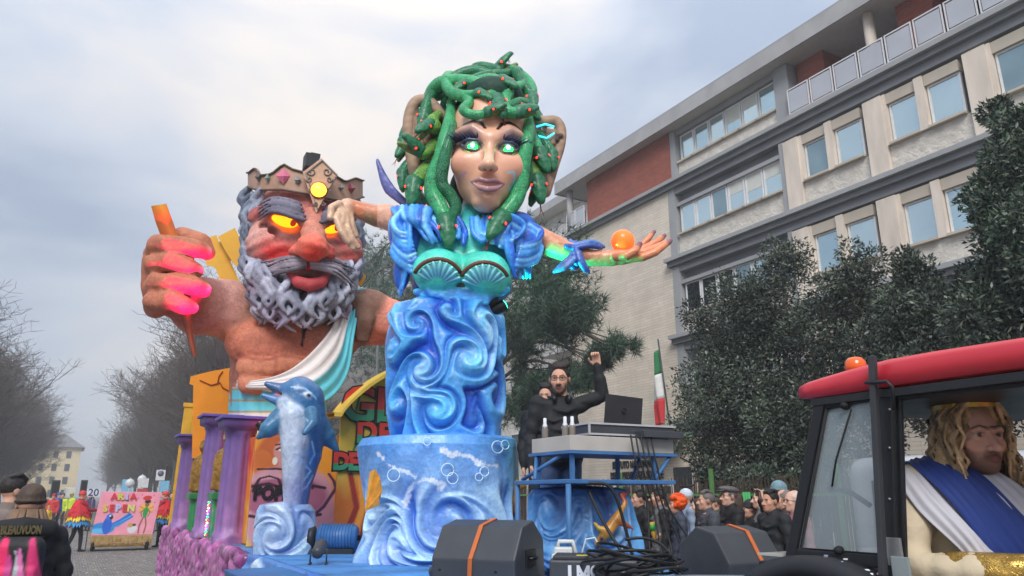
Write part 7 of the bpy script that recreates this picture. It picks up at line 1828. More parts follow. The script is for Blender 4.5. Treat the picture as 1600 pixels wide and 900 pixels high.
crowd = [
 (1000, 6.9, -70, 1.74, dict(label='person in black jacket with dark hair seen beside the booth', top=(30, 31, 34), legs=(38, 42, 52), hair=('short', (36, 30, 28)), bulk=1.1)),
 (1030, 6.9, -62, 1.76, dict(label='man in grey gilet over black sleeves with sunglasses pushed up', top=(108, 108, 110), sleeve=(28, 28, 30), hair=('short', (40, 34, 30)), hood=(120, 120, 122), arms={-1: ((-0.26, -0.05, 1.13), (-0.12, -0.27, 1.16), (0.5, -0.5, 0.3), (0.3, 1, 0), 0.6)}, beard=((92, 72, 60), 0.4))),
 (1058, 7.0, -58, 1.66, dict(label='person in bright orange curly wig and slate jacket', top=(62, 68, 84), hair=('afro', (236, 88, 24)), arms={-1: ((-0.25, -0.06, 1.12), (-0.08, -0.26, 1.12), (0.5, -0.4, 0.5), (0.3, 1, 0), 0.7)})),
 (1073, 7.9, -60, 1.76, dict(label='person in pale cap and light blue top behind the orange wig', top=(130, 146, 170), hair=('cap', (196, 206, 220)), res=0.018)),
 (1044, 8.0, -50, 1.68, dict(label='dark haired person in black behind the grey gilet', top=(34, 34, 38), hair=('long', (46, 36, 32)), res=0.018)),
 (1105, 6.9, -62, 1.72, dict(label='grey haired man in padded charcoal jacket with arms crossed', top=(66, 68, 76), hair=('swept', (104, 98, 96)), arms=ARMX, bulk=1.15, hood=(70, 72, 80))),
 (1090, 7.9, -60, 1.62, dict(label='woman with dark hair half hidden behind the charcoal jacket', top=(40, 34, 38), hair=('long', (54, 38, 32)), res=0.018, skin=SKIN[3])),
 (1141, 7.2, -68, 1.78, dict(label='man in grey flat cap, glasses and black coat', top=(24, 24, 28), hair=('flatcap', (92, 88, 88)), glasses=True, arms=PHONE, bulk=1.1, skin=SKIN[3])),
 (1172, 7.7, -60, 1.60, dict(label='person in black hooded top with green print behind the monitor speaker', top=(26, 28, 28), hair=('beanie', (28, 30, 32)), green=True, res=0.016)),
 (1190, 7.7, -64, 1.74, dict(label='balding person in grey jacket behind the black parka', top=(112, 112, 116), hair=('receding', (150, 140, 132)), res=0.018, skin=SKIN[3])),
 (1205, 6.8, -75, 1.72, dict(label='dark haired man in black parka seen in profile', top=(32, 33, 37), hair=('swept', (26, 22, 22)), hood=(30, 31, 35), bulk=1.12, skin=SKIN[1])),
 (1219, 8.0, -50, 1.84, dict(label='tall person in teal beanie at the back of the crowd', top=(54, 58, 66), hair=('beanie', (110, 140, 150)), res=0.018)),
 (1226, 7.5, -55, 1.74, dict(label='person lifting a phone to photograph the float', top=(58, 52, 54), hair=('receding', (120, 110, 104)), arms={-1: ((-0.26, -0.14, 1.34), (-0.10, -0.28, 1.60), (0.2, -0.1, 1), (0, -1, 0), 0.4), 1: ((0.26, -0.14, 1.34), (0.06, -0.28, 1.60), (-0.2, -0.1, 1), (0, -1, 0), 0.4)}, phone=True, res=0.016)),
 (1240, 7.0, -68, 1.72, dict(label='person in glasses with thin pale hair beside the cab', top=(160, 112, 112), hair=('receding', (196, 176, 164)), glasses=True, skin=SKIN[3], res=0.016)),
 (1150, 8.3, -60, 1.70, dict(label='person in maroon coat behind the flat capped man', top=(80, 44, 50), hair=('long', (70, 50, 40)), res=0.02)),
 (1118, 8.4, -58, 1.66, dict(label='person in olive jacket at the fence', top=(74, 74, 58), hair=('short', (60, 50, 44)), res=0.02)),
]
for px, x, fc, H, kw in crowd:
 kw = dict(kw); lab = kw.pop('label'); gl = kw.pop('glasses', False); gr = kw.pop('green', False); ph = kw.pop('phone', False)
 kw.setdefault('res', 0.0145)
 X, Y = spot_px(px, x)
 def pe(V, C, S, s):
  for a, b_ in (((-0.06, 1.32), (0.06, 1.30)), ((-0.05, 1.26), (0.05, 1.27))): brush(V, C, [S(a[0], -0.1, a[1]), S(0, -0.1, a[1] + 0.02), S(b_[0], -0.1, b_[1])], 0.012, (70, 220, 110), 1.0, 0.0)
  return C
 t, S, P, hc = person(lab, X, Y, 0.006, W(fc), H * 0.965, group=None, head_yaw=rng.uniform(-0.2, 0.2), head_pitch=-0.10, paint_extra=pe if gr else None, **kw)
 if gl: glasses(t, P)
 if 'sunglasses' in lab: glasses(t, P, sun=True, up=0.075)
 if ph:
  tp = thing('phone', 'black phone held up by an onlooker', 'phone', (0, 0, 0))
  tp.matrix_world = Matrix.Translation((X, Y, 0.006)) @ Matrix.Rotation(-W(fc) + math.pi, 4, 'Z')
  MB().box(S(-0.02, -0.33, 1.70), (0.075, 0.005, 0.038), None, 0.004).build('case', mat('black phone', (18, 18, 20), rough=0.3), tp); MB().ball(S(0.03, -0.337, 1.72), 0.009, 8, 6).build('lens', mat('lens glass', (40, 44, 60), rough=0.1), tp)
 if lab.startswith('person in bright orange'):
  tb = thing('paper_cone', 'green and gold paper cone held by the orange wigged person', 'cone', (0, 0, 0)); tb.matrix_world = Matrix.Translation((X, Y, 0.006)) @ Matrix.Rotation(-W(fc) + math.pi, 4, 'Z')
  MB().tube([S(-0.05, -0.34, 1.08), S(-0.05, -0.36, 1.22), S(-0.04, -0.38, 1.38)], [0.012, 0.03, 0.042], 10).build('cone', mat('gold paper', (190, 150, 60), rough=0.4), tb); MB().tube([S(-0.046, -0.367, 1.26), S(-0.041, -0.377, 1.35)], [0.0365, 0.0435], 10).build('band', mat('green paper', (50, 150, 60), rough=0.4), tb)
 clear_id(t)
# ================================================================== DJ BOOTH, SOUND GEAR
M_blk = mat('black cabinet plastic', (60, 63, 68), rough=0.42, var=0.15, vscale=6, bump=0.08, bscale=60)
M_strap = mat('orange ratchet strap', (190, 100, 50), rough=0.7, var=0.12, vscale=20)
M_bsteel = mat('blue painted steel', (62, 110, 160), rough=0.5, var=0.25)
M_slab = mat('worn white board', (182, 176, 168), rough=0.7, var=0.12, vscale=5)
BX, BY = 3.17, 4.60
EF = Frame(BX + 0.42, BY + 0.20); q = EF.q; ek = EF.k
Bo = frame_thing('desk_pedestal', 'blue wave sculpted pedestal under the DJ desk', 'pedestal', EF)
ze = lambda py: EF.p(900, py).z
ue = lambda px: (px - 904) * ek * 1.02
wave_body('waves', Bo, EF, [(762, 850, 965), (765, 836, 978), (775, 830, 984), (810, 828, 990), (850, 822, 1002), (884, 816, 1012)], [(ue(850), ze(800), 0.16, 1), (ue(890), ze(790), 0.13, -1), (ue(925), ze(810), 0.17, 1), (ue(965), ze(795), 0.13, -1), (ue(985), ze(845), 0.16, 1), (ue(870), ze(850), 0.15, -1), (ue(832), ze(845), 0.12, 1)], 0.065, [(22, 66, 134), (96, 170, 222), (40, 60, 130), (140, 200, 234)], 3.4, nz=110, na=300, ysc=0.72)
Fi = frame_thing('painted_fish', 'yellow and orange fish relief on the pedestal under the desk', 'ornament', EF)
f = Field(*px_bounds(EF, [(915, 750, -110), (1012, 880, -40)], 0.02), 0.016)
RE = lambda *a: tuple(v * ek for v in a)
f.tube([q((932, 850, -62)), q((950, 830, -64)), q((966, 806, -60)), q((978, 784, -50))], RE(4, 8, 6, 2), (186, 130, 50), 0.02)
f.tube([q((950, 832, -64)), q((936, 826, -68)), q((926, 814, -66))], RE(5, 4, 1.5), (200, 160, 60), 0.02); f.tube([q((964, 814, -62)), q((978, 820, -60)), q((990, 828, -52))], RE(5, 4, 1.5), (166, 80, 44), 0.02)
f.tube([q((977, 786, -50)), q((970, 772, -48)), q((984, 772, -44))], RE(3, 4, 1.5), (150, 60, 36), 0.02); f.ell(q((940, 842, -72)), RE(3, 3, 3), (30, 30, 34), 0.005)
link('fish', f.mesh('fish', lambda V, C: C * (1 + 0.3 * vnoise(V[:, 0] * 16, V[:, 1] * 16, V[:, 2] * 16, 7)[:, None])), M_gloss, Fi)
De = thing('dj_desk', 'white topped blue steel DJ desk with braces', 'desk', (BX, BY, DK))
MB().lohi((-0.16, -0.18, 0.655), (0.84, 0.56, 0.685), 0.006).build('shelf', M_bsteel, De)
MB().lohi((-0.02, -0.02, 0.895), (0.98, 0.52, 1.005), 0.004).build('slab', M_slab, De)
m = MB().lohi((-0.04, -0.04, 0.872), (1.0, 0.54, 0.893))
m.build('rim', M_bsteel, De)
for x, y in ((0.02, 0.02), (0.80, 0.02), (0.02, 0.48), (0.80, 0.48)):
 MB().lohi((x - 0.014, y - 0.014, 0.687), (x + 0.014, y + 0.014, 0.870)).build('leg', M_bsteel, De)
for a, b_ in (((-0.12, 0.50, 0.69), (0.0, 0.12, 0.87)), ((-0.13, 0.30, 0.69), (-0.02, 0.45, 0.87)), ((0.70, -0.10, 0.69), (0.95, 0.0, 0.87)), ((0.80, 0.3, 0.69), (0.97, 0.4, 0.87))):
 MB().tube([a, b_], 0.015, 8).build('brace', M_bsteel, De)
for a in ((-0.14, 0.54), (-0.14, -0.16)):
 MB().tube([(a[0], a[1], 0), (a[0], a[1], 0.654)], 0.02, 8).build('leg', M_bsteel, De)
Cs = thing('flight_case', 'black DJ controller case with silver edges on the desk', 'case', (BX + 0.20, BY + 0.02, DK + 1.008), math.radians(-4))
MB().lohi((0, 0.02, 0.02), (0.80, 0.42, 0.095), 0.004).build('case', M_blk, Cs)
m = MB();
for z in (0.098, 0.018):
 m.bar((-0.005, 0.015, z), (0.805, 0.015, z), 0.014); m.bar((-0.005, 0.01, z), (-0.005, 0.43, z), 0.014)
m.bar((-0.005, 0.015, 0.02), (-0.005, 0.015, 0.098), 0.014)
m.build('edging', mat('silver edging', (198, 198, 200), rough=0.35, metal=0.5), Cs)
MB().lohi((0.10, 0.05, 0.0), (0.2, 0.3, 0.02)).lohi((0.66, 0.05, 0.0), (0.76, 0.3, 0.02)).build('foot', M_blk, Cs)
MB().lohi((0.42, -0.10, 0.0), (0.80, 0.012, 0.05), 0.004).build('front_tray', M_blk, Cs)
for i in range(7): MB().ball((0.12 + 0.1 * i, 0.2, 0.10), 0.016, 8, 6).build('knob', mat('grey knob', (120, 120, 124), rough=0.4), Cs)
Lp = thing('laptop', 'open dark grey laptop with round logo on its lid', 'laptop', (BX + 0.66, BY + 0.22, DK + 1.106), math.radians(-4))
MB().lohi((-0.18, -0.02, 0.0), (0.18, 0.22, 0.018), 0.003).build('base', mat('dark grey laptop', (54, 54, 58), rough=0.4, metal=0.3), Lp)
T_ = rotx(math.radians(-8))
MB().box(Vector((0.0, -0.028, 0.13)), (0.18, 0.006, 0.122), rotx(math.radians(6)) @ roty(math.radians(3)), 0.004).build('lid', MATS['dark grey laptop'], Lp)
m = MB(); m.tube([(0.022 * math.cos(a), -0.0365 - 0.0012, 0.13 + 0.022 * math.sin(a)) for a in np.linspace(0, 6.283, 21)], 0.004, 5); m.tube([(-0.006, -0.038, 0.118), (-0.002, -0.038, 0.142)], 0.002, 4); m.tube([(0.002, -0.038, 0.118), (0.006, -0.038, 0.142)], 0.002, 4)
m.build('logo', mat('black laptop logo', (14, 14, 16), rough=0.2), Lp)
for i, (x, y) in enumerate(((0.03, 0.40), (0.10, 0.22), (0.14, 0.18))):
 b = thing('bottle', ['glass bottle with white neck label alone on the desk', 'glass bottle with white neck label touching its twin on the desk', 'glass bottle with white neck label next to the flight case'][i], 'bottle', (BX + x, BY + y, DK + 1.006))
 MB().lathe([(0.024, 0), (0.026, 0.01), (0.026, 0.07), (0.019, 0.095), (0.012, 0.115), (0.011, 0.155)], (0, 0, 0), 14).build('glass', mat('pale bottle glass', (120, 112, 104), rough=0.12, coat=0.3), b)
 MB().lathe([(0.0205, 0.09), (0.0205, 0.095), (0.0135, 0.116), (0.0135, 0.157), (0.004, 0.161)], (0, 0, 0), 14).build('label', mat('white neck label', (214, 216, 222), rough=0.5), b)
# ------------------------------------------------------------------ stage loudspeakers lying as wedges
def wedge(name, label, loc, rz, L, prof, strap_x, sc=1.0):
 t = thing(name, label, 'speaker', loc, rz)
 n = len(prof); vs = []
 bm = bmesh.new()
 a = [bm.verts.new((-L / 2, y * sc, z * sc)) for y, z in prof]; b_ = [bm.verts.new((L / 2, y * sc, z * sc)) for y, z in prof]
 bm.faces.new(a); bm.faces.new(b_[::-1])
 for i in range(n): bm.faces.new([a[i], b_[i], b_[(i + 1) % n], a[(i + 1) % n]])
 bmesh.ops.recalc_face_normals(bm, faces=bm.faces[:]); bmesh.ops.bevel(bm, geom=bm.edges[:], offset=0.012, segments=2, profile=0.6, affect='EDGES')
 me = bpy.data.meshes.new('cabinet'); bm.to_mesh(me); bm.free(); link('cabinet', me, M_blk, t)
 m = MB()
 for dx in (-0.012, 0.012): pass
 pts = [(strap_x + 0.06 * i / max(1, n - 2), y * sc, z * sc) for i, (y, z) in enumerate(prof[:-1])]
 cy, cz = np.mean([p[0] for p in prof]) * sc, np.mean([p[1] for p in prof]) * sc
 for p0, p1 in zip(pts, pts[1:]):
  o0 = Vector((0, p0[1] - cy, p0[2] - cz)).normalized() * 0.006; o1 = Vector((0, p1[1] - cy, p1[2] - cz)).normalized() * 0.006
  m.add([Vector(p0) + o0 + Vector((-0.014, 0, 0)), Vector(p0) + o0 + Vector((0.014, 0, 0)), Vector(p1) + o1 + Vector((0.014, 0, 0)), Vector(p1) + o1 + Vector((-0.014, 0, 0))], [(0, 1, 2, 3)])
 o = m.build('strap', M_strap, t); so = o.modifiers.new('thickness', 'SOLIDIFY'); so.thickness = 0.006; so.offset = 0
 ex = L / 2 + 0.002; c = Vector((ex, cy, cz))
 MB().box(c + Vector((0.004, 0, 0.02)), (0.006, 0.075 * sc, 0.05 * sc), None, 0.004).build('handle_plate', mat('dark handle plate', (16, 17, 19), rough=0.4), t)
 MB().tube([c + Vector((0.012, -0.05, 0.02)), c + Vector((0.035, -0.03, 0.02)), c + Vector((0.035, 0.03, 0.02)), c + Vector((0.012, 0.05, 0.02))], 0.010, 8).build('handle', MATS['dark handle plate'], t)
 for sx in (-0.8, 0.55):
  MB().lathe([(0.006, 0), (0.010, 0.002), (0.008, 0.006), (0.003, 0.007)], (L / 2 * sx, prof[1][0] * sc - 0.002, (prof[1][1] + prof[2][1]) / 2 * sc), 10, M=rotx(math.pi / 2)).build('screw', MATS['dark handle plate'], t)
 return t
PR = [(-0.17, 0.0), (-0.235, 0.07), (-0.245, 0.20), (-0.12, 0.385), (0.05, 0.42), (0.22, 0.30), (0.24, 0.06), (0.18, 0.0)]
sp = atd(765, 880, 4.95)
wedge('loudspeaker', 'big black stage loudspeaker lying strapped on the deck by the blue basin', (sp.x, sp.y, DK + 0.004), math.radians(-54), 0.56, PR, -0.03)
sp = atd(1140, 870, 5.05)
wedge('loudspeaker', 'black stage monitor speaker behind the mixing desk with thin orange strap', (sp.x, sp.y, DK + 0.004), math.radians(-2), 0.44, PR, 0.02, 0.92)
def bx_thing(name, label, cat, px, py, dist, rz):
 p = atd(px, py, dist); return thing(name, label, cat, (p.x, p.y, DK + 0.002), rz)
AX = math.radians(-38)
k = bx_thing('fog_machine', 'black fog machine box with white letters on its side', 'machine', 928, 880, 4.85, AX)
MB().lohi((-0.26, -0.17, 0.02), (0.26, 0.17, 0.20), 0.012).build('case', M_blk, k); MB().lohi((-0.24, -0.15, 0.20), (0.10, 0.15, 0.222), 0.006).build('lid', mat('black lid', (50, 52, 56), rough=0.5), k)
for x in (-0.2, 0.2):
 for y in (-0.12, 0.12): MB().lathe([(0.02, 0), (0.025, 0.005), (0.02, 0.022)], (x, y, 0), 10).build('foot', M_blk, k)
o = link('lettering', text_mesh('LMS', 0.17, 0.002, 0.008), mat('white lettering', (220, 220, 224), rough=0.5, var=0), k); o.rotation_euler = (math.pi / 2, 0, 0); o.location = (-0.06, -0.174, 0.10); o.scale = (0.62, 1, 1)
MB().lathe([(0.05, 0), (0.052, 0.01), (0.03, 0.012)], (0.18, -0.172, 0.10), 16, M=rotx(math.pi / 2)).build('nozzle', mat('dark nozzle', (12, 12, 13), rough=0.3), k)
MB().lohi((-0.10, -0.12, 0.2225), (-0.03, -0.06, 0.224)).build('warning_label', mat('yellow label', (220, 210, 60), rough=0.5), k)
j = bx_thing('jerrycan', 'white plastic fluid can with handle standing behind the fog machine', 'can', 895, 870, 5.25, AX)
m = MB(); m.lohi((-0.14, -0.07, 0), (0.14, 0.07, 0.20), 0.02); m.lohi((-0.12, -0.05, 0.19), (0.0, 0.05, 0.24), 0.012); m.build('body', mat('white plastic', (206, 210, 208), rough=0.4, var=0.05), j)
MB().tube([(-0.10, 0, 0.235), (-0.09, 0, 0.275), (0.0, 0, 0.275), (0.02, 0, 0.2)], 0.014, 8).build('handle', MATS['white plastic'], j)
MB().tube([(0.06, 0, 0.20), (0.09, 0, 0.29), (0.15, 0, 0.30), (0.19, 0, 0.22), (0.19, 0, 0.05)], 0.006, 6).build('hose', MATS['white plastic'], j)
x_ = bx_thing('mixing_console', 'silver mixing console with rows of small knobs at the front of the deck', 'mixer', 1108, 885, 4.35, AX + 0.1)
MB().lohi((-0.30, -0.20, 0.0), (0.30, 0.20, 0.10), 0.008).build('case', mat('silver console', (150, 154, 160), rough=0.4, metal=0.4), x_)
m = MB()
for i in range(22):
 for jn in range(6): m.lathe([(0.006, 0), (0.006, 0.016), (0.003, 0.018)], (-0.27 + i * 0.0255, -0.16 + jn * 0.055, 0.10), 6)
tag(m.build('knobs', mat('pale knobs', (206, 212, 220), rough=0.4), x_), kind='stuff')
MB().lohi((-0.29, 0.205, 0.0), (0.29, 0.235, 0.14)).build('rear_panel', MATS['silver console'], x_)
for i in range(4): MB().ball((-0.22 + 0.02 * i, 0.14, 0.125), 0.008, 6, 5).build('light', mat('cyan indicator', (80, 220, 255), rough=0.2, var=0, emit=(60, 200, 255), estr=4.0), x_)
M_cab = mat('black cable', (20, 20, 22), rough=0.5, var=0.1)
r = random.Random(3); cp = atd(1000, 880, 4.7)
for c in range(5):
 t = thing('cable', ['coiled black cable %s' % w for w in ('heaped beside the fog machine', 'looping over the deck edge', 'trailing towards the console', 'lying flat under the heap', 'curling against the desk pedestal', 'draped over the fog machine corner', 'springing up from the heap')][c], 'cable', (cp.x, cp.y, DK + 0.002), r.uniform(0, 6))
 pts = []
 for i in range(46):
  a = i * 0.42 + c; R0 = 0.20 + 0.06 * math.sin(i * 0.37 + c * 2); pts.append((R0 * math.cos(a) * 1.2 + 0.06 * math.sin(c), R0 * math.sin(a), 0.02 + 0.05 * c * 0.6 + 0.045 * (1 + math.sin(a * 1.3 + c)) + 0.002 * i))
 MB().tube(spline(pts, 2), 0.009, 6).build('lead', M_cab, t)
def cable(label, pts, rad=0.008):
 b = Vector(pts[0]); t = thing('cable', label, 'cable', b); MB().tube([Vector(p) - b for p in spline(pts, 8)], rad, 6).build('lead', M_cab, t)
for i in range(5):
 x = BX + 0.50 + 0.05 * i
 cable(['black cable hanging straight from the case', 'second cable hanging from the case', 'cable looping low under the desk', 'thin cable beside the desk brace', 'outer cable dropping from the case'][i], [(x, BY - 0.08, DK + 1.02), (x - 0.02, BY - 0.14, DK + 0.85), (x + 0.03, BY - 0.20, DK + 0.5), (x - 0.05 + 0.05 * i, BY - 0.30, DK + 0.2), (x - 0.1, BY - 0.42, DK + 0.02)], 0.007)
cable('thick black cable knotted on the shelf and falling to the deck', [(BX + 0.05, BY + 0.0, DK + 0.68), (BX + 0.02, BY - 0.16, DK + 0.66), (BX + 0.16, BY - 0.26, DK + 0.62), (BX + 0.24, BY - 0.32, DK + 0.3), (BX + 0.28, BY - 0.36, DK + 0.02)], 0.013)
cable('long slanting black cable from the shelf knot to the console', [(BX + 0.03, BY - 0.17, DK + 0.60), (BX + 0.02, BY - 0.34, DK + 0.40), (BX + 0.06, BY - 0.55, DK + 0.16), (BX + 0.14, BY - 0.75, DK + 0.02)], 0.012)
cable('cable bowing out from the right end of the desk', [(BX + 1.06, BY + 0.0, DK + 0.87), (BX + 1.16, BY - 0.05, DK + 0.80), (BX + 1.12, BY - 0.08, DK + 0.66), (BX + 0.95, BY - 0.1, DK + 0.64)], 0.007)
def flood(label, px, py, dist, yaw, tgt=None):
 p = atd(px, py, dist); t = thing('floodlight', label, 'lamp', (p.x, p.y, DK + 0.002), yaw)
 MB().tube([(-0.07, 0, 0.0), (-0.07, 0, 0.12), (0.07, 0, 0.12), (0.07, 0, 0.0)], 0.008, 6).tube([(-0.07, -0.05, 0.008), (-0.07, 0.05, 0.008)], 0.008, 6).tube([(0.07, -0.05, 0.008), (0.07, 0.05, 0.008)], 0.008, 6).build('yoke', M_blk, t)
 MB().lathe([(0.03, -0.09), (0.05, -0.07), (0.055, 0.07), (0.06, 0.09), (0.05, 0.092)], (0, 0, 0.12), 14, M=rotx(-1.2)).build('housing', M_blk, t); return t
t = flood('black floodlight beside the big strapped speaker', 688, 885, 5.1, -0.9); MB().ball((0.0, -0.06, 0.07), 0.012, 8, 6).build('indicator', mat('red indicator', (240, 30, 40), rough=0.3, var=0, emit=(255, 20, 40), estr=1.2), t)
flood('black floodlight on the blue deck before the electric motor', 497, 880, 7.0, -0.5)
# ------------------------------------------------------------------ the DJ and a helper
dj = atd(874, 640, 6.42)
def dj_extra(f, S, s):
 f.tube([S(-0.09, -0.06, 1.46), S(0, 0.06, 1.475), S(0.09, -0.06, 1.46)], [0.02 * s] * 3, (24, 24, 26), 0.02)
 f.tube([S(-0.13, -0.12, 1.02), S(0, -0.155, 0.99), S(0.13, -0.12, 1.02)], [0.02, 0.03, 0.02], (26, 27, 30), 0.02)
t, S, P, hc = person('DJ in black sweatshirt, glasses and headphones, one fist raised', dj.x, dj.y, DK + 0.002, math.radians(202), 1.65, top=(30, 31, 34), legs=(96, 116, 150), hair=('swept', (44, 34, 30)), beard=((52, 38, 32), 0.75), head_yaw=0.30, res=0.0095,
 arms={1: ((0.40, -0.04, 1.49), (0.345, -0.08, 1.76), (-0.12, -0.1, 1), (-0.5, -1, 0), 0.85), -1: ((-0.26, 0.02, 1.12), (-0.27, -0.05, 0.86), (0.05, -0.15, -1), (0.9, -0.2, 0), 0.4)}, extra=dj_extra, bulk=1.08, hs=1.12, hoff=(0, -0.01, 0.01))
glasses(t, P, (50, 40, 36)); clear_id(t)
hp = MB(); hp.tube([S(-0.075, -0.09, 1.455), S(-0.10, 0.0, 1.475), S(-0.06, 0.085, 1.48), S(0.06, 0.085, 1.48), S(0.10, 0.0, 1.475), S(0.075, -0.09, 1.455)], 0.012, 8)
hd = hp.build('headphones', mat('black headphones', (20, 20, 22), rough=0.4), t)
for sx in (-1, 1): MB().lathe([(0.015, -0.018), (0.032, -0.014), (0.034, 0.0), (0.032, 0.014), (0.015, 0.018)], S(sx * 0.062, -0.105, 1.445), 14, M=rotz(sx * 0.5) @ roty(math.pi / 2)).build('ear_cup', MATS['black headphones'], hd)
hp2 = atd(853, 640, 7.1)
t, S, P, hc = person('dark haired helper in black half hidden behind the DJ', hp2.x, hp2.y, DK + 0.002, math.radians(208), 1.60, top=(26, 27, 30), hair=('short', (30, 26, 24)), res=0.016, head_yaw=0.3); clear_id(t)
# ================================================================== TRACTOR
XT, TA = 2.72, 3.35
def tp(px, py, x=None): return onx(px, py, XT if x is None else x)
Tr = thing('tractor', 'red roofed black tractor with open cab pulling the float', 'tractor', (TA, 1.5, 0))
O = Vector((TA, 1.5, 0))
M_red = mat('red tractor paint', (196, 44, 58), rough=0.35, var=0.08, vscale=3, coat=0.3)
M_tblk = mat('black tractor paint', (30, 32, 36), rough=0.42, var=0.12, vscale=6)
M_rub = mat('cab rubber', (20, 20, 22), rough=0.7)
M_pane = mat('sky sheen cab glass', (160, 174, 180), rough=0.03, var=0.10, vscale=2, alpha=0.42, spec=1.0)  # pale half-opaque colour stands in for sky mirrored in the pane
HW = TA - XT
ys = [2.16, 2.12, 2.04, 1.90, 1.74, 1.55, 1.25, 0.9, 0.55, 0.42]
zb = [2.010, 2.005, 2.003, 2.004, 2.010, 2.012, 2.012, 2.01, 2.01, 2.01]
zt = [2.076, 2.088, 2.098, 2.114, 2.128, 2.130, 2.126, 2.12, 2.10, 2.06]
vs_, fs_ = [], []; ring = []
for y, b0, t0 in zip(ys, zb, zt):
 sec = []
 for u in np.linspace(0, 1, 25):
  a = u * math.pi; x = -math.cos(a) * (HW + 0.03); k_ = min(1.0, math.sin(a) * 5.5) ** 0.6
  sec.append((x, y - O.y, b0 + (t0 - 0.022 + 0.036 * math.sin(a) - b0) * k_))
 sec += [((HW + 0.0) * (1 - 2 * u), y - O.y, b0 - 0.002) for u in np.linspace(0.1, 0.9, 5)]
 ring.append(len(sec)); vs_ += sec
n = ring[0]
fs_ = [[i * n + k, i * n + (k + 1) % n, (i + 1) * n + (k + 1) % n, (i + 1) * n + k] for i in range(len(ys) - 1) for k in range(n)] + [list(range(n)), list(range((len(ys) - 1) * n, len(ys) * n))]
me = fix_normals(npmesh('roof', vs_, fs_, True)); RO = link('roof', me, M_red, Tr)
MB().lohi((-HW + 0.02, 0.45 - O.y, 1.955), (HW - 0.02, 2.10 - O.y, 1.998), 0.01).build('roof_lining', M_tblk, Tr)
MB().bar((-HW - 0.01, 2.10 - O.y, 1.985), (-HW - 0.01, 0.42 - O.y, 1.985), 0.03, 0.03).build('gutter', M_tblk, Tr)
bp = tp(1337, 572, XT + 0.30) - O
MB().lathe([(0.045, 0), (0.05, 0.012), (0.045, 0.02)], bp - Vector((0, 0, 0.045)), 18).build('beacon_base', M_tblk, RO)
MB().lathe([(0.044, 0.0), (0.048, 0.02), (0.045, 0.045), (0.032, 0.062), (0.008, 0.068)], bp - Vector((0, 0, 0.026)), 18).build('beacon', mat('orange beacon lens', (226, 96, 20), rough=0.12, var=0.1, vscale=20, coat=0.5), RO)
def pl(px, py, x=None): return tp(px, py, x) - O
def strut(name, a, b_, w, h_, m=M_tblk, par=None): return MB().bar(a, b_, w, h_, (1, 0, 0), 0.006).build(name, m, par or Tr)
strut('rear_pillar', pl(1284, 628), pl(1238, 872), 0.05, 0.034)
strut('door_pillar', pl(1386, 606), pl(1392, 905), 0.06, 0.030)
strut('door_pillar', pl(1403, 612, XT + 0.03), pl(1412, 900, XT + 0.03), 0.03, 0.022)
strut('window_rail', pl(1284, 630), pl(1386, 612), 0.04, 0.022); strut('window_rail', pl(1240, 866), pl(1392, 878), 0.05, 0.03)
vs_ = [pl(1287, 632, XT - 0.004), pl(1247, 862, XT - 0.004), pl(1381, 874, XT - 0.004), pl(1377, 618, XT - 0.004)]
o = link('window_pane', npmesh('window_pane', vs_, [[0, 1, 2, 3]], False), M_pane, Tr); so = o.modifiers.new('thickness', 'SOLIDIFY'); so.thickness = 0.005
def frame_line(pts, w=0.012):
 m = MB(); m.tube([Vector(p) for p in pts + pts[:1]], w, 6); m.build('window_seal', M_rub, o)
frame_line([pl(1292, 638, XT - 0.01), pl(1252, 856, XT - 0.01), pl(1374, 866, XT - 0.01), pl(1371, 624, XT - 0.01)], 0.007)
for px, py in ((1321, 634), (1311, 860)): MB().lathe([(0.016, -0.012), (0.018, 0), (0.012, 0.02), (0.004, 0.024)], pl(px, py, XT - 0.014), 14, M=roty(-math.pi / 2)).build('window_knob', M_rub, o)
wp = MB(); wp.tube([pl(1330, 640, XT - 0.016), pl(1306, 720, XT - 0.018), pl(1300, 760, XT - 0.014)], 0.004, 6); wp.build('wiper', M_rub, Tr)
for py in (640, 700, 780, 850): MB().ball(pl(1390, py, XT - 0.018), 0.006, 8, 6).build('bolt', mat('zinc bolt', (130, 132, 136), rough=0.35, metal=0.7), Tr)
MB().tube([pl(1290, 760, XT + 0.3), pl(1330, 770, XT + 0.25), pl(1360, 790, XT + 0.25)], 0.012, 8).build('lever', M_rub, Tr)
MB().bar(pl(1363, 556, XT - 0.06), pl(1380, 900, XT - 0.06), 0.026, 0.024, (1, 0, 0), 0.004).build('post', mat('dark grey post', (56, 58, 62), rough=0.45), Tr)
MB().tube([pl(1352, 598, XT - 0.07), pl(1386, 596, XT - 0.08), pl(1394, 604, XT - 0.08), pl(1397, 640, XT - 0.06)], 0.007, 8).build('grab_handle', M_tblk, Tr)
MB().box(pl(1398, 862, XT - 0.02), (0.006, 0.03, 0.05), None, 0.003).build('latch', mat('steel latch', (160, 162, 164), rough=0.35, metal=0.7), Tr)
MB().box(pl(1408, 888, XT - 0.03), (0.006, 0.035, 0.04), None, 0.003).build('hinge_plate', mat('painted plate', (140, 150, 152), rough=0.5), Tr)
for y, nm in ((2.13, 'rear_pillar'), (1.45, 'door_pillar'), (0.55, 'front_pillar')):
 strut(nm, Vector((HW - 0.03, y - O.y, 2.0)), Vector((HW - 0.03, y - O.y + (0.10 if y > 2 else (-0.12 if y < 1 else -0.02)), 1.0)), 0.05, 0.045)
strut('front_pillar', Vector((-HW + 0.02, 0.55 - O.y, 2.0)), Vector((-HW + 0.02, 0.42 - O.y, 1.0)), 0.05, 0.045)
strut('window_rail', Vector((HW - 0.03, 2.15 - O.y, 1.42)), Vector((HW - 0.03, 0.5 - O.y, 1.42)), 0.04, 0.03)
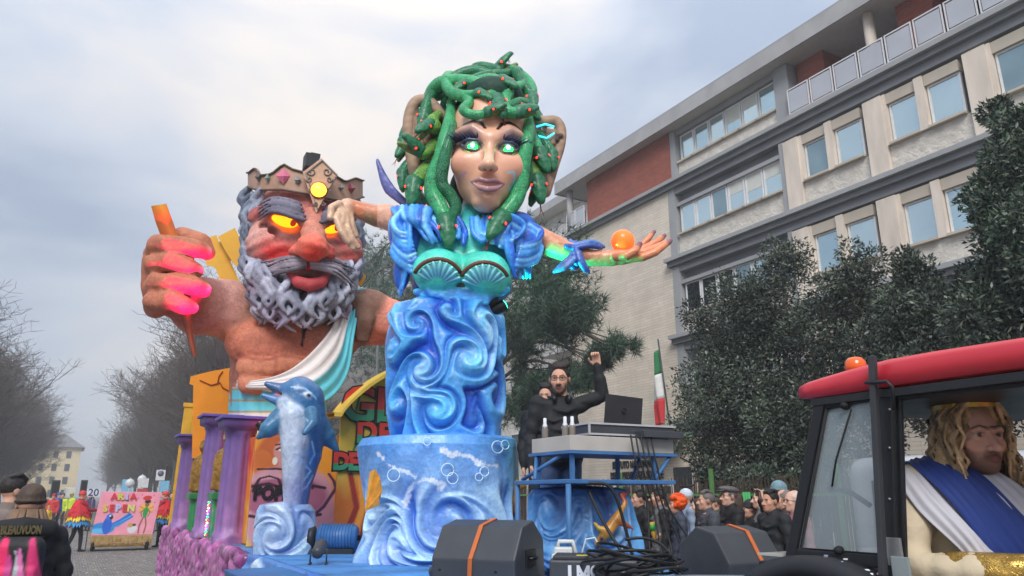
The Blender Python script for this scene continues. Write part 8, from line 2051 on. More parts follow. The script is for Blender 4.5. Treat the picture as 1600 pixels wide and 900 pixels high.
vs_ = [Vector((HW - 0.005, 2.12 - O.y, 1.98)), Vector((HW - 0.005, 2.2 - O.y, 1.4)), Vector((HW - 0.005, 1.47 - O.y, 1.4)), Vector((HW - 0.005, 1.47 - O.y, 1.98))]
M_pane2 = mat('clear cab glass', (150, 160, 165), rough=0.04, var=0.03, alpha=0.16, spec=0.6)
o = link('window_pane', npmesh('window_pane', vs_, [[0, 1, 2, 3]], False), M_pane2, Tr); so = o.modifiers.new('thickness', 'SOLIDIFY'); so.thickness = 0.005
vs_ = [Vector((-HW + 0.05, 2.14 - O.y, 1.97)), Vector((HW - 0.06, 2.14 - O.y, 1.97)), Vector((HW - 0.06, 2.22 - O.y, 1.38)), Vector((-HW + 0.05, 2.22 - O.y, 1.38))]
o = link('rear_pane', npmesh('rear_pane', vs_, [[0, 1, 2, 3]], False), M_pane2, Tr); so = o.modifiers.new('thickness', 'SOLIDIFY'); so.thickness = 0.005
Yw = 2.12; zw = 0.62
for sx in (-1, 1):
 vs_, fs_ = [], []; NA = 26
 for i in range(NA + 1):
  a = math.radians(-8 + 180 * i / NA); R0 = 0.76
  for x, rr in ((-0.17, 0), (0.15, 0.02), (0.17, -0.02), (0.17, -0.09), (0.14, -0.05), (-0.17, -0.04)):
   vs_.append((sx * (HW - 0.02 + x * -1 * -1), Yw - O.y + (R0 + rr) * math.cos(a) * 0.86, zw + (R0 + rr) * math.sin(a) * 0.965))
 fs_ = [[i * 6 + k, i * 6 + (k + 1) % 6, i * 6 + 6 + (k + 1) % 6, i * 6 + 6 + k] for i in range(NA) for k in range(6)]
 fd = link('fender', fix_normals(npmesh('fender', vs_, fs_, True)), M_tblk, Tr)
 if sx < 0:
  r = random.Random(8)
  for i in range(40):
   a = math.radians(r.uniform(60, 118)); x = -HW + 0.02 + r.uniform(-0.13, 0.13)
   MB().box((x, Yw - O.y + 0.772 * math.cos(a) * 0.86, zw + 0.775 * math.sin(a) * 0.965), (0.008, 0.006, 0.0015), rotz(r.uniform(0, 3)) @ rotx(math.pi / 2 - a)).build('confetti_piece', mat(['white paper', 'blue paper', 'pink paper'][i % 3], [(230, 230, 228), (150, 190, 220), (226, 170, 180)][i % 3], rough=0.7, var=0), fd)
 w = MB().lathe([(0.36, -0.15), (0.55, -0.15), (0.62, -0.11), (0.64, 0.0), (0.62, 0.11), (0.55, 0.15), (0.36, 0.15)], (sx * (HW - 0.06), Yw - O.y, 0.645), 40, M=roty(math.pi / 2)).build('wheel', MATS['tyre rubber'], Tr)
 m = MB()
 for i in range(22):
  a = 2 * math.pi * i / 22
  for s2 in (-1, 1): m.bar((sx * (HW - 0.06) + s2 * 0.01, Yw - O.y + 0.635 * math.cos(a), 0.645 + 0.635 * math.sin(a)), (sx * (HW - 0.06) + s2 * 0.14, Yw - O.y + 0.61 * math.cos(a + 0.14), 0.645 + 0.61 * math.sin(a + 0.14)), 0.04, 0.05)
 tag(m.build('lugs', MATS['tyre rubber'], w), kind='stuff')
 MB().lathe([(0.05, -0.10), (0.34, -0.12), (0.37, -0.14), (0.37, 0.14), (0.34, 0.12), (0.05, 0.10)], (sx * (HW - 0.06), Yw - O.y, 0.645), 28, M=roty(math.pi / 2)).build('rim', mat('cream rim', (196, 190, 176), rough=0.5), w)
 fw = MB().lathe([(0.22, -0.10), (0.36, -0.10), (0.40, -0.06), (0.40, 0.06), (0.36, 0.10), (0.22, 0.10)], (sx * (HW - 0.05), -1.0 - O.y, 0.41), 32, M=roty(math.pi / 2)).build('wheel', MATS['tyre rubber'], Tr)
 MB().lathe([(0.05, -0.07), (0.22, -0.09), (0.22, 0.09), (0.05, 0.07)], (sx * (HW - 0.05), -1.0 - O.y, 0.41), 22, M=roty(math.pi / 2)).build('rim', MATS['cream rim'], fw)
MB().lohi((-0.30, -1.7 - O.y, 0.62), (0.30, 0.36 - O.y, 1.28), 0.06).build('bonnet', M_red, Tr)
MB().lohi((-0.22, -1.5 - O.y, 0.42), (0.22, 2.3 - O.y, 0.618), 0.03).build('chassis', M_tblk, Tr)
MB().lohi((-HW + 0.04, 0.40 - O.y, 0.70), (HW - 0.04, 1.30 - O.y, 0.76), 0.01).build('cab_floor', M_tblk, Tr)
MB().lohi((-0.36, 0.38 - O.y, 0.80), (0.36, 0.60 - O.y, 1.30), 0.03).build('dashboard', M_tblk, Tr)
MB().lohi((-0.26, 1.42 - O.y, 0.86), (0.26, 1.92 - O.y, 1.0), 0.04).build('seat', M_rub, Tr); MB().box((0, 1.93 - O.y, 1.22), (0.24, 0.05, 0.24), rotx(-0.12), 0.04).build('seat_back', M_rub, Tr)
MB().tube([Vector((0.17 * math.cos(a), 0.80 - O.y + 0.15 * math.sin(a), 1.30 + 0.09 * math.sin(a))) for a in np.linspace(0, 6.283, 25)], 0.013, 8).tube([(0, 0.80 - O.y, 1.30), (0, 0.62 - O.y, 1.18)], 0.02, 8).tube([(-0.17, 0.80 - O.y, 1.30), (0.17, 0.80 - O.y, 1.30)], 0.011, 6).build('steering_wheel', M_rub, Tr)
m = MB()
for i in range(5): m.bar(pl(1196 + 0, 866, XT) + Vector((0.0, 0.03 - 0.03 * i, 0.0)), pl(1196, 866, XT) + Vector((0.22, 0.03 - 0.03 * i, 0.0)), 0.012, 0.008)
p0 = pl(1196, 866, XT); m.bar(p0 + Vector((0.0, 0.04, 0)), p0 + Vector((0, -0.10, 0)), 0.014, 0.009); m.bar(p0 + Vector((0.22, 0.04, 0)), p0 + Vector((0.22, -0.10, 0)), 0.014, 0.009)
m.bar(p0 + Vector((0.1, -0.1, 0)), p0 + Vector((0.1, -0.2, -0.12)), 0.014, 0.01)
m.build('rear_grille', mat('pale grille', (176, 176, 168), rough=0.5), Tr)
MB().lohi((-HW + 0.03, 2.24 - O.y, 1.27), (HW - 0.03, 2.52 - O.y, 1.32), 0.01).build('rear_shelf', M_tblk, Tr)
MB().lohi((-0.05, 2.3 - O.y, 0.50), (0.05, 2.95 - O.y, 0.58)).build('hitch', M_tblk, Tr)
for px, py in ((1520, 640), (1470, 668)): MB().tube([pl(px - 20, py - 10, XT + 0.5), pl(px, py, XT + 0.5), pl(px + 4, py + 12, XT + 0.5)], 0.012, 8).build('lever', M_rub, Tr)
# ------------------------------------------------------------------ driver in costume
dp = onx(1499, 700, 3.14); FC = math.radians(208); s0 = 1.96
def dextra(f, S, s):
 f.cone(S(-0.185, 0.01, 1.41), S(-0.255, -0.02, 1.27), 0.076 * s, 0.070 * s, (206, 190, 164), 0.03)
BEI = (206, 190, 162)
AE, AW, BE, BW = (-0.27, -0.06, 1.14), (-0.03, -0.34, 1.165), (0.25, -0.16, 1.18), (0.17, -0.42, 1.20)
t, S, P, hc = person('driver in long wavy blond wig, crown and blue and white toga', dp.x, dp.y, 0.05, FC, s0, top=BEI, sleeve=BEI, legs=(198, 196, 204), hair=None, beard=((96, 68, 52), 0.8), skin=(222, 170, 148), head_yaw=0.0, res=0.0075,
 arms={-1: (AE, AW, (0.8, -0.45, 0.02), (0, -0.2, -1), 0.55), 1: (BE, BW, (0.3, -0.6, 0.05), (0, -0.2, -1), 0.55)}, hoff=(0.01, -0.05, -0.03), hs=1.06,
 legpose={-1: ((-0.10, 0.02, 0.90), (-0.13, -0.42, 0.86), (-0.13, -0.46, 0.48)), 1: ((0.10, 0.02, 0.90), (0.13, -0.42, 0.86), (0.13, -0.46, 0.48))}, extra=dextra, bulk=1.08, collar=(196, 178, 150))
clear_id(t)
s = s0 / 1.75
def cloth_strip(name, ctr, half, col, folds, seed):
 C_ = spline([S(*p) for p in ctr], 6); Hh = spline([Vector(h_) * s for h_ in half], 6); vs, fs = [], []; NV = 26
 for i, (c, h_) in enumerate(zip(C_, Hh)):
  tg = (C_[min(i + 1, len(C_) - 1)] - C_[max(i - 1, 0)]).normalized(); nn = tg.cross(h_).normalized()
  if nn.dot(c - S(0, 0.02, c.z / s)) < 0: nn = -nn
  for j in range(NV + 1):
   v = -1 + 2 * j / NV; vs.append(c + h_ * v + nn * (0.005 * math.sin(v * folds * 0.6 + i * 0.2 + seed) + 0.003 * math.sin(v * folds * 2.3 - i * 0.2)) + nn * (0.022 - 0.018 * v * v))
 n = len(C_); fs = [[i * (NV + 1) + j, i * (NV + 1) + j + 1, (i + 1) * (NV + 1) + j + 1, (i + 1) * (NV + 1) + j] for i in range(n - 1) for j in range(NV)]
 o = link(name, npmesh(name, vs, np.array(fs), True), mat('cloth ' + name, col, rough=0.7, var=0.08, vscale=8, sheen=0.2), t); so = o.modifiers.new('thickness', 'SOLIDIFY'); so.thickness = 0.006
cloth_strip('blue_sash', ((-0.10, 0.12, 1.42), (-0.13, 0.02, 1.505), (-0.10, -0.125, 1.43), (-0.02, -0.185, 1.28), (0.08, -0.195, 1.12), (0.15, -0.16, 0.98)), ((-0.07, 0, 0.0), (-0.075, 0, 0.0), (-0.075, -0.01, -0.035), (-0.075, 0.0, -0.05), (-0.07, 0.03, -0.045), (-0.06, 0.04, -0.04)), (36, 62, 138), 9, 0)
cloth_strip('white_drape', ((-0.02, 0.12, 1.44), (-0.03, 0.02, 1.495), (0.0, -0.115, 1.43), (0.07, -0.165, 1.32), (0.14, -0.16, 1.18), (0.19, -0.12, 1.05)), ((-0.06, 0, 0.0), (-0.06, 0, 0.0), (-0.06, -0.01, -0.03), (-0.06, 0.0, -0.05), (-0.05, 0.03, -0.05), (-0.05, 0.04, -0.04)), (206, 204, 212), 7, 2)
cloth_strip('white_drape', ((-0.17, 0.13, 1.36), (-0.21, 0.05, 1.465), (-0.225, -0.03, 1.455), (-0.20, -0.10, 1.37), (-0.13, -0.165, 1.25), (-0.06, -0.18, 1.14)), ((-0.05, 0, -0.02), (-0.05, 0, -0.03), (-0.045, -0.01, -0.035), (-0.04, 0.0, -0.04), (-0.03, 0.01, -0.03), (-0.02, 0.02, -0.02)), (206, 204, 212), 5, 4)
r = random.Random(21); f = Field(np.array(hc) - np.array([0.30, 0.22, 0.46]), np.array(hc) + np.array([0.30, 0.24, 0.22]), 0.0062)
WG = (186, 156, 118)
f.ell(P(0, 0.025, 0.055), (0.092 * s, 0.105 * s, 0.095 * s), WG); f.ell(P(0, -0.10, 0.0), (0.062 * s, 0.068 * s, 0.088 * s), None, 0.012, sub=True)
for i in range(110):
 sx = -1 if i % 2 else 1; a = r.uniform(0.85, 2.7); x0 = sx * math.sin(a) * 0.090; y0 = 0.02 - 0.098 * math.cos(a); ln = r.uniform(0.24, 0.36); pts = []
 ph = r.uniform(0, 6); sp_ = r.uniform(1.15, 1.75)
 for j in range(9):
  u = j / 8; pts.append(P(x0 * (0.75 + sp_ * 0.55 * u + 0.26 * math.sin(u * 11 + ph)), y0 * (0.85 + 0.35 * u) + 0.024 * math.sin(u * 12 + ph), 0.105 - ln * u - 0.02 * u * u))
 q0 = r.uniform(0.62, 1.35); c = tuple(min(255, int(v * q0)) for v in WG)
 f.tube(pts, list(np.linspace(0.0085, 0.004, 9) * s), c, 0.002)
for i in range(16):
 sx = -1 if i % 2 else 1; q0 = r.uniform(0.7, 1.3); k = i // 2; ph = r.uniform(0, 6)
 f.tube([P(sx * (0.008 + 0.004 * k), -0.05, 0.148), P(sx * (0.04 + 0.004 * k), -0.085 + 0.008 * k, 0.125)] + [P(sx * (0.078 + 0.004 * k + 0.012 * math.sin(u * 12 + ph) + 0.03 * u), -0.07 + 0.011 * k + 0.012 * math.cos(u * 12 + ph), 0.07 - (0.24 + 0.01 * k) * u) for u in np.linspace(0, 1, 8)], list(np.linspace(0.0075, 0.0035, 10) * s), tuple(int(v * q0) for v in WG), 0.002)
link('wig', f.mesh('wig'), mat('blond wig', attr='Col', rough=0.5, var=0.3, vscale=20, bump=0.5, bscale=50), t)
m = MB()
for i in range(11):
 a = -1.9 + 3.8 * i / 10; c_ = lambda rr, z: P(rr * math.sin(a), 0.02 - rr * 1.1 * math.cos(a), z)
 a2 = a + 0.19; d_ = lambda rr, z: P(rr * math.sin(a2), 0.02 - rr * 1.1 * math.cos(a2), z); a3 = a - 0.19; e_ = lambda rr, z: P(rr * math.sin(a3), 0.02 - rr * 1.1 * math.cos(a3), z)
 m.add([e_(0.096, 0.098), d_(0.096, 0.098), d_(0.098, 0.112), c_(0.104, 0.145), e_(0.098, 0.112)], [(0, 1, 2, 3, 4)])
o = m.build('crown', mat('gold costume crown', (190, 150, 60), rough=0.3, metal=0.6, var=0.2), t); so = o.modifiers.new('thickness', 'SOLIDIFY'); so.thickness = 0.004
M_scale = scaly('gold sequin bracer', (196, 158, 80), (70, 52, 24), 120, 0.25); M_scale.node_tree.nodes['Principled BSDF'].inputs['Metallic'].default_value = 0.55
for e_, w_ in ((S(*AE), S(*AW)), (S(*BE), S(*BW))):
 MB().tube([e_.lerp(w_, 0.30), e_.lerp(w_, 0.5), e_.lerp(w_, 0.75), e_.lerp(w_, 1.02)], [0.058 * s, 0.058 * s, 0.052 * s, 0.046 * s], 18).build('bracer', M_scale, t)
# ================================================================== LEFT OF THE STREET
p = atd(42, 820, 6.0)
def bextra(f, S, s):
 for i in range(7):
  z = 0.72 + 0.105 * i
  for a0 in np.linspace(0, 6.283, 15)[:-1]: f.ell(S(0.165 * math.sin(a0), 0.13 * math.cos(a0), z), (0.052 * s, 0.048 * s, 0.060 * s), (24, 25, 29), 0.02)
 f.tube([S(-0.16, 0.0, 1.42), S(-0.14, 0.11, 1.46), S(0, 0.16, 1.47), S(0.14, 0.11, 1.46), S(0.16, 0.0, 1.42)], [0.045 * s, 0.065 * s, 0.075 * s, 0.065 * s, 0.045 * s], (22, 23, 27), 0.03)
t, S, P, hc = person('person in black quilted coat and brown hat with pink and black backpack', p.x, p.y, 0.006, math.radians(4), 1.66, top=(24, 25, 29), legs=(40, 44, 54), hair=('beanie', (74, 58, 48)), bulk=1.02, res=0.011, extra=bextra, gloves=(26, 27, 31),
 arms={-1: ((-0.27, -0.02, 1.16), (-0.16, -0.30, 1.36), (0.3, -0.3, 1), (0, -1, 0), 0.5), 1: ((0.27, 0.02, 1.12), (0.25, -0.18, 0.95), (0, -0.4, -1), (-1, 0, 0), 0.4)}); clear_id(t)
m = MB(); r = random.Random(2)
for i in range(46):
 a = r.uniform(0.4, 5.9); x, y = 0.085 * math.sin(a), 0.03 - 0.085 * math.cos(a)
 if y < -0.03: continue
 m.tube([P(x, y, -0.02), P(x * 1.4, y * 1.2, -0.10), P(x * 1.5 + 0.02, y + 0.05, -0.16), P(x * 1.5 + 0.05, y + 0.10, -0.19)], [0.012, 0.013, 0.010, 0.004], 5)
m.build('hair', mat('light brown hair', (120, 96, 76), rough=0.6, var=0.25, vscale=20), t)
o = link('lettering', text_mesh('BLEAUVUON', 0.085, 0.002, 0.004), mat('gold glitter print', (110, 98, 66), rough=0.3, metal=0.5, var=0.5, vscale=60), t)
o.rotation_euler = (math.pi / 2, 0, math.pi); o.location = S(0, 0.254, 1.462); o.scale = (0.44, 0.8, 1)
bpk = thing('backpack', 'pink, magenta and black patterned backpack worn over the quilted coat', 'backpack', (0, 0, 0)); bpk.matrix_world = Matrix.Translation((p.x, p.y, 0.006)) @ Matrix.Rotation(-math.radians(4) + math.pi, 4, 'Z')
f = Field((-0.22, 0.10, 0.72), (0.22, 0.46, 1.45), 0.012)
f.box(S(0, 0.26, 1.16), (0.15, 0.085, 0.25), 0.07, (26, 26, 30)); f.box(S(0, 0.335, 1.08), (0.125, 0.03, 0.15), 0.025, (30, 30, 34), 0.01)
def pbk(V, C):
 for x0, z0, x1, z1, w, c in ((-0.08, 1.40, -0.12, 0.92, 0.05, (206, 50, 110)), (0.07, 1.40, 0.11, 0.95, 0.055, (226, 40, 100)), (-0.02, 1.34, -0.05, 0.9, 0.03, (214, 110, 170)), (0.03, 1.3, 0.05, 0.88, 0.035, (190, 60, 130)), (0.0, 1.34, 0.0, 1.1, 0.012, (170, 174, 180)), (-0.13, 1.0, -0.02, 0.88, 0.03, (196, 60, 140))):
  brush(V, C, [S(x0, 0, z0), S((x0 + x1) / 2 - 0.02, 0, (z0 + z1) / 2), S(x1, 0, z1)], [w * 0.4, w, w * 0.5], c, 1.0)
 return C
link('bag', f.mesh('bag', pbk), mat('backpack fabric', attr='Col', rough=0.6, var=0.12, vscale=12, bump=0.2, bscale=40), bpk)
for sx in (-1, 1):
 MB().tube([S(sx * 0.10, 0.20, 1.38), S(sx * 0.15, 0.05, 1.50), S(sx * 0.16, -0.14, 1.36), S(sx * 0.17, -0.10, 1.10)], 0.018, 8).build('strap', mat('black strap', (24, 24, 28), rough=0.7), bpk)
 MB().tube([S(sx * 0.09, 0.31, 1.36), S(sx * 0.10, 0.352, 1.14), S(sx * 0.09, 0.35, 0.96)], 0.005, 5).build('zip', mat('silver zip', (150, 152, 156), rough=0.3, metal=0.6), bpk)
p = atd(14, 800, 7.4)
t, S, P, hc = person('dark haired person in taupe jacket in profile beside the backpacker', p.x, p.y, 0.006, math.radians(70), 1.76, top=(112, 100, 94), hair=('short', (34, 28, 26)), beard=((60, 46, 40), 0.6), hood=(118, 106, 100), res=0.014, bulk=1.12); clear_id(t)
p = atd(-24, 800, 8.4)
t, S, P, hc = person('person in olive coat at the kerb', p.x, p.y, 0.006, math.radians(30), 1.68, top=(90, 84, 66), hair=('long', (80, 60, 46)), res=0.02); clear_id(t)
CF = Frame(*atd(190, 850, 26.5).xy)
ck = CF.k
Ct = frame_thing('painted_board_cart', 'pink painted parrot and dancer board on a low straw cart', 'cart', CF)
L0, R0_, T0, B0 = CF.q((143, 770)), CF.q((243, 770)), CF.q((190, 769)), CF.q((190, 836))
W0, W1, Z0, Z1 = CF.q((142, 836)).x, CF.q((238, 836)).x, B0.z, T0.z
def banner(u, v):
 C = np.zeros((*u.shape, 3)) + lin((232, 152, 172)); asp = 1.45
 C = mixc(C, ell_m(u, v, (0.16, 0.16), (0.19, 0.13), rot=-0.1), (44, 140, 214)); C = mixc(C, ell_m(u, v, (0.10, 0.10), (0.13, 0.06)), (96, 184, 236))
 for i in range(7): C = stroke(C, u, v, [(0.26, 0.16 + 0.012 * i), (0.40, 0.22 + 0.02 * i), (0.60 - 0.02 * abs(i - 3), 0.36 + 0.022 * i)], 0.026, [(36, 120, 206), (84, 170, 232), (30, 100, 190)][i % 3], asp)
 C = mixc(C, ell_m(u, v, (0.22, 0.22), (0.075, 0.20), rot=0.05), (40, 96, 200)); C = mixc(C, ell_m(u, v, (0.23, 0.42), (0.055, 0.07)), (50, 110, 210)); C = mixc(C, ell_m(u, v, (0.26, 0.40), (0.028, 0.045)), (36, 34, 40)); C = mixc(C, ell_m(u, v, (0.235, 0.44), (0.014, 0.02)), (235, 235, 235))
 C = mixc(C, ell_m(u, v, (0.64, 0.14), (0.08, 0.10)), (206, 206, 214)); C = mixc(C, ell_m(u, v, (0.60, 0.22), (0.05, 0.05)), (200, 150, 90)); C = mixc(C, ell_m(u, v, (0.66, 0.23), (0.03, 0.03)), (60, 60, 66))
 for i in range(11):
  a = -0.5 + 4.1 * i / 10; C = stroke(C, u, v, [(0.80, 0.58), (0.80 + 0.12 * math.cos(a), 0.60 + 0.17 * math.sin(a))], 0.022, (232, 184, 50) if i % 2 else (206, 150, 40), asp)
 for sx in (-1, 1):
  C = stroke(C, u, v, [(0.80 + sx * 0.02, 0.40), (0.80 + sx * 0.055, 0.22), (0.80 + sx * 0.045, 0.04)], 0.022, (138, 92, 66), asp); C = stroke(C, u, v, [(0.80 + sx * 0.03, 0.60), (0.80 + sx * 0.075, 0.52), (0.80 + sx * 0.05, 0.42)], 0.014, (138, 92, 66), asp)
 C = mixc(C, ell_m(u, v, (0.80, 0.52), (0.042, 0.13)), (40, 150, 70)); C = mixc(C, ell_m(u, v, (0.80, 0.70), (0.032, 0.05)), (130, 88, 66)); C = mixc(C, ell_m(u, v, (0.80, 0.78), (0.05, 0.05)), (30, 24, 24)); C = mixc(C, ell_m(u, v, (0.78, 0.86), (0.075, 0.055), rot=0.2), (200, 50, 50))
 for x, y in ((0.62, 0.85), (0.92, 0.75), (0.88, 0.92), (0.58, 0.7), (0.68, 0.93)): C = mixc(C, ell_m(u, v, (x, y), (0.012, 0.016)), (214, 70, 110))
 C = mixc(C, ell_m(u, v, (0.44, 0.80), (0.05, 0.025), rot=-0.4), (50, 120, 70)); C = mixc(C, ell_m(u, v, (0.38, 0.79), (0.035, 0.02), rot=0.4), (206, 90, 120))
 return C
bo = mural('board', Ct, [(W0, 0, Z0), (W1, 0, Z0 + 0.0), (W1 + 0.12, 0.0, Z1), (W0 + 0.12, 0.0, Z1 + 0.02)], 200, 140, banner, 0.03)
wd = W1 - W0; ht = Z1 - Z0
for txt, v, u0, sz in (('ARIA', 0.89, 0.24, 0.25), ('SEPEN', 0.62, 0.12, 0.27)):
 for i, ch in enumerate(txt):
  c = [(206, 48, 60), (196, 196, 80), (170, 180, 226), (206, 48, 60), (214, 200, 110)][i] if txt == 'ARIA' else [(214, 190, 90), (206, 48, 60), (180, 190, 230), (206, 48, 60), (206, 210, 110)][i]
  o = link('letter', text_mesh(ch, sz, 0.004, 0.014), mat('poster letter %d %d' % (c[0], c[1]), c, rough=0.6, var=0.05), Ct); o.rotation_euler = (math.pi / 2, 0, 0); o.location = (W0 + 0.08 + wd * (u0 + 0.105 * i), -0.04, Z0 + ht * v)
MB().lohi((W0 + 0.02, 0.05, Z0 - 0.34), (W1 - 0.02, 0.95, Z0 - 0.24)).build('cart_bed', mat('ochre cart bed', (186, 144, 56), rough=0.8, var=0.2), Ct)
m = MB(); r = random.Random(6)
for i in range(260): x = r.uniform(W0, W1); m.bar((x, -0.005, Z0 - 0.02), (x + r.uniform(-0.03, 0.03), -0.03 - r.uniform(0, 0.02), Z0 - r.uniform(0.2, 0.32)), 0.012)
tag(m.build('straw_fringe', mat('straw', (164, 136, 92), rough=0.9, var=0.3, vscale=8), Ct), kind='stuff')
MB().lohi((W0, 0.0, Z0 - 0.2), (W1, 0.06, Z0 - 0.01)).build('rail', MATS['ochre cart bed'], Ct)
for x in (W0 + 0.08, W1 - 0.12):
 for y in (0.1, 0.85):
  hz = max(0.17, (Z0 - 0.34) * 0.5); MB().lathe([(0.03, -0.05), (hz - 0.03, -0.05), (hz, -0.03), (hz, 0.03), (hz - 0.03, 0.05), (0.03, 0.05)], (x, y, hz + 0.005), 20, M=roty(math.pi / 2)).build('wheel', MATS['tyre rubber'], Ct)
  MB().tube([(x, y, hz), (x, y, Z0 - 0.3)], 0.02, 6).build('axle_post', M_steel, Ct)
def feather_cape(t, S, seed, top=(196, 30, 44)):
 r = random.Random(seed); vs, fs, cs = [], [], []
 for row, (z, rr, c, ln) in enumerate(((1.48, 0.17, top, 0.24), (1.34, 0.23, top, 0.26), (1.20, 0.27, top, 0.24), (1.06, 0.29, (226, 190, 50), 0.22), (0.93, 0.29, (60, 140, 206), 0.22))):
  for i in range(26):
   a = 2 * math.pi * (i + 0.5 * (row % 2)) / 26 + r.uniform(-.05, .05)
   if abs(((a + math.pi) % (2 * math.pi)) - math.pi) > 2.75 and row > 0: continue
   b = S(rr * math.sin(a), rr * math.cos(a) * 0.85, z); d = Vector((math.sin(a) * 0.45, math.cos(a) * 0.45, -1)).normalized(); x = Vector((math.cos(a), -math.sin(a), 0)); L = ln * r.uniform(0.8, 1.25); k = len(vs)
   vs += [b - x * 0.02, b + x * 0.02, b + d * L * 0.6 + x * 0.04, b + d * L, b + d * L * 0.6 - x * 0.04]; fs.append([k, k + 1, k + 2, k + 3, k + 4]); cs += [lin(c) * r.uniform(0.75, 1.2)] * 5
 for i in range(9):
  b = S(-0.06 + 0.015 * i, 0.20, 0.95); d = Vector((-0.05 + 0.02 * i, 0.5, -1)).normalized(); k = len(vs); x = Vector((1, 0, 0)); L = 0.75 * r.uniform(0.8, 1.1)
  vs += [b - x * 0.02, b + x * 0.02, b + d * L * 0.7 + x * 0.05, b + d * L, b + d * L * 0.7 - x * 0.04]; fs.append([k, k + 1, k + 2, k + 3, k + 4]); cs += [lin((140, 26, 40))] * 5
 o = link('feather_cape', npmesh('feather_cape', vs, fs, False, np.array(cs)), mat('dyed feathers', attr='Col', rough=0.7, var=0.2, vscale=10), t); so = o.modifiers.new('thickness', 'SOLIDIFY'); so.thickness = 0.012; o['kind'] = 'stuff'
for px, dist, lab, fc in ((117, 26.6, 'walker in red, yellow and blue feather cape pushing the painted board', 75), (250, 27.6, 'walker in parrot feather cape at the far end of the board', -70)):
 p = atd(px, 850, dist); sg = 1 if fc > 0 else -1
 t, S, P, hc = person(lab, p.x, p.y, 0.006, math.radians(fc), 1.74, top=(150, 30, 44), legs=(24, 24, 28), hair=('beanie', (206, 60, 50)), res=0.026, arms={-1: ((-0.2, -0.2, 1.2), (-0.12, -0.48, 1.18), (0, -1, 0), (0, 0, -1), 0.5), 1: ((0.2, -0.2, 1.2), (0.12, -0.48, 1.18), (0, -1, 0), (0, 0, -1), 0.5)},
  legpose={-1: ((-0.09, 0, 0.9), (-0.10, -0.10, 0.48), (-0.10, -0.12, 0.07)), 1: ((0.09, 0, 0.9), (0.10, 0.06, 0.48), (0.10, 0.20, 0.08))}); clear_id(t); feather_cape(t, S, int(px))
NF = Frame(*atd(146, 770, 26.9).xy)
ns = frame_thing('number_sign', 'small white board with hand painted number held above the pink board', 'sign', NF)
a, b_ = NF.q((135, 776)), NF.q((157, 764)); MB().lohi((a.x, -0.01, a.z), (b_.x, 0.01, b_.z), 0.003).build('board', mat('white card', (206, 216, 232), rough=0.6, var=0.05), ns)
o = link('number', text_mesh('20', 0.30, 0.003, 0.004), mat('black marker', (60, 66, 86), rough=0.6, var=0), ns); o.rotation_euler = (math.pi / 2, 0, 0); o.location = ((a.x + b_.x) / 2, -0.014, (a.z + b_.z) / 2)
MB().tube([((a.x + b_.x) / 2, 0.02, 0.0), ((a.x + b_.x) / 2, 0.02, a.z + 0.02)], 0.015, 6).build('pole', mat('wood stick', (150, 120, 80), rough=0.8), ns)
lst = [(90, 44, 'marshal in yellow hi-vis vest by the sound truck', (200, 220, 60), 'short'), (104, 47, 'second marshal in yellow vest near the far float', (190, 214, 60), 'cap'), (76, 40, 'walker in red costume by the far speakers', (190, 50, 50), 'beanie'), (83, 42, 'walker in blue costume with yellow trim', (60, 100, 180), 'beanie'), (262, 33, 'onlooker in navy coat past the painted board', (50, 62, 92), 'short'), (256, 36, 'onlooker in grey coat past the painted board', (90, 90, 96), 'short'),
       (70, 38, 'child in yellow costume on the road', (220, 180, 50), 'beanie'), (135, 42, 'walker in indigo cloak behind the cart', (56, 60, 110), 'long'), (98, 50, 'onlooker in dark coat beside the far truck', (40, 42, 48), 'short'), (127, 52, 'onlooker in brown coat beside the far truck', (90, 70, 56), 'short'), (248, 40, 'onlooker in pale blue jacket near the float rear', (120, 150, 190), 'short'), (60, 46, 'onlooker in beige jacket on the left kerb', (150, 136, 116), 'short')]
for i, (px, d, lab, c, hr) in enumerate(lst):
 p = atd(px, 830, d)
 t, S, P, hc = person(lab, p.x, p.y, 0.006, math.radians(rng.uniform(120, 240)), 1.2 if 'child' in lab else rng.uniform(1.66, 1.8), top=c, hair=(hr, (50, 42, 38) if hr in ('short', 'long') else tuple(int(v * 0.8) for v in c)), res=0.034); clear_id(t)
TF = Frame(*atd(108, 800, 47).xy)
tk = frame_thing('sound_truck', 'far parade truck with two black speaker stacks', 'truck', TF)
def tz(px, py): return TF.q((px, py))
a, b_ = tz(84, 806), tz(138, 778); MB().lohi((a.x, 0, 0.5), (b_.x, 2.2, b_.z), 0.03).build('bed', mat('grey truck bed', (140, 140, 140), rough=0.7, var=0.15), tk)
MB().lohi((a.x - 0.3, -0.25, 0.45), (b_.x + 0.3, -0.02, 0.95), 0.03).build('straw_skirt', mat('brown skirt', (140, 110, 80), rough=0.9, var=0.25), tk)
for x0, x1, y0, y1 in ((77, 95, 750, 778), (123, 138, 750, 776)):
 a, b_ = tz(x0, y1), tz(x1, y0); MB().lohi((a.x, -0.1, a.z), (b_.x, 0.7, b_.z), 0.03).build('speaker', M_blk, tk); MB().lohi((a.x + 0.06, -0.125, a.z + 0.08), (b_.x - 0.06, -0.102, b_.z - 0.08)).build('grille', mat('grille black', (24, 25, 28), rough=0.8, var=0.3, vscale=20), tk)
a, b_ = tz(98, 778), tz(120, 762); MB().lohi((a.x, 0.3, a.z), (b_.x, 0.6, b_.z), 0.03).build('panel', M_soff, tk)
for x in (-0.7, 0.7): MB().lathe([(0.05, -0.1), (0.4, -0.1), (0.45, 0), (0.4, 0.1), (0.05, 0.1)], (x, 1.0, 0.455), 18, M=roty(math.pi / 2)).build('wheel', MATS['tyre rubber'], tk)
fg = frame_thing('smiling_mask', 'round pink papier mache face on top of the sound truck', 'mask', TF)
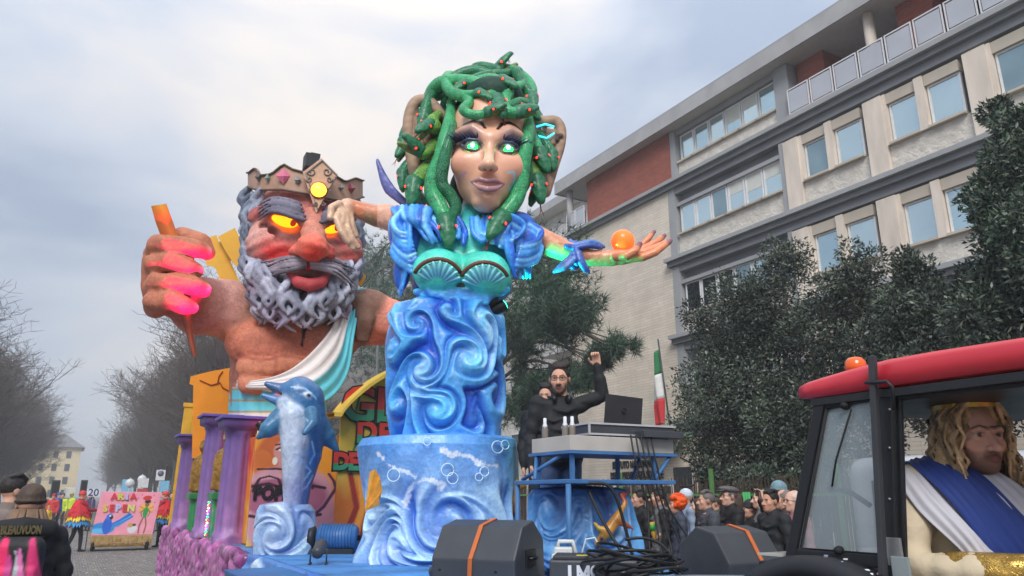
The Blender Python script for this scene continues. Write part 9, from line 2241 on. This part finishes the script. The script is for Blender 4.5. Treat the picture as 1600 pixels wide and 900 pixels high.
f = Field((tz(104, 0).x - 1, -0.6, tz(108, 770).z - 0.3), (tz(112, 0).x + 1, 0.8, tz(108, 738).z + 0.3), 0.035)
f.ell(TF.q((108, 752)), (9 * TF.k, 0.34, 8 * TF.k), (226, 80, 104)); f.cone(TF.q((108, 756)), TF.q((108, 779)), 0.25, 0.34, (60, 50, 56), 0.02)
f.tube([TF.q((103, 753, -9)), TF.q((108, 757, -9)), TF.q((113, 753, -9))], 0.06, (90, 16, 30), 0.02)
for x in (105, 111): f.ell(TF.q((x, 749, -8)), (0.07, 0.06, 0.08), (240, 236, 232), 0.01)
link('face', f.mesh('face'), M_gloss, fg)
def sign(px, py, d, label, kind):
 F2 = Frame(*atd(px, py, d).xy); t = frame_thing('road_sign', label, 'sign', F2); c = F2.q((px, py))
 MB().tube([(c.x, 0.03, 0), (c.x, 0.03, c.z + 0.25)], 0.03, 8).build('pole', M_grey, t)
 if kind == 'round': MB().lathe([(0.02, -0.012), (0.20, -0.012), (0.20, 0.012), (0.02, 0.012)], c, 24, M=rotx(math.pi / 2)).build('plate', mat('white sign back', (200, 202, 206), rough=0.4), t)
 if kind == 'stack':
  MB().lohi((c.x - 0.19, -0.01, c.z - 0.24), (c.x + 0.19, 0.01, c.z + 0.22), 0.004).build('plate', MATS['white sign back'], t); MB().lathe([(0.02, -0.02), (0.13, -0.02), (0.13, 0.0), (0.02, 0.0)], c + Vector((0, -0.012, 0.06)), 20, M=rotx(math.pi / 2)).build('disc', mat('blue grey disc', (90, 92, 110), rough=0.4), t)
 if kind == 'red': MB().lohi((c.x - 0.22, -0.01, c.z - 0.45), (c.x + 0.22, 0.01, c.z - 0.05), 0.004).build('plate', mat('red plate', (176, 66, 56), rough=0.5), t); MB().lohi((c.x - 0.22, -0.01, c.z), (c.x + 0.22, 0.01, c.z + 0.42), 0.004).build('plate', MATS['white sign back'], t)
 if kind == 'banner': MB().lohi((c.x - 0.2, -0.01, c.z - 0.5), (c.x + 0.3, 0.01, c.z + 0.35), 0.004).build('cloth', mat('pale blue banner', (120, 176, 206), rough=0.8, var=0.1), t)
sign(203, 755, 40, 'white round road sign on a pole behind the pink board', 'round'); sign(222, 749, 41, 'taller white round road sign beside the red plate sign', 'round'); sign(223, 762, 40, 'red and white plates stacked on one pole', 'red'); sign(251, 742, 38, 'white parking sign on a pole by the float rear', 'stack'); sign(197, 760, 44, 'pale blue banner hanging behind the board', 'banner'); sign(254, 762, 44, 'light blue banner hanging by the parking sign', 'banner')
vn = thing('parked_van', 'white and teal van parked beyond the tractor cab', 'van', (8.2, 3.2, 0.006))
f = Field((-1.0, -2.3, 0.2), (1.0, 2.3, 2.2), 0.05); f.box((0, 0.2, 1.15), (0.9, 2.0, 0.85), 0.18, (206, 212, 218)); f.box((0, -1.6, 0.85), (0.88, 0.6, 0.5), 0.2, (206, 212, 218), 0.1)
link('body', f.mesh('body', lambda V, C: np.where((V[:, 2:3] < 0.95), lin((60, 150, 170)), C)), mat('van paint', attr='Col', rough=0.3, var=0.04, coat=0.4), vn)
for y in (-0.6, 0.6, 1.5): MB().lohi((-0.915, y - 0.35, 1.25), (-0.895, y + 0.35, 1.75), 0.006).build('window', M_gdark, vn)
for y in (-1.4, 1.4):
 for x in (-0.85, 0.85): w = MB().lathe([(0.05, -0.1), (0.28, -0.1), (0.33, -0.06), (0.33, 0.06), (0.28, 0.1), (0.05, 0.1)], (x, y, 0.335), 22, M=roty(math.pi / 2)).build('wheel', MATS['tyre rubber'], vn)
# ------------------------------------------------------------------ thin winter haze over the square
hz = MB().lohi((-60, -40, -1.0), (60, 330, 22.0)).mesh('haze'); hm = bpy.data.materials.new('haze'); hm.use_nodes = True
nt = hm.node_tree; nt.nodes.remove(nt.nodes['Principled BSDF']); vp = nt.nodes.new('ShaderNodeVolumePrincipled')
vp.inputs['Color'].default_value = (0.86, 0.89, 0.94, 1); vp.inputs['Density'].default_value = 0.0022
nt.links.new(vp.outputs[0], nt.nodes['Material Output'].inputs['Volume'])
o = link('haze', hz, hm); tag(o, 'thin pale winter haze filling the avenue', 'haze', kind='stuff')
